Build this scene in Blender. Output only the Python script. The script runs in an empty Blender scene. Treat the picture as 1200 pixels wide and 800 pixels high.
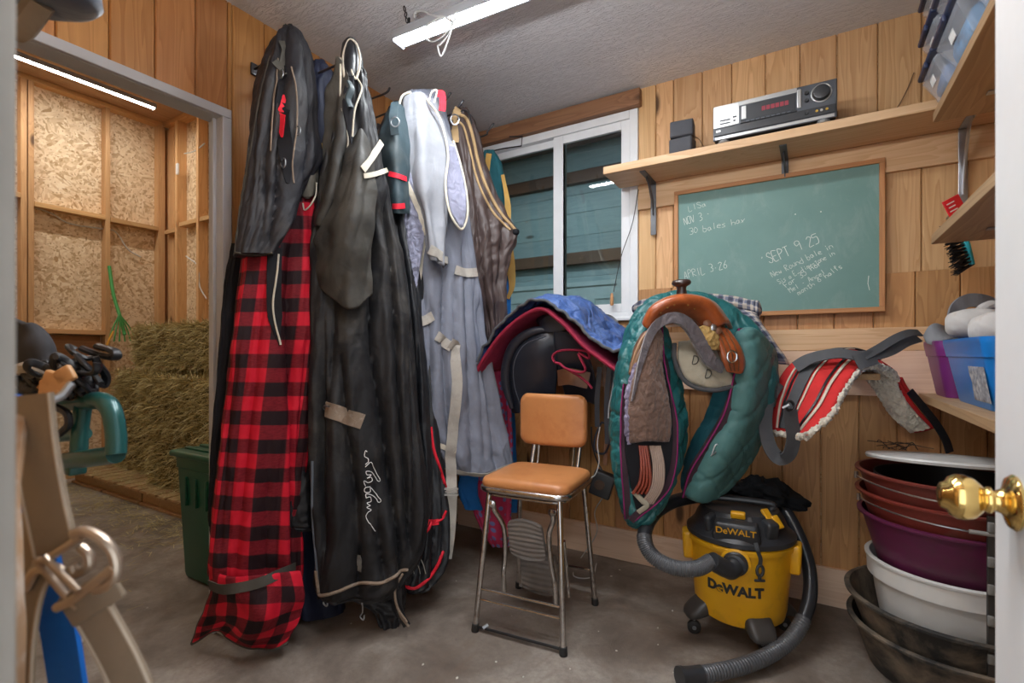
LAMP, WORLD, EXPO = 85, 2.0, 0.30
import bpy, math, random
from mathutils import Vector, Matrix, noise
from mathutils.bvhtree import BVHTree
R = math.radians
col = bpy.context.scene.collection
V = Vector
F_PX = 585.0; HOR = 415.0; CAMZ = 1.10
CA, SA = .8563, .5164
CAM = V((0, 0, CAMZ))
XL, YB, XR, ZC = -1.99, 2.606, .75, 2.50

def ray(px, py):
    a = (px - 600) / F_PX
    return V((CA * a - SA, SA * a + CA, (HOR - py) / F_PX))
def P(px, py, t): return CAM + ray(px, py) * t
def PY(px, py, y):
    r = ray(px, py); return CAM + r * (y / r.y)
def PX(px, py, x):
    r = ray(px, py); return CAM + r * (x / r.x)
def PZ(px, py, z):
    r = ray(px, py); return CAM + r * ((z - CAMZ) / r.z)

# ------------------------------------------------------------------ scene objects
OFF = {}
def tag(o, label=None, cat=None, group=None, kind=None):
    if label: o['label'] = label
    if cat: o['category'] = cat
    if group: o['group'] = group
    if kind: o['kind'] = kind
    return o
def empty(name, loc, label=None, cat=None, group=None):
    o = bpy.data.objects.new(name, None); col.objects.link(o)
    o.location = loc; o.empty_display_size = .05
    OFF[o.name] = V(loc)
    return tag(o, label, cat, group)
def copy_tree(o, parent=None):
    c = o.copy(); col.objects.link(c)
    if parent is not None: c.parent = parent
    for ch in list(o.children): copy_tree(ch, c)
    return c

def crom(pts, n, closed=False):
    m = len(pts); out = []
    segs = m if closed else m - 1
    tot = n if not closed else n + 1
    for i in range(n):
        s = i * segs / (n if closed else (n - 1))
        k = min(int(s), segs - 1); f = s - k
        g = (lambda q: pts[q % m]) if closed else (lambda q: pts[max(0, min(m - 1, q))])
        p0, p1, p2, p3 = g(k - 1), g(k), g(k + 1), g(k + 2)
        if not closed:
            if k == 0: p0 = p1 * 2 - p2 if not isinstance(p1, (int, float)) else 2 * p1 - p2
            if k == m - 2: p3 = p2 * 2 - p1 if not isinstance(p1, (int, float)) else 2 * p2 - p1
        out.append(.5 * ((2 * p1) + (p2 - p0) * f + (2 * p0 - 5 * p1 + 4 * p2 - p3) * f * f + (3 * p1 - p0 - 3 * p2 + p3) * f ** 3))
    return out

class MB:
    def __init__(s): s.v = []; s.f = []; s.uv = {}; s.col = []; s.curcol = None
    def add(s, vs, fs, uvs=None):
        b = len(s.v); s.v += [V(p) for p in vs]
        for i, f in enumerate(fs):
            if uvs: s.uv[len(s.f)] = uvs[i]
            s.f.append([b + k for k in f]); s.col.append(s.curcol)
        return s
    def box(s, c, size, rot=None, taper=None):
        c = V(c); hx, hy, hz = [q / 2 for q in size]; vs = []
        for z in (-1, 1):
            for x, y in ((-1, -1), (1, -1), (1, 1), (-1, 1)):
                k = 1 if (taper is None or z > 0) else taper
                p = V((x * hx * k, y * hy * k, z * hz))
                if rot is not None: p = rot @ p
                vs.append(c + p)
        fs = [(3, 2, 1, 0), (4, 5, 6, 7), (0, 1, 5, 4), (1, 2, 6, 5), (2, 3, 7, 6), (3, 0, 4, 7)]
        return s.add(vs, fs)
    def bb(s, x0, x1, y0, y1, z0, z1): return s.box(((x0 + x1) / 2, (y0 + y1) / 2, (z0 + z1) / 2), (x1 - x0, y1 - y0, z1 - z0))
    def rbox(s, c, size, r=.01, rot=None, seg=3, taper=1.0):
        """box with rounded vertical edges and chamfered top / bottom (superellipse-ish loft)"""
        hx, hy, hz = [q / 2 for q in size]; rings = []
        def ring(k, z, sc):
            pts = []
            for qx, qy, a0 in ((1, 1, 0), (-1, 1, 90), (-1, -1, 180), (1, -1, 270)):
                for j in range(seg + 1):
                    a = R(a0 + 90 * j / seg)
                    rr = max(r - k, 1e-4)
                    p = V(((qx * (hx - r) + math.cos(a) * rr) * sc, (qy * (hy - r) + math.sin(a) * rr) * sc, z))
                    if rot is not None: p = rot @ p
                    pts.append(V(c) + p)
            return pts
        e = min(r, hz * .9)
        for j in range(seg + 1):
            a = math.pi / 2 * j / seg; rings.append(ring(e * (1 - math.sin(a)), -hz + e * (1 - math.cos(a)), taper))
        for j in range(seg + 1):
            a = math.pi / 2 * j / seg; rings.append(ring(e * (1 - math.cos(a)), hz - e * (1 - math.sin(a)), 1.0))
        return s.loft(rings)
    def loft(s, rings, caps=True, closed=True, uvs=None):
        n = len(rings[0]); vs = [p for r_ in rings for p in r_]; fs = []; uv = []
        for i in range(len(rings) - 1):
            for j in range(n if closed else n - 1):
                k = (j + 1) % n
                fs.append((i * n + j, i * n + k, (i + 1) * n + k, (i + 1) * n + j))
                if uvs:
                    u = uvs[i]; w = uvs[i + 1]
                    uv.append((u[j], u[j + 1], w[j + 1], w[j]))
        nn = len(fs)
        if caps:
            fs.append(tuple(range(n - 1, -1, -1))); fs.append(tuple((len(rings) - 1) * n + j for j in range(n)))
            if uvs: uv.append([uvs[0][j] for j in range(n - 1, -1, -1)]); uv.append([uvs[-1][j] for j in range(n)])
        return s.add(vs, fs, uv if uvs else None)
    def tube(s, pts, r=.005, n=10, closed=False, smooth=0, flat=None, ridge=None):
        pts = [V(p) for p in pts]
        if smooth:
            m_ = len(pts)
            if isinstance(r, (list, tuple)):
                r = crom(list(r), smooth)
            pts = crom(pts, smooth, closed)
        m = len(pts)
        rs = list(r) if isinstance(r, (list, tuple)) else [r] * m
        if len(rs) != m: rs = crom([float(q) for q in rs], m)
        T = []
        for i in range(m):
            a = pts[(i - 1) % m] if (closed or i > 0) else pts[0]
            b = pts[(i + 1) % m] if (closed or i < m - 1) else pts[-1]
            d = b - a
            T.append(d.normalized() if d.length > 1e-9 else V((0, 0, 1)))
        up = V((0, 0, 1)) if abs(T[0].z) < .9 else V((1, 0, 0))
        N = (up - T[0] * up.dot(T[0])).normalized(); rings = []
        for i in range(m):
            N = (N - T[i] * N.dot(T[i]))
            N = N.normalized() if N.length > 1e-6 else T[i].orthogonal().normalized()
            B = T[i].cross(N); rr = rs[i]
            if ridge: rr *= 1 + ridge[0] * (1 if (i // ridge[1]) % 2 else -1)
            rings.append([pts[i] + (N * math.cos(2 * math.pi * j / n) + B * math.sin(2 * math.pi * j / n) * (flat or 1)) * rr for j in range(n)])
        if closed:
            vs = [p for q in rings for p in q]; fs = []
            for i in range(m):
                for j in range(n):
                    k = (j + 1) % n; i2 = (i + 1) % m
                    fs.append((i * n + j, i * n + k, i2 * n + k, i2 * n + j))
            return s.add(vs, fs)
        return s.loft(rings)
    def lathe(s, prof, o=(0, 0, 0), axis=(0, 0, 1), n=48, sx=1., sy=1., fn=None):
        o = V(o); ax = V(axis).normalized(); q = V((0, 0, 1)).rotation_difference(ax); rings = []
        for r, z in prof:
            ring = []
            for j in range(n):
                a = 2 * math.pi * j / n
                k = fn(a, r, z) if fn else 1
                ring.append(o + q @ V((r * k * math.cos(a) * sx, r * k * math.sin(a) * sy, z)))
            rings.append(ring)
        return s.loft(rings)
    def ribbon(s, pts, nrm, w, th=.003):
        """flat band following pts; nrm = face normals; closed rectangular section"""
        m = len(pts); rings = []; uvs = []; L = 0
        for i in range(m):
            a = pts[max(0, i - 1)]; b = pts[min(m - 1, i + 1)]
            t = (b - a).normalized(); nn = nrm[i] if isinstance(nrm, list) else V(nrm)
            wd = t.cross(nn); wd = wd.normalized() if wd.length > 1e-6 else V((1, 0, 0))
            nn = wd.cross(t).normalized()
            ww = (w[i] if isinstance(w, list) else w) / 2
            if i: L += (pts[i] - pts[i - 1]).length
            rings.append([pts[i] - wd * ww - nn * th / 2, pts[i] + wd * ww - nn * th / 2, pts[i] + wd * ww + nn * th / 2, pts[i] - wd * ww + nn * th / 2])
            uvs.append([(0, L), (2 * ww, L), (2 * ww, L), (0, L), (0, L)])
        return s.loft(rings, uvs=uvs)
    def prism(s, poly, d):
        """poly: list of world points (planar), extruded by vector d"""
        n = len(poly); d = V(d); vs = [V(p) for p in poly] + [V(p) + d for p in poly]
        fs = [tuple(range(n - 1, -1, -1)), tuple(range(n, 2 * n))] + [(i, (i + 1) % n, n + (i + 1) % n, n + i) for i in range(n)]
        return s.add(vs, fs)
    def bvh(s): return BVHTree.FromPolygons([tuple(p) for p in s.v], s.f)
    def build(s, name, mat, parent=None, label=None, cat=None, group=None, kind=None, smooth=35, bevel=0, bseg=2, subsurf=0):
        me = bpy.data.meshes.new(name)
        offs = V((0, 0, 0))
        if parent is None and kind != 'structure' and s.v:
            xs = [p.x for p in s.v]; ys = [p.y for p in s.v]; zs = [p.z for p in s.v]
            offs = V(((min(xs) + max(xs)) / 2, (min(ys) + max(ys)) / 2, min(zs)))
        me.from_pydata([tuple(p - offs) for p in s.v], [], s.f)
        if s.uv:
            ul = me.uv_layers.new(name='UVMap')
            for p in me.polygons:
                if p.index in s.uv:
                    for k, li in enumerate(p.loop_indices): ul.data[li].uv = s.uv[p.index][k]
        if any(c is not None for c in s.col):
            at = me.attributes.new('rnd', 'FLOAT', 'FACE')
            for i, c in enumerate(s.col): at.data[i].value = c or 0
        if isinstance(mat, (list, tuple)):
            for m_ in mat: me.materials.append(m_)
        else: me.materials.append(mat)
        if smooth:
            me.shade_smooth()
            try: me.set_sharp_from_angle(angle=R(smooth))
            except Exception: pass
        me.update()
        o = bpy.data.objects.new(name, me); col.objects.link(o)
        o.location = offs; OFF[o.name] = offs
        if parent is not None:
            o.parent = parent; o.matrix_parent_inverse = Matrix.Translation(-OFF.get(parent.name, V((0, 0, 0))))
        if bevel:
            b = o.modifiers.new('b', 'BEVEL'); b.width = bevel; b.segments = bseg; b.limit_method = 'ANGLE'; b.harden_normals = False
        if subsurf:
            q = o.modifiers.new('s', 'SUBSURF'); q.levels = q.render_levels = subsurf
        return tag(o, label, cat, group, kind)

def sm(a, b, x):
    x = max(0, min(1, (x - a) / (b - a))); return x * x * (3 - 2 * x)

def drape(rows, d=.06, amp=.014, nf=9, seed=0, nu=110, nv=110, grow=.6, sq=2.6, crumple=.006, wrap=1.0, drift=1.2, valleys=(), vd=.03):
    """A hanging bundle of cloth as one closed lofted body with pleats. rows: (y, xl, xr, tl, tr[, dmul])."""
    mb = MB(); rnd = random.Random(seed)
    ls = []; rs = []; ds = []
    for rw in rows:
        y, xl, xr, tl, tr = rw[:5]
        ls.append(P(xl, y, tl)); rs.append(P(xr, y, tr)); ds.append(rw[5] if len(rw) > 5 else 1.0)
    XLp = crom([float(r_[1]) for r_ in rows], nv); XRp = crom([float(r_[2]) for r_ in rows], nv); YP = crom([float(r_[0]) for r_ in rows], nv)
    Ls = crom(ls, nv); Rs = crom(rs, nv); Ds = crom(ds, nv)
    ph = [rnd.uniform(0, 6.28) for _ in range(8)]
    rings = []; uvs = []; z0 = Ls[0].z; perim = (max((a - b).length for a, b in zip(Ls, Rs)) * 2.2)
    for i in range(nv):
        v = i / (nv - 1); L, R_ = Ls[i], Rs[i]; c = (L + R_) / 2; ax = R_ - L; w = ax.length / 2; ax.z = 0
        ax = ax.normalized() if ax.length > 1e-6 else V((CA, SA, 0))
        dp = V((ax.y, -ax.x, 0))            # towards the camera
        if dp.dot(c - CAM) > 0: dp = -dp
        dd = d * Ds[i]; slope = (R_.z - L.z) / max(2 * w, 1e-4)
        A = amp * ((1 - grow) + grow * sm(0, .8, v)) * min(1, w / .05)
        ring = []; uv = []
        for j in range(nu):
            th = 2 * math.pi * j / nu
            cx, sy_ = math.cos(th), math.sin(th)
            ex = math.copysign(abs(cx) ** (2 / sq), cx); ey = math.copysign(abs(sy_) ** (2 / sq), sy_)
            f = 0
            s1 = th + .25 * math.sin(v * 3.1 + ph[0]) + .12 * math.sin(v * 7 + ph[1])
            f += abs(math.sin(s1 * nf / 2 + ph[2] + drift * v)) ** .8 - .6
            f += .5 * (abs(math.sin(s1 * (nf * .5 + 1) + ph[3] - drift * .7 * v)) - .5)
            f += .6 * noise.noise(V((th * 2.2 if th < 5.6 else th * 2.2 * (2 * math.pi - th) / .68, v * 3.0, seed * 3.1)))
            h = noise.noise(V((cx * 3, sy_ * 3 + seed, v * 14))) * crumple + noise.noise(V((cx * 7, sy_ * 7 + seed, v * 30 + cx * 4))) * crumple * .5
            p = c + ax * (w * ex) + dp * (dd * ey) + V((0, 0, slope * w * ex))
            nrm = (ax * (cx * dd) + dp * (sy_ * w)); nrm = nrm.normalized() if nrm.length > 1e-9 else dp
            gv = 0
            if ey > -.2 and valleys:
                xp = XLp[i] + (XRp[i] - XLp[i]) * (ex + 1) / 2
                for vl in valleys:
                    pts_ = vl[0]; st, w1, w2 = vl[1], vl[2], vl[3]; y_ = YP[i]
                    y0_, y1_ = pts_[0][1], pts_[-1][1]
                    fade = sm(y0_ - 18, y0_ + 18, y_) * (1 - sm(y1_ - 18, y1_ + 18, y_))
                    if fade <= 0: continue
                    xv = pts_[0][0] if y_ <= y0_ else pts_[-1][0]
                    for a_, b_ in zip(pts_, pts_[1:]):
                        if a_[1] <= y_ <= b_[1]: xv = a_[0] + (b_[0] - a_[0]) * (y_ - a_[1]) / max(1e-6, b_[1] - a_[1])
                    dx = xp - xv; wv = w2 if dx > 0 else w1
                    gv -= st * fade * math.exp(-abs(dx) / wv) - .25 * st * fade * math.exp(-abs(dx) / (wv * 3.5))
                gv *= vd * min(1, ey + .35)
            p = p + nrm * (gv + A * f * (abs(ey) ** .5) + h - A * .2)
            ring.append(p); uv.append((th / (2 * math.pi) * perim, z0 - c.z + slope * w * ex * 0))
        uv.append((perim, uv[0][1]))
        rings.append(ring); uvs.append(uv)
    mb.loft(rings, uvs=uvs); mb.rings = rings
    return mb

def patch(ctrl, nu=40, nv=40, th=.01, disp=None, flip=False, ctrl_world=False, edge_r=True):
    """Bicubic sheet through a grid of world points, with real thickness. ctrl[i][j]."""
    g1 = [crom([V(p) for p in row], nu) for row in ctrl]
    G = [[None] * nu for _ in range(nv)]
    for j in range(nu):
        c = crom([row[j] for row in g1], nv)
        for i in range(nv): G[i][j] = c[i]
    N = [[None] * nu for _ in range(nv)]; acc = 0
    for i in range(nv):
        for j in range(nu):
            du = G[i][min(nu - 1, j + 1)] - G[i][max(0, j - 1)]; dv = G[min(nv - 1, i + 1)][j] - G[max(0, i - 1)][j]
            n = du.cross(dv); n = n.normalized() if n.length > 1e-12 else V((0, 0, 1))
            N[i][j] = n; acc += n.dot((CAM - G[i][j]).normalized())
    sg = (1 if acc > 0 else -1) * (-1 if flip else 1)
    mb = MB(); fr = []; bk = []; U = []
    lu = [0]; 
    for j in range(1, nu): lu.append(lu[-1] + (G[nv // 2][j] - G[nv // 2][j - 1]).length)
    lv = [0]
    for i in range(1, nv): lv.append(lv[-1] + (G[i][nu // 2] - G[i - 1][nu // 2]).length)
    for i in range(nv):
        for j in range(nu):
            u, v = j / (nu - 1), i / (nv - 1); n = N[i][j] * sg
            h = disp(u, v, G[i][j]) if disp else 0
            e = 1.0
            if edge_r:
                q = min(lu[j], lu[-1] - lu[j], lv[i], lv[-1] - lv[i]) / max(th * .7, 1e-5)
                e = math.sqrt(max(0, 1 - (1 - min(1, q)) ** 2)) * .9 + .1
            fr.append(G[i][j] + n * (h + th / 2 * e)); bk.append(G[i][j] + n * (h - th / 2 * e)); N[i][j] = n
    vs = fr + bk; M_ = nu * nv; fs = []; uv = []
    for i in range(nv - 1):
        for j in range(nu - 1):
            a, b, c, d = i * nu + j, i * nu + j + 1, (i + 1) * nu + j + 1, (i + 1) * nu + j
            q = [(lu[j], -lv[i]), (lu[j + 1], -lv[i]), (lu[j + 1], -lv[i + 1]), (lu[j], -lv[i + 1])]
            if sg > 0: fs.append((a, b, c, d)); uv.append(q); fs.append((M_ + d, M_ + c, M_ + b, M_ + a)); uv.append(q[::-1])
            else: fs.append((d, c, b, a)); uv.append(q[::-1]); fs.append((M_ + a, M_ + b, M_ + c, M_ + d)); uv.append(q)
    bd = [j for j in range(nu)] + [i * nu + nu - 1 for i in range(1, nv)] + [(nv - 1) * nu + j for j in range(nu - 2, -1, -1)] + [i * nu for i in range(nv - 2, 0, -1)]
    for k in range(len(bd)):
        a, b = bd[k], bd[(k + 1) % len(bd)]
        if sg > 0: fs.append((b, a, M_ + a, M_ + b))
        else: fs.append((a, b, M_ + b, M_ + a))
        ii, jj = divmod(a, nu); i2, j2 = divmod(b, nu)
        uv.append([(lu[jj], -lv[ii]), (lu[j2], -lv[i2])] * 2)
    mb.add(vs, fs, uv); mb.G = G; mb.N = N; mb.nu = nu; mb.nv = nv; mb.fr = fr
    return mb
def edge(mb, which):
    nu, nv = mb.nu, mb.nv; mid = lambda i, j: (mb.v[i * nu + j] + mb.v[nu * nv + i * nu + j]) / 2
    if which == 'top': return [mid(0, j) for j in range(nu)]
    if which == 'bottom': return [mid(nv - 1, j) for j in range(nu)]
    if which == 'left': return [mid(i, 0) for i in range(nv)]
    if which == 'right': return [mid(i, nu - 1) for i in range(nv)]

def hits(bvhs, pts, n=30, lift=.003):
    """points (px) -> points on the surfaces seen there"""
    q = crom([V((p[0], p[1], 0)) for p in pts], n); out = []; nr = []; last = None
    for p in q:
        r = ray(p.x, p.y); d = r.normalized(); best = None
        for b in bvhs:
            loc, nn, idx, dist = b.ray_cast(CAM, d)
            if loc is not None and (best is None or dist < best[2]): best = (loc, nn, dist)
        if best is None:
            if last is None: out.append(None); nr.append(None); continue
            tt = last; pos = CAM + r * tt; nn = -d
        else:
            pos = best[0]; tt = (pos - CAM).length / r.length; nn = best[1] if best[1].dot(d) < 0 else -best[1]
        last = tt; out.append(pos); nr.append(nn)
    if any(o is None for o in out):
        k = next((i for i, o in enumerate(out) if o is not None), None)
        if k is None: raise RuntimeError('no hit %s' % (pts,))
        tt = (out[k] - CAM).length / ray(q[k].x, q[k].y).length
        for i in range(k): out[i] = P(q[i].x, q[i].y, tt); nr[i] = nr[k]
    for _ in range(3):
        nr = [(nr[max(0, i - 1)] + nr[i] * 2 + nr[min(n - 1, i + 1)]).normalized() for i in range(n)]
        o2 = list(out)
        for i in range(1, n - 1): o2[i] = (out[i - 1] + out[i] * 2 + out[i + 1]) / 4
        out = o2
    return [a + b * lift for a, b in zip(out, nr)], nr

# ------------------------------------------------------------------ materials
_m = {}
class NT:
    def __init__(s, name):
        s.m = bpy.data.materials.new(name); s.m.use_nodes = True; s.t = s.m.node_tree; s.n = s.t.nodes
        s.n.clear(); s.o = s.n.new('ShaderNodeOutputMaterial'); s.b = s.n.new('ShaderNodeBsdfPrincipled')
        s.t.links.new(s.b.outputs[0], s.o.inputs[0])
    def new(s, ty, **k):
        n = s.n.new(ty)
        for a, b in k.items():
            if a in [i.name for i in n.inputs]: n.inputs[a].default_value = b
            else: setattr(n, a, b)
        return n
    def l(s, a, b): s.t.links.new(a, b)
    def co(s, kind='Object', scale=(1, 1, 1), rot=(0, 0, 0)):
        tc = s.n.new('ShaderNodeTexCoord'); mp = s.n.new('ShaderNodeMapping')
        mp.inputs['Scale'].default_value = scale; mp.inputs['Rotation'].default_value = rot
        s.l(tc.outputs[kind], mp.inputs[0]); return mp.outputs[0]
    def noise(s, vec, scale=5, detail=4, rough=.5, dist=0):
        n = s.n.new('ShaderNodeTexNoise'); n.inputs['Scale'].default_value = scale; n.inputs['Detail'].default_value = detail
        n.inputs['Roughness'].default_value = rough; n.inputs['Distortion'].default_value = dist; s.l(vec, n.inputs['Vector']); return n.outputs[0]
    def ramp(s, fac, stops, interp='LINEAR'):
        r = s.n.new('ShaderNodeValToRGB'); r.color_ramp.interpolation = interp
        e = r.color_ramp.elements
        while len(e) > 1: e.remove(e[-1])
        e[0].position = stops[0][0]; e[0].color = (*stops[0][1], 1) if len(stops[0][1]) == 3 else stops[0][1]
        for p, c in stops[1:]:
            q = e.new(p); q.color = (*c, 1) if len(c) == 3 else c
        s.l(fac, r.inputs[0]); return r.outputs[0]
    def mix(s, fac, a, b, mode='MIX'):
        m = s.n.new('ShaderNodeMix'); m.data_type = 'RGBA'; m.blend_type = mode
        for inp, x in ((0, fac), (6, a), (7, b)):
            if hasattr(x, 'links') or hasattr(x, 'is_linked'): s.l(x, m.inputs[inp])
            else: m.inputs[inp].default_value = (*x, 1) if isinstance(x, (tuple, list)) and len(x) == 3 else x
        return m.outputs[2]
    def math(s, op, a, b=0, c=None):
        m = s.n.new('ShaderNodeMath'); m.operation = op
        for i, x in enumerate((a, b) if c is None else (a, b, c)):
            if isinstance(x, (int, float)): m.inputs[i].default_value = x
            else: s.l(x, m.inputs[i])
        return m.outputs[0]
    def bump(s, h, strength=.3, dist=.01, prev=None):
        b = s.n.new('ShaderNodeBump'); b.inputs['Strength'].default_value = strength; b.inputs['Distance'].default_value = dist
        s.l(h, b.inputs['Height'])
        if prev is not None: s.l(prev, b.inputs['Normal'])
        s.l(b.outputs[0], s.b.inputs['Normal']); return b.outputs[0]
    def color(s, c):
        if isinstance(c, (tuple, list)): s.b.inputs['Base Color'].default_value = (*c[:3], 1)
        else: s.l(c, s.b.inputs['Base Color'])
    def set(s, **k):
        for a, b in k.items(): s.b.inputs[a.replace('_', ' ')].default_value = b
        return s
def sc(c, k): return tuple(min(1, x * k) for x in c)
def mat(name, c, rough=.6, metal=0, var=.12, vs=8, bump=0, bs=60, spec=None, coat=0, dirt=None, dscale=5, dlo=.5, dhi=.75, sheen=0):
    """general procedural material: base colour with noise variation, optional dirt colour and fine bump"""
    if name in _m: return _m[name]
    n = NT(name); o = n.co()
    c1 = n.ramp(n.noise(o, vs, 5, .6), [(.3, sc(c, 1 - var)), (.7, sc(c, 1 + var))])
    if dirt:
        f = n.ramp(n.noise(o, dscale, 6, .65, .3), [(dlo, (0, 0, 0)), (dhi, (1, 1, 1))])
        c1 = n.mix(f, c1, dirt)
    n.color(c1); n.set(Roughness=rough, Metallic=metal)
    if spec is not None: n.set(Specular_IOR_Level=spec)
    if coat: n.set(Coat_Weight=coat, Coat_Roughness=.15)
    if sheen: n.set(Sheen_Weight=sheen)
    if bump: n.bump(n.noise(o, bs, 4, .6), bump, .004)
    _m[name] = n.m; return n.m
def fabric(name, c, rough=.75, dirt=None, dscale=5, dlo=.5, dhi=.8, weave=900, wr=.35, sheen=0, var=.14, crinkle=14, spec=.22):
    if name in _m: return _m[name]
    n = NT(name); o = n.co()
    c1 = n.ramp(n.noise(o, 9, 5, .6), [(.3, sc(c, 1 - var)), (.7, sc(c, 1 + var))])
    if dirt: c1 = n.mix(n.ramp(n.noise(o, dscale, 8, .7, .4), [(dlo, (0, 0, 0)), (dhi, (1, 1, 1))]), c1, dirt)
    n.color(c1); n.set(Roughness=rough, Specular_IOR_Level=spec, Sheen_Weight=sheen)
    oz = n.co(scale=(1, 1, .7))
    b1 = n.bump(n.noise(oz, crinkle * .7, 3, .45, .6), wr * .8, .035)
    n.bump(n.noise(o, weave, 2, .5), .15, .001, b1)
    _m[name] = n.m; return n.m
# ================================================================== MATERIALS FOR THE ROOM
def wood(name, base, dark, knot=(.07, .03, .012), axis='Z', rough=.5, kn=.5, tone=.16, gl=1.0):
    if name in _m: return _m[name]
    n = NT(name)
    at = n.n.new('ShaderNodeAttribute'); at.attribute_name = 'rnd'; rv = at.outputs['Fac']
    tc = n.n.new('ShaderNodeTexCoord')
    off = n.n.new('ShaderNodeCombineXYZ')
    for k, q in enumerate((7.3, 3.1, 11.7)): n.l(n.math('MULTIPLY', rv, q), off.inputs[k])
    ad = n.n.new('ShaderNodeVectorMath'); ad.operation = 'ADD'; n.l(tc.outputs['Object'], ad.inputs[0]); n.l(off.outputs[0], ad.inputs[1])
    def m(s_):
        mp = n.n.new('ShaderNodeMapping'); mp.inputs['Scale'].default_value = s_; n.l(ad.outputs[0], mp.inputs[0]); return mp.outputs[0]
    if axis == 'Z': sg, sr, sk = (38, 38, 1.6), (9, 9, .55), (7.2, 7.2, 2.6)
    elif axis == 'X': sg, sr, sk = (1.6, 38, 38), (.55, 9, 9), (2.6, 7.2, 7.2)
    else: sg, sr, sk = (38, 1.6, 38), (9, .55, 9), (7.2, 2.6, 7.2)
    # knots
    vo = n.n.new('ShaderNodeTexVoronoi'); vo.inputs['Scale'].default_value = 1; n.l(m(sk), vo.inputs['Vector']); vo.inputs['Randomness'].default_value = 1
    sel = n.n.new('ShaderNodeSeparateColor'); n.l(vo.outputs['Color'], sel.inputs[0])
    isk = n.math('GREATER_THAN', sel.outputs[0], 1 - kn * .5)
    kd = n.ramp(vo.outputs['Distance'], [(0, (1, 1, 1)), (.10, (.9,) * 3), (.19, (0,) * 3)])
    halo = n.ramp(vo.outputs['Distance'], [(0, (1, 1, 1)), (.45, (0,) * 3)])
    kf = n.math('MULTIPLY', isk, kd); hf = n.math('MULTIPLY', isk, halo)
    # cathedral rings distorted by knots
    r1 = n.noise(m(sr), 1.0, 3, .5, .4)
    w = n.math('ADD', r1, n.math('MULTIPLY', hf, .22))
    rings = n.math('FRACT', n.math('MULTIPLY', w, 13))
    rings = n.ramp(rings, [(0, (0,) * 3), (.65, (.55,) * 3), (.92, (1,) * 3), (1, (0,) * 3)])
    g = n.noise(m(sg), 1.0, 6, .65)
    c = n.mix(n.math('MULTIPLY', rings, .60 * gl), base, dark)
    c = n.mix(n.math('MULTIPLY', n.ramp(g, [(.42, (0,) * 3), (.7, (1,) * 3)]), .35 * gl), c, dark)
    hs = n.n.new('ShaderNodeHueSaturation'); n.l(c, hs.inputs['Color'])
    n.l(n.math('ADD', n.math('MULTIPLY', rv, tone * 2), 1 - tone), hs.inputs['Value'])
    n.l(n.math('ADD', n.math('MULTIPLY', n.math('FRACT', n.math('MULTIPLY', rv, 7.7)), .012), .494), hs.inputs['Hue'])
    c = n.mix(n.math('MULTIPLY', hf, .35), hs.outputs[0], dark)
    c = n.mix(kf, c, knot)
    n.color(c); n.set(Roughness=rough, Specular_IOR_Level=.35)
    n.bump(g, .12, .002)
    _m[name] = n.m; return n.m

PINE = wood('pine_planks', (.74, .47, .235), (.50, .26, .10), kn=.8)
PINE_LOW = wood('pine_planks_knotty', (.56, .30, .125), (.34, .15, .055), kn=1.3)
CEDAR = wood('cedar_planks', (.56, .27, .095), (.37, .15, .045), kn=.3, tone=.16)
BOARD = wood('board_horizontal', (.74, .50, .30), (.55, .31, .15), (.14, .05, .03), axis='X', kn=.35)
BOARD_Y = wood('board_along_side_wall', (.66, .44, .26), (.45, .25, .12), (.12, .05, .03), axis='Y', kn=.45)
PALE = wood('fresh_board', (.80, .58, .42), (.66, .43, .27), (.2, .08, .05), axis='X', kn=.2)
DARKB = wood('header_board', (.33, .17, .085), (.18, .08, .04), axis='X', kn=.5)
STUD = wood('stud_wood', (.70, .44, .21), (.50, .27, .11), axis='Z', kn=.4)
STUDH = wood('blocking_wood', (.70, .44, .21), (.50, .27, .11), axis='Y', kn=.4)
PLY = wood('plywood_underside', (.50, .32, .18), (.30, .17, .09), axis='Y', kn=.4)
PALLET = wood('pallet_wood', (.46, .28, .13), (.28, .15, .07), axis='Y', kn=.3)

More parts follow.
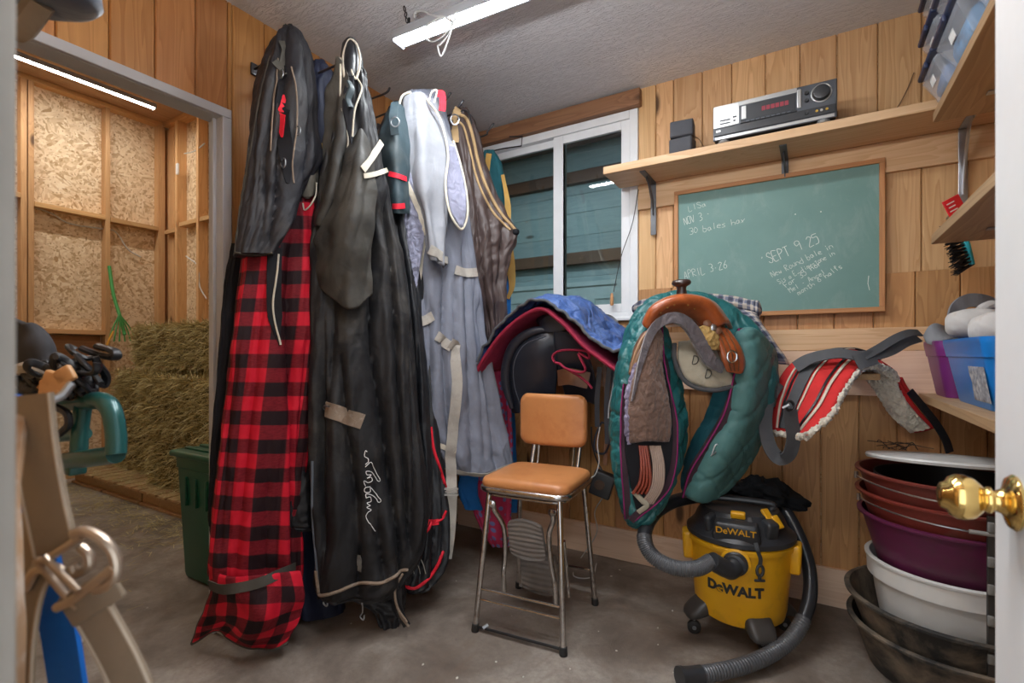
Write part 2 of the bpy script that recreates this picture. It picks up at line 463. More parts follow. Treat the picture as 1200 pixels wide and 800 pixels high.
def osb():
    n = NT('osb_sheet'); o = n.co()
    def layer(seed, sc_):
        mp = n.n.new('ShaderNodeMapping'); mp.inputs['Location'].default_value = (seed, seed * .7, seed * 1.3); n.l(o, mp.inputs[0])
        v0 = n.n.new('ShaderNodeTexVoronoi'); v0.inputs['Scale'].default_value = sc_ * .5; n.l(mp.outputs[0], v0.inputs['Vector'])
        s0 = n.n.new('ShaderNodeSeparateColor'); n.l(v0.outputs['Color'], s0.inputs[0])
        out = []
        vr = n.n.new('ShaderNodeVectorRotate'); vr.rotation_type = 'EULER_XYZ'; n.l(mp.outputs[0], vr.inputs['Vector'])
        cx = n.n.new('ShaderNodeCombineXYZ')
        for k in range(3): n.l(n.math('MULTIPLY', s0.outputs[k % 3], 3.1), cx.inputs[k])
        n.l(cx.outputs[0], vr.inputs['Rotation'])
        m2 = n.n.new('ShaderNodeMapping'); m2.inputs['Scale'].default_value = (sc_ * .9, sc_ * 3.2, sc_ * 3.2); n.l(vr.outputs[0], m2.inputs[0])
        v1 = n.n.new('ShaderNodeTexVoronoi'); v1.inputs['Scale'].default_value = 1; n.l(m2.outputs[0], v1.inputs['Vector'])
        s1 = n.n.new('ShaderNodeSeparateColor'); n.l(v1.outputs['Color'], s1.inputs[0]); return s1.outputs[0], s1.outputs[1]
    a, a2 = layer(0, 13); b, b2 = layer(5, 17)
    ca = n.ramp(a, [(0, (.50, .33, .17)), (.35, (.76, .58, .36)), (.7, (.86, .70, .48)), (1, (.60, .41, .22))])
    cb = n.ramp(b, [(0, (.48, .30, .14)), (.4, (.80, .62, .40)), (1, (.90, .76, .55))])
    c = n.mix(n.math('GREATER_THAN', b2, .5), ca, cb)
    c = n.mix(n.math('GREATER_THAN', n.noise(n.co(scale=(1, 1, 1)), 60, 2), .66), c, (.36, .2, .08))
    n.color(c); n.set(Roughness=.55); n.bump(a, .3, .003); return n.m
OSB = osb()

def ceil_mat():
    n = NT('stippled_plaster'); o = n.co()
    oo = n.co(scale=(.6, 3.4, 1), rot=(0, 0, R(35)))
    h1 = n.noise(oo, 26, 6, .62, 1.6); h2 = n.noise(o, 95, 5, .6, 1.0)
    n.color(n.ramp(n.noise(o, 3, 3), [(.3, (.76, .77, .80)), (.7, (.82, .83, .86))]))
    n.set(Roughness=.55)
    h = n.math('ADD', n.ramp(h1, [(.48, (0,) * 3), (.60, (1,) * 3)]), n.math('MULTIPLY', h2, .7))
    n.bump(h, .75, .006); return n.m
CEIL = ceil_mat()
def conc():
    n = NT('stained_concrete'); o = n.co()
    c = n.ramp(n.noise(o, 2.2, 8, .62, .5), [(.36, (.125, .096, .076)), (.5, (.25, .21, .175)), (.64, (.40, .355, .31))])
    c = n.mix(n.ramp(n.noise(o, 38, 6, .75), [(.4, (0,) * 3), (.75, (.6,) * 3)]), c, (.14, .115, .10))
    c = n.mix(n.ramp(n.noise(n.co(scale=(1, .55, 1)), 5.5, 7, .72, 1.0), [(.52, (0,) * 3), (.68, (.7,) * 3)]), c, (.20, .15, .115))
    sp = n.ramp(n.noise(o, 7, 8, .85, .2), [(.66, (0,) * 3), (.70, (1,) * 3)])
    c = n.mix(n.math('MULTIPLY', sp, .8), c, (.62, .60, .57))
    n.color(c)
    n.l(n.ramp(n.noise(o, 4, 5), [(.35, (.28,) * 3), (.65, (.55,) * 3)]), n.b.inputs['Roughness'])
    n.set(Specular_IOR_Level=.45)
    n.bump(n.noise(o, 22, 9, .8), .5, .006); return n.m
CONC = conc()
GLASSM = NT('window_glass')
GLASSM.color((.80, .93, .95)); GLASSM.set(Roughness=.02, Transmission_Weight=1.0, IOR=1.45)
GLASSM = GLASSM.m
VINYL = mat('white_vinyl', (.78, .80, .82), .35, var=.04)
TRIMG = mat('grey_casing_paint', (.50, .51, .54), .45, var=.05, vs=4)
WHITEP = mat('white_door_paint', (.80, .80, .80), .45, var=.03)
STEEL = mat('brushed_steel', (.45, .47, .50), .35, metal=1, var=.15, bump=.1)
CHROME = mat('worn_chrome', (.62, .60, .58), .18, metal=1, var=.15, vs=20, dirt=(.22, .17, .14), dscale=40, dlo=.5, dhi=.8)
BLKM = mat('black_metal', (.03, .03, .032), .4, metal=.6, var=.2)
BLKP = mat('black_plastic', (.025, .026, .028), .42, var=.2, vs=20)
WHITECORD = mat('white_cord', (.6, .6, .58), .5)

def planks(mb, axis, const, a0, a1, z0, z1, w=.14, th=.018, seed=0, horiz=False, sgn=1, skip=None, edges=None):
    """tongue-and-groove boards as separate chamfered bars. axis 'x': boards on plane Y=const spanning x a0..a1; 'y': plane X=const"""
    rnd = random.Random(seed); es = edges
    if not es:
        es = [a0] if not horiz else [z0]; end = a1 if not horiz else z1
        while es[-1] < end - .02: es.append(min(end, es[-1] + w * rnd.choice((.85, 1, 1.08))))
    for k in range(len(es) - 1):
        mb.curcol = rnd.random(); g = .0012; ch = .004
        p, q = es[k] + g, es[k + 1] - g
        segs = [(z0, z1)] if not horiz else [(a0, a1)]
        if not horiz and rnd.random() < .35:
            cut = rnd.uniform(z0 + .3, z1 - .3) if z1 - z0 > 1.2 else None
            if cut: segs = [(z0, cut - .0008), (cut + .0008, z1)]
        for s0, s1 in segs:
            if len(segs) > 1: mb.curcol = rnd.random()
            prof = [(p, 0), (q, 0), (q, th - ch), (q - ch, th), (p + ch, th), (p, th - ch)]
            def pt(u, d, s_):
                if horiz: return (s_, const + sgn * d, u) if axis == 'x' else (const + sgn * d, s_, u)
                return (u, const + sgn * d, s_) if axis == 'x' else (const + sgn * d, u, s_)
            r0 = [V(pt(u, d, s0)) for u, d in prof]; r1 = [V(pt(u, d, s1)) for u, d in prof]
            mb.loft([r0, r1])
    mb.curcol = None
    return mb
def cbox(mb, rnd, *a): mb.curcol = rnd; mb.bb(*a); mb.curcol = None

# ================================================================== SHELL
rnd = random.Random(4)
TH = .018
m = MB(); m.bb(-6.6, 1.2, -1.2, 6.2, -.10, 0); m.build('floor', CONC, kind='structure', smooth=0)
m = MB(); m.bb(XL - .14, XR + .14, -.12, YB + .14, ZC, ZC + .12); m.build('ceiling', CEIL, kind='structure', smooth=0)
# left wall, doorway Y .14 .. 1.046, top 2.00
DY0, DY1, DZ = .14, 1.085, 2.03
m = MB(); e1 = [DY1 + .03, 1.134, 1.27, 1.41, 1.55, 1.69, 1.83, 1.97, 2.11, 2.25, 2.39, 2.50, YB]
planks(m, 'y', XL - TH, 0, 0, 0, ZC, seed=3, edges=e1)
planks(m, 'y', XL - TH, 0, 0, DZ + .02, ZC, seed=5, edges=[-.12, .03, .17, .31, .45, .588, .725, .859, .995, DY1 + .03])
planks(m, 'y', XL - TH, 0, 0, 0, DZ + .02, seed=7, edges=[-.12, .0, DY0 - .03])
m.build('wall_left', CEDAR, kind='structure')
m = MB(); x0, x1 = XL - .08, XL - TH - .001
m.bb(x0, x1, DY1 + .02, YB + .12, 0, ZC); m.bb(x0, x1, -.12, DY1 + .02, DZ + .02, ZC); m.bb(x0, x1, -.12, DY0 - .02, 0, DZ + .02)
m.build('wall_partition', OSB, kind='structure', smooth=0)
# casing + jambs of the doorway
m = MB()
m.bb(XL + .0005, XL + .018, DY1, DY1 + .036, 0, DZ); m.bb(XL + .0005, XL + .018, DY0 - .036, DY1 + .036, DZ + .0005, DZ + .036)
m.bb(XL + .0005, XL + .018, DY0 - .036, DY0, 0, DZ)
m.build('trim_1', TRIMG, kind='structure', bevel=.003, smooth=0)
m = MB()
m.bb(x0 - .004, XL, DY1 + .0005, DY1 + .0195, 0, DZ - .0005); m.bb(x0 - .004, XL, DY0 - .0195, DY0 - .0005, 0, DZ - .0005); m.bb(x0 - .004, XL, DY0 - .0195, DY1 + .0195, DZ, DZ + .019)
m.bb(x0 + .04, x0 + .052, DY1 - .012, DY1 + .0005, 0, DZ - .0005)
m.build('trim_2', TRIMG, kind='structure', bevel=.002, smooth=0)

# back wall with window opening
WX0, WX1, WZ0, WZ1 = -1.86, -.791, 1.28, 2.40
m = MB(); y = YB + TH
planks(m, 'x', y, 0, 0, 1.0805, ZC, seed=11, sgn=-1, edges=[XL, WX0])
ex = [WX1, -.70, -.61, -.47, -.335, -.19, -.05, .09, .235, .38, .52, .66, XR]
LZ = 1.52 - .14
planks(m, 'x', y, 0, 0, 1.44, ZC, seed=12, sgn=-1, edges=ex)
m.build('wall_back', PINE, kind='structure')
m = MB()
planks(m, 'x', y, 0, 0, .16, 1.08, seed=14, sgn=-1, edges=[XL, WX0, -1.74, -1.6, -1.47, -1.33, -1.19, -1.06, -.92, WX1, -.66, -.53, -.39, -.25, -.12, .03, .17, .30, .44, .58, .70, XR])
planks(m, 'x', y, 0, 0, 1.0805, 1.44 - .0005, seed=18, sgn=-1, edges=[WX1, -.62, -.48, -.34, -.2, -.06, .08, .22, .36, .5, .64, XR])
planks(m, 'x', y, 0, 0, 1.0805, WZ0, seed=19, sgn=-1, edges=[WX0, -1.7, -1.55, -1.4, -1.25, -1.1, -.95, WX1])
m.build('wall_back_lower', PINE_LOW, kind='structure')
m = MB(); y0 = YB + TH + .001
m.bb(XL - .12, WX0, y0, y0 + .1, 0, ZC); m.bb(WX1, XR + .12, y0, y0 + .1, 0, ZC); m.bb(WX0, WX1, y0, y0 + .1, 0, WZ0); m.bb(WX0, WX1, y0, y0 + .1, WZ1, ZC)
m.build('wall_back_core', OSB, kind='structure', smooth=0)
m = MB(); planks(m, 'y', XR + TH, 0, 0, 0, ZC, seed=21, sgn=-1, edges=[.0 + .14 * k for k in range(18)] + [YB])
m.build('wall_right', PINE, kind='structure')
m = MB(); m.bb(XR + TH + .001, XR + .12, -.0, YB + .1, 0, ZC); m.build('wall_right_core', OSB, kind='structure', smooth=0)
# front wall (camera stands in its doorway, X -.40 .. .27)
FX0, FX1 = -.405, .262
m = MB(); planks(m, 'x', .02 + TH, 0, 0, 0, ZC, seed=25, sgn=1, edges=[XL, -1.85, -1.7, -1.55, -1.4, -1.25, -1.1, -.95, -.8, -.65, -.5, FX0 - .02])
planks(m, 'x', .02 + TH, 0, 0, 0, ZC, seed=26, sgn=1, edges=[FX1 + .02, .4, .55, XR])
planks(m, 'x', .02 + TH, 0, 0, 2.06, ZC, seed=27, sgn=1, edges=[FX0 - .02, -.25, -.1, .05, .2, FX1 + .02])
m.build('wall_front', PINE, kind='structure')
m = MB(); m.bb(XL, FX0 - .02, -.10, .037, 0, ZC); m.bb(FX1 + .02, XR, -.10, .037, 0, ZC); m.bb(FX0 - .02, FX1 + .02, -.10, .037, 2.06, ZC)
m.build('wall_front_core', OSB, kind='structure', smooth=0)
TAUPE = mat('taupe_jamb_paint', (.30, .27, .235), .5, var=.1)
JW = mat('pale_blue_white_weatherstrip', (.62, .68, .73), .5)
m = MB(); m.bb(FX0 - .0195, FX0 + .001, -.105, .102, 0, 2.059); m.bb(FX1 - .001, FX1 + .0195, -.105, .102, 0, 2.059); m.bb(FX0 - .0195, FX1 + .0195, -.105, .108, 2.04, 2.0595)
m.build('trim_3', TAUPE, kind='structure', bevel=.002, smooth=0)
m = MB(); m.bb(FX0 + .0015, FX0 + .012, -.09, .086, 0, 2.03); m.build('trim_4', JW, kind='structure', bevel=.003, smooth=0)

# boards nailed on the back wall
m = MB(); cbox(m, .5, WX1 + .003, XR, YB - .022, YB - .0005, 1.857, 1.984); m.build('trim_5', BOARD, kind='structure', bevel=.002, smooth=0)
m = MB(); cbox(m, .8, -1.10, XR, YB - .020, YB - .0005, .925, 1.115); m.build('trim_6', PALE, kind='structure', bevel=.002, smooth=0)
m = MB(); cbox(m, .3, XL + .02, WX1 + .02, YB - .045, YB - .0005, WZ1 + .002, ZC - .012); m.build('trim_7', DARKB, kind='structure', bevel=.004, smooth=0)
m = MB(); cbox(m, .7, XL + .02, XR, YB - .020, YB - .0005, .0, .165); m.build('baseboard_back', PALE, kind='structure', bevel=.002, smooth=0)
m = MB(); cbox(m, .6, WX1 - .1, XR, YB - .012, YB - .0005, 1.117, 1.212); m.build('trim_8', BOARD, kind='structure', bevel=.002, smooth=0)

# window
w = empty('window_1', ((WX0 + WX1) / 2, YB, WZ0)); w['kind'] = 'structure'
m = MB(); fy0, fy1 = YB - .012, YB + .05
def frame(m, xa, xb, za, zb, t, ya, yb):
    m.bb(xa, xa + t, ya, yb, za, zb); m.bb(xb - t, xb, ya, yb, za, zb); m.bb(xa + t, xb - t, ya, yb, za, za + t); m.bb(xa + t, xb - t, ya, yb, zb - t, zb)
frame(m, WX0, WX1, WZ0, WZ1, .045, fy0, fy1); m.bb(WX0 - .0, WX1, fy0 - .012, fy0, WZ0 - .0, WZ0 + .02)
m.build('window_frame', VINYL, w, bevel=.004, smooth=0)
xm = -1.245
s1 = MB(); frame(s1, WX0 + .046, xm + .02, WZ0 + .046, WZ1 - .046, .042, YB + .022, YB + .045)
s1 = s1.build('fixed_sash', VINYL, w, bevel=.003, smooth=0)
s2 = MB(); frame(s2, xm - .045, WX1 - .046, WZ0 + .046, WZ1 - .046, .047, YB - .004, YB + .0205)
s2.bb(xm + .0, xm + .02, YB - .01, YB - .0035, WZ0 + .047, WZ1 - .047)
s2 = s2.build('sliding_sash', VINYL, w, bevel=.003, smooth=0)
m = MB(); m.bb(WX0 + .0885, xm - .0225, YB + .030, YB + .034, WZ0 + .0885, WZ1 - .0885); m.build('pane', GLASSM, s1, smooth=0)
m = MB(); m.bb(xm + .0025, WX1 - .0935, YB + .008, YB + .012, WZ0 + .0935, WZ1 - .0935); m.build('pane', GLASSM, s2, smooth=0)

# cord with a wooden pull hanging at the window
pull = PY(717, 350, YB - .04)
m = MB(); m.tube([PY(748, 222, YB - .03), PY(741, 262, YB - .035), PY(728, 300, YB - .04), PY(719, 342, YB - .04)], .0022, 6, smooth=14)
c_ = m.build('pull_cord', BLKP, label='thin black cord with a wooden pull hanging in front of the window', cat='cord')
m = MB(); m.lathe([(.004, .03), (.007, .025), (.009, 0), (.0095, -.03), (.006, -.036), (0, -.037)], pull, n=14)
m.build('wooden_pull', mat('turned_wood', (.55, .28, .12), .5), c_)

# ------------------------------------------------ the barn aisle beyond the window
TEALB = wood('teal_grey_siding', (.27, .38, .40), (.19, .29, .31), (.05, .08, .08), axis='X', kn=.2)
BEAM = wood('old_beam', (.14, .085, .06), (.08, .045, .03), axis='X', kn=.3)
m = MB(); by = 5.2
planks(m, 'x', by, -6.2, 1.2, 0, 3.6, w=.24, horiz=True, seed=31, sgn=-1); m.build('wall_barn_aisle', TEALB, kind='structure')
m = MB()
for z in (2.10, 1.40, 3.0): cbox(m, rnd.random(), -5.8, 1.2, by - .1, by - .02, z, z + .13)
m.build('trim_9', BEAM, kind='structure', smooth=0, bevel=.004)
m = MB(); cbox(m, .4, -5.0, 1.2, YB + .14, by, 3.5, 3.56)
for k in range(7): cbox(m, rnd.random(), -5.0, 1.2, 2.9 + k * .34, 2.98 + k * .34, 3.36, 3.5)
m.build('ceiling_barn', BEAM, kind='structure', smooth=0)
DT = mat('pale_teal_paint', (.38, .50, .52), .6, var=.1)
for k, dx in enumerate((-2.85, -2.1)):
    d = empty('door_%d' % (k + 2), (dx, by - .06, 0)); d['kind'] = 'structure'
    m = MB(); m.bb(dx - .34, dx + .34, by - .058, by - .02, 0, 1.86)
    frame(m, dx - .36, dx + .36, 0, 1.9, .05, by - .075, by - .06)
    for xx in (-.16, .16):
        for za, zb in ((1.3, 1.72), (.4, 1.15)): frame(m, dx + xx - .12, dx + xx + .12, za, zb, .02, by - .068, by - .056)
    m.build('door_panel', DT, d, bevel=.003, smooth=0)
m = MB(); m.bb(-6.6, -4.9, YB + .16, by, 0, 3.5); m.bb(1.1, 1.2, YB + .14, by, 0, 3.5)
m.build('wall_barn_end', TEALB, kind='structure', smooth=0)

# ------------------------------------------------ hay room
HX, HY, HZ = -5.72, 2.50, 3.44
m = MB(); m.bb(HX - .03, HX, -.9, HY + .12, 0, HZ); m.build('wall_hay_far', OSB, kind='structure', smooth=0)
m = MB(); m.bb(HX, XL - .125, HY + .09, HY + .12, 0, HZ); m.build('wall_hay_back', OSB, kind='structure', smooth=0)
m = MB(); m.bb(HX, XL - .13, -.93, -.9, 0, HZ); m.build('wall_hay_front', OSB, kind='structure', smooth=0)
m = MB(); m.bb(XL - .13, XL - .10, -.9, -.12, 0, HZ); m.bb(XL - .13, XL - .10, -.12, HY, ZC + .13, HZ); m.build('wall_hay_near', OSB, kind='structure', smooth=0)
m = MB(); m.curcol = .4; m.bb(HX, XL - .13, -.9, HY + .09, HZ + .001, HZ + .03); m.build('ceiling_hay_room', PLY, kind='structure', smooth=0)
m = MB(); S = .038; D = .09
def stud_y(px): return PX(px, 300, HX + D).y
for px in (28, 36.5, 126.5): 
    y_ = stud_y(px); cbox(m, rnd.random(), HX, HX + D, y_ - S / 2, y_ + S / 2, .04, HZ - .04)
for y_ in (.35, -.1, -.6): cbox(m, rnd.random(), HX, HX + D, y_ - S / 2, y_ + S / 2, .04, HZ - .04)
cbox(m, .3, HX, HX + D, HY - .04, HY + .02, .04, HZ - .04)
def stud_x(px): return PY(px, 300, HY).x
for px, wd in ((206, .045), (231, .04), (262, .04)):
    x_ = stud_x(px); cbox(m, rnd.random(), x_ - wd / 2, x_ + wd / 2, HY + .0, HY + .09, .04, HZ - .04)
cbox(m, .8, HX + .001, HX + D + .1, HY + .055, HY + .09, .04, HZ - .04)
for x_ in (-3.9, -3.5, -3.1, -2.7, -2.3): cbox(m, rnd.random(), x_ - .02, x_ + .02, HY, HY + .09, .04, HZ - .04)
m.build('trim_10', STUD, kind='structure', smooth=0, bevel=.002)
m = MB()
cbox(m, .6, HX, HX + D, -.9, HY, HZ - .039, HZ); cbox(m, .5, HX, HX + D, -.9, HY, 0, .039)
ys = [-.58, -.08, .37, stud_y(36.5) + S / 2, stud_y(126.5) + S / 2, HY - .041]
for a, b, z in ((stud_y(36.5) + S / 2, stud_y(126.5) - S / 2, 2.37), (stud_y(126.5) + S / 2, HY - .041, 2.36), (.37, stud_y(28) - S / 2, 2.42), (stud_y(36.5) + S / 2, stud_y(126.5) - S / 2, 1.30), (.37, stud_y(28) - S / 2, 1.2)):
    cbox(m, rnd.random(), HX, HX + D + .006, a + .001, b - .001, z - .02, z + .02)
m.build('trim_11', STUDH, kind='structure', smooth=0, bevel=.002)
m = MB()
def xb(z, pa, pb): cbox(m, rnd.random(), stud_x(pa) + .001, stud_x(pb) - .001, HY + .003, HY + .089, z - .02, z + .02)
xb(2.33, 192, 204); xb(2.37, 209.2, 229.2); xb(2.37, 233.2, 260)
cbox(m, .4, HX + D, XL - .14, HY, HY + .09, HZ - .04, HZ)
m.build('trim_12', wood('blocking_wood_x', (.70, .44, .21), (.50, .27, .11), axis='X', kn=.4), kind='structure', smooth=0, bevel=.002)
# ledge of darker plank below the blocking
m = MB(); cbox(m, .2, HX + .001, HX + .03, stud_y(36.5) + S, stud_y(126.5) - S, .9, 1.27); m.build('trim_13', wood('dark_cedar_plank', (.38, .19, .08), (.25, .11, .05), axis='Y'), kind='structure', smooth=0)

# wires stapled to the OSB
m = MB(); XW = HX + .03
m.tube([PX(22, 236, XW), PX(60, 250, XW), PX(82, 262, XW), PX(120, 268, XW), PX(136, 272, XW), PX(150, 292, XW), PX(165, 301, XW)], .006, 6, smooth=30)
m.build('cable', WHITECORD, label='long white cable stapled across the chipboard wall of the hay room', cat='cable')
m = MB(); YW = HY + .01
m.tube([PY(216, 180, YW), PY(228, 177, YW), PY(240, 168, YW)], .006, 6, smooth=14)
m.build('cable', WHITECORD, label='short white cable end curling beside the upper studs', cat='cable')
m = MB(); m.tube([PY(218, 300, YW), PY(232, 312, YW), PY(234, 335, YW), PY(242, 350, YW)], .006, 6, smooth=16)
m.build('cable', WHITECORD, label='white cable loop hanging above the hay bales at the door casing', cat='cable')
m = MB(); q = PY(208, 198, HY - .02); m.rbox(q, (.035, .02, .11), .006, Matrix.Rotation(0, 3, 'Z'))
m.build('light_switch', WHITEP, label='small white switch box on the corner stud of the hay room', cat='switch')
# ================================================================== HANGING HORSE BLANKETS
def plaid():
    n = NT('red_black_buffalo_plaid'); tc = n.n.new('ShaderNodeTexCoord'); sp = n.n.new('ShaderNodeSeparateXYZ'); n.l(tc.outputs['UV'], sp.inputs[0])
    def band(o, ph): return n.ramp(n.math('FRACT', n.math('ADD', n.math('DIVIDE', o, .105), ph)), [(0, (0,) * 3), (.47, (0,) * 3), (.51, (1,) * 3), (.98, (1,) * 3), (1, (0,) * 3)])
    bu, bv = band(sp.outputs[0], .15), band(sp.outputs[1], .35)
    o = n.co(); 
    red = n.ramp(n.noise(o, 6, 6, .6), [(.3, (.50, .006, .022)), (.7, (.72, .02, .045))])
    half = n.ramp(n.noise(n.co(scale=(1, 1, 4)), 60, 3, .6), [(.3, (.13, .007, .013)), (.7, (.22, .014, .022))])
    blk = (.018, .008, .010)
    c = n.mix(n.math('MAXIMUM', bu, bv), red, half); c = n.mix(n.math('MULTIPLY', bu, bv), c, blk)
    n.color(c); n.set(Roughness=.65, Specular_IOR_Level=.2)
    b1 = n.bump(n.noise(n.co(scale=(1, 1, .5)), 10, 5, .55, .8), .35, .03)
    n.bump(n.noise(o, 800, 2), .2, .001, b1); return n.m
PLAID = plaid()
NAVYSH = fabric('charcoal_shell', (.016, .016, .021), .6, (.050, .044, .041), 4, .45, .8, wr=.45, spec=.35)
OLIVE = fabric('dusty_black_shell', (.030, .029, .027), .60, (.095, .086, .070), 4, .35, .85, wr=.6, spec=.35)
TURN = fabric('black_turnout_shell', (.012, .012, .014), .55, (.065, .060, .053), 4.5, .5, .8, wr=.5, spec=.35)
BLKSH = fabric('black_shell', (.011, .012, .015), .40, (.045, .043, .043), 6, .5, .85, wr=.6, spec=.4)
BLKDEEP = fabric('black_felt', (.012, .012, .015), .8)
DKTEAL = fabric('dark_slate_shell', (.035, .055, .065), .5, (.08, .09, .09), 6)
NAVY = fabric('navy_shell', (.018, .022, .045), .55)
GREY = fabric('grey_canvas', (.26, .27, .30), .62, (.26, .26, .27), 5, .5, .9, wr=.5)
GREYD = fabric('blue_grey_canvas', (.19, .205, .255), .62, (.15, .16, .19), 5, .5, .9, wr=.55)
FLEECE = fabric('grey_lilac_fleece', (.23, .235, .32), .95, weave=260, wr=.7, crinkle=40, sheen=.5)
BROWN = fabric('brown_quilted_nylon', (.058, .038, .035), .5, wr=.6, spec=.5)
TANB = fabric('tan_binding', (.40, .27, .14), .8)
CREAM = fabric('cream_binding', (.62, .57, .47), .85, (.45, .40, .32), 20)
GRWEB = fabric('grey_webbing', (.40, .37, .33), .85, (.28, .26, .23), 30)
REDW = fabric('red_webbing', (.70, .02, .04), .6)
BRTAPE = fabric('brown_strap', (.23, .17, .125), .7, (.35, .30, .25), 40)
DKSTRAP = fabric('charcoal_strap', (.07, .065, .055), .7)
BLUEC = fabric('bright_blue_nylon', (.02, .17, .50), .5)
TEALC = fabric('petrol_teal_canvas', (.025, .13, .16), .6)
OCHRE = fabric('ochre_webbing', (.50, .30, .08), .7)
def floral():
    n = NT('red_blue_dotted_print'); tc = n.n.new('ShaderNodeTexCoord'); v = n.n.new('ShaderNodeTexVoronoi'); v.inputs['Scale'].default_value = 26; v.inputs['Randomness'].default_value = .45
    n.l(tc.outputs['UV'], v.inputs['Vector']); d = n.ramp(v.outputs['Distance'], [(.30, (1,) * 3), (.40, (0,) * 3)])
    n.color(n.mix(d, (.52, .03, .10), (.17, .20, .45))); n.set(Roughness=.6); n.bump(n.noise(n.co(), 14, 5), .4, .02); return n.m
FLORAL = floral()

def strapit(m, bv, pts, w, n=26, th=.003, lift=.0035, up=None):
    p, nr = hits(bv, pts, n, lift); m.ribbon(p, nr, w, th); return m
def pipeit(m, bv, pts, r, n=40, lift=.001, nn=7):
    p, nr = hits(bv, pts, n, lift); m.tube(p, r, nn); return m

# --- rods of the blanket rack -----------------------------------------------------------
def rod(y, x1, z, up=True, first=False):
    m = MB(); x0 = XL + .0
    pts = [(x0, y, z - .02), (x0 + .15, y, z - .012), (x1 - .06, y, z - .01), (x1 - .03, y, z + .008), (x1, y, z + .030), (x1 + .008, y + .004, z + .042), (x1 + .0, y + .012, z + .046), (x1 - .012, y + .014, z + .038), (x1 - .014, y + .012, z + .03)]
    if z < 2.31 and y < 1.5 or y in (1.70, 1.84): pts = pts[:4]
    m.tube(pts, .0048, 8, smooth=60)
    return m
ROD = mat('rack_rod_steel', (.10, .10, .11), .35, metal=.8)
rods = [(1.22, -1.66, 2.30, 'steel blanket rod under the red plaid blanket'), (1.385, -1.60, 2.30, 'steel blanket rod under the dusty black blanket'),
        (1.70, -1.66, 2.335, 'steel blanket rod holding the dark slate blanket with red straps'), (1.84, -1.58, 2.335, 'steel blanket rod over the grey canvas blanket'),
        (1.918, -1.515, 2.325, 'bright hook tip next to the red loop of the grey blanket'), (2.00, -1.50, 2.32, 'dark hook tip above the tan strap of the brown blanket'),
        (2.26, -1.49, 2.305, 'curled hook tip just left of the window header')]
for y, x1, z, lb in rods:
    o = empty('blanket_rod', (XL, y, z), lb, 'hook', 'blanket rods on the left wall')
    rod(y, x1, z).build('rod', ROD, o)
    m = MB(); m.rbox((XL + .006, y, z - .02), (.010, .03, .05), .004); m.build('wall_plate', ROD, o)
o = empty('wire_hook', PY(590, 172, 2.54), 'bent square wire hook reaching in front of the window frame', 'hook')
m = MB(); m.tube([PY(560, 170, YB - .045), PY(562, 180, 2.52), PY(590, 174, 2.53), PY(611, 171, 2.53), PY(612, 160, 2.53), PY(597, 160, 2.53)], .004, 8); m.build('wire', BLKM, o)

# --- red plaid blanket with charcoal neck cover -----------------------------------------
t = empty('horse_blanket', P(300, 752, 1.86), 'red and black plaid blanket hanging to the floor beside the grey door casing', 'blanket')
body = drape([(60, 322, 352, 1.93, 2.0, .6), (140, 305, 366, 1.88, 2.03, .8), (220, 288, 368, 1.85, 2.04), (300, 284, 373, 1.83, 2.03), (400, 271, 369, 1.81, 2.0), (500, 259, 362, 1.80, 1.98), (600, 249, 354, 1.79, 1.97), (668, 245, 352, 1.79, 1.97), (690, 252, 352, 1.80, 1.97, .9)],
             d=.065, amp=.016, nf=7, seed=2, nv=140, nu=160, vd=.05, valleys=[([(332,290),(328,340),(331,410),(338,500),(339,660)],1.1,4,9),([(303,330),(288,500),(272,660)],.5,9,5),([(354,400),(346,560)],.6,5,6),([(268,420),(256,640)],.5,4,8),([(310,520),(306,670)],.4,8,4)])
body.build('plaid_body', PLAID, t, smooth=60)
BD = body.bvh()
# lower flared tail
tail = patch([[P(247, 668, 1.79), P(270, 676, 1.74), P(315, 672, 1.76), P(352, 668, 1.86)],
              [P(246, 700, 1.80), P(272, 700, 1.73), P(318, 700, 1.74), P(356, 700, 1.86)],
              [P(235, 728, 1.84), P(272, 728, 1.76), P(312, 735, 1.73), P(352, 715, 1.86)],
              [P(226, 752, 1.86), P(262, 740, 1.84), P(296, 763, 1.80), P(338, 752, 1.82)]], 60, 50, .012,
             disp=lambda u, v, p: .012 * math.sin(u * 13 + v * 2) * v + .012 * noise.noise(p * 14))
tail.build('plaid_tail', PLAID, t, smooth=60)
m = MB(); m.tube([q for q in edge(tail, 'bottom')], .0065, 7); m.tube(edge(tail, 'left'), .004, 7); m.build('hem_binding', DKSTRAP, t)
m = MB(); strapit(m, [BD, tail.bvh()], [(247, 684), (265, 690), (300, 684), (345, 664)], .034, lift=.006); m.build('leg_strap', DKSTRAP, t, label='charcoal woven strap')
# split between two panels
gap = patch([[P(319, 296, 1.80), P(330, 296, 1.81)], [P(317, 350, 1.79), P(329, 350, 1.80)], [P(322, 400, 1.78), P(331, 404, 1.79)]], 10, 30, .01)
gp, gn = hits([BD], [(322, 290), (321, 330), (322, 370), (327, 405)], 26, .002)
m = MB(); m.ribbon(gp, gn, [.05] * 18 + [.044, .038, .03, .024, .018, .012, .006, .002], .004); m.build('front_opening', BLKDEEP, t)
m = MB(); pipeit(m, [BD], [(326, 298), (323, 330), (320, 365), (328, 404)], .0035, lift=.006); m.build('cord_edge', CREAM, t)
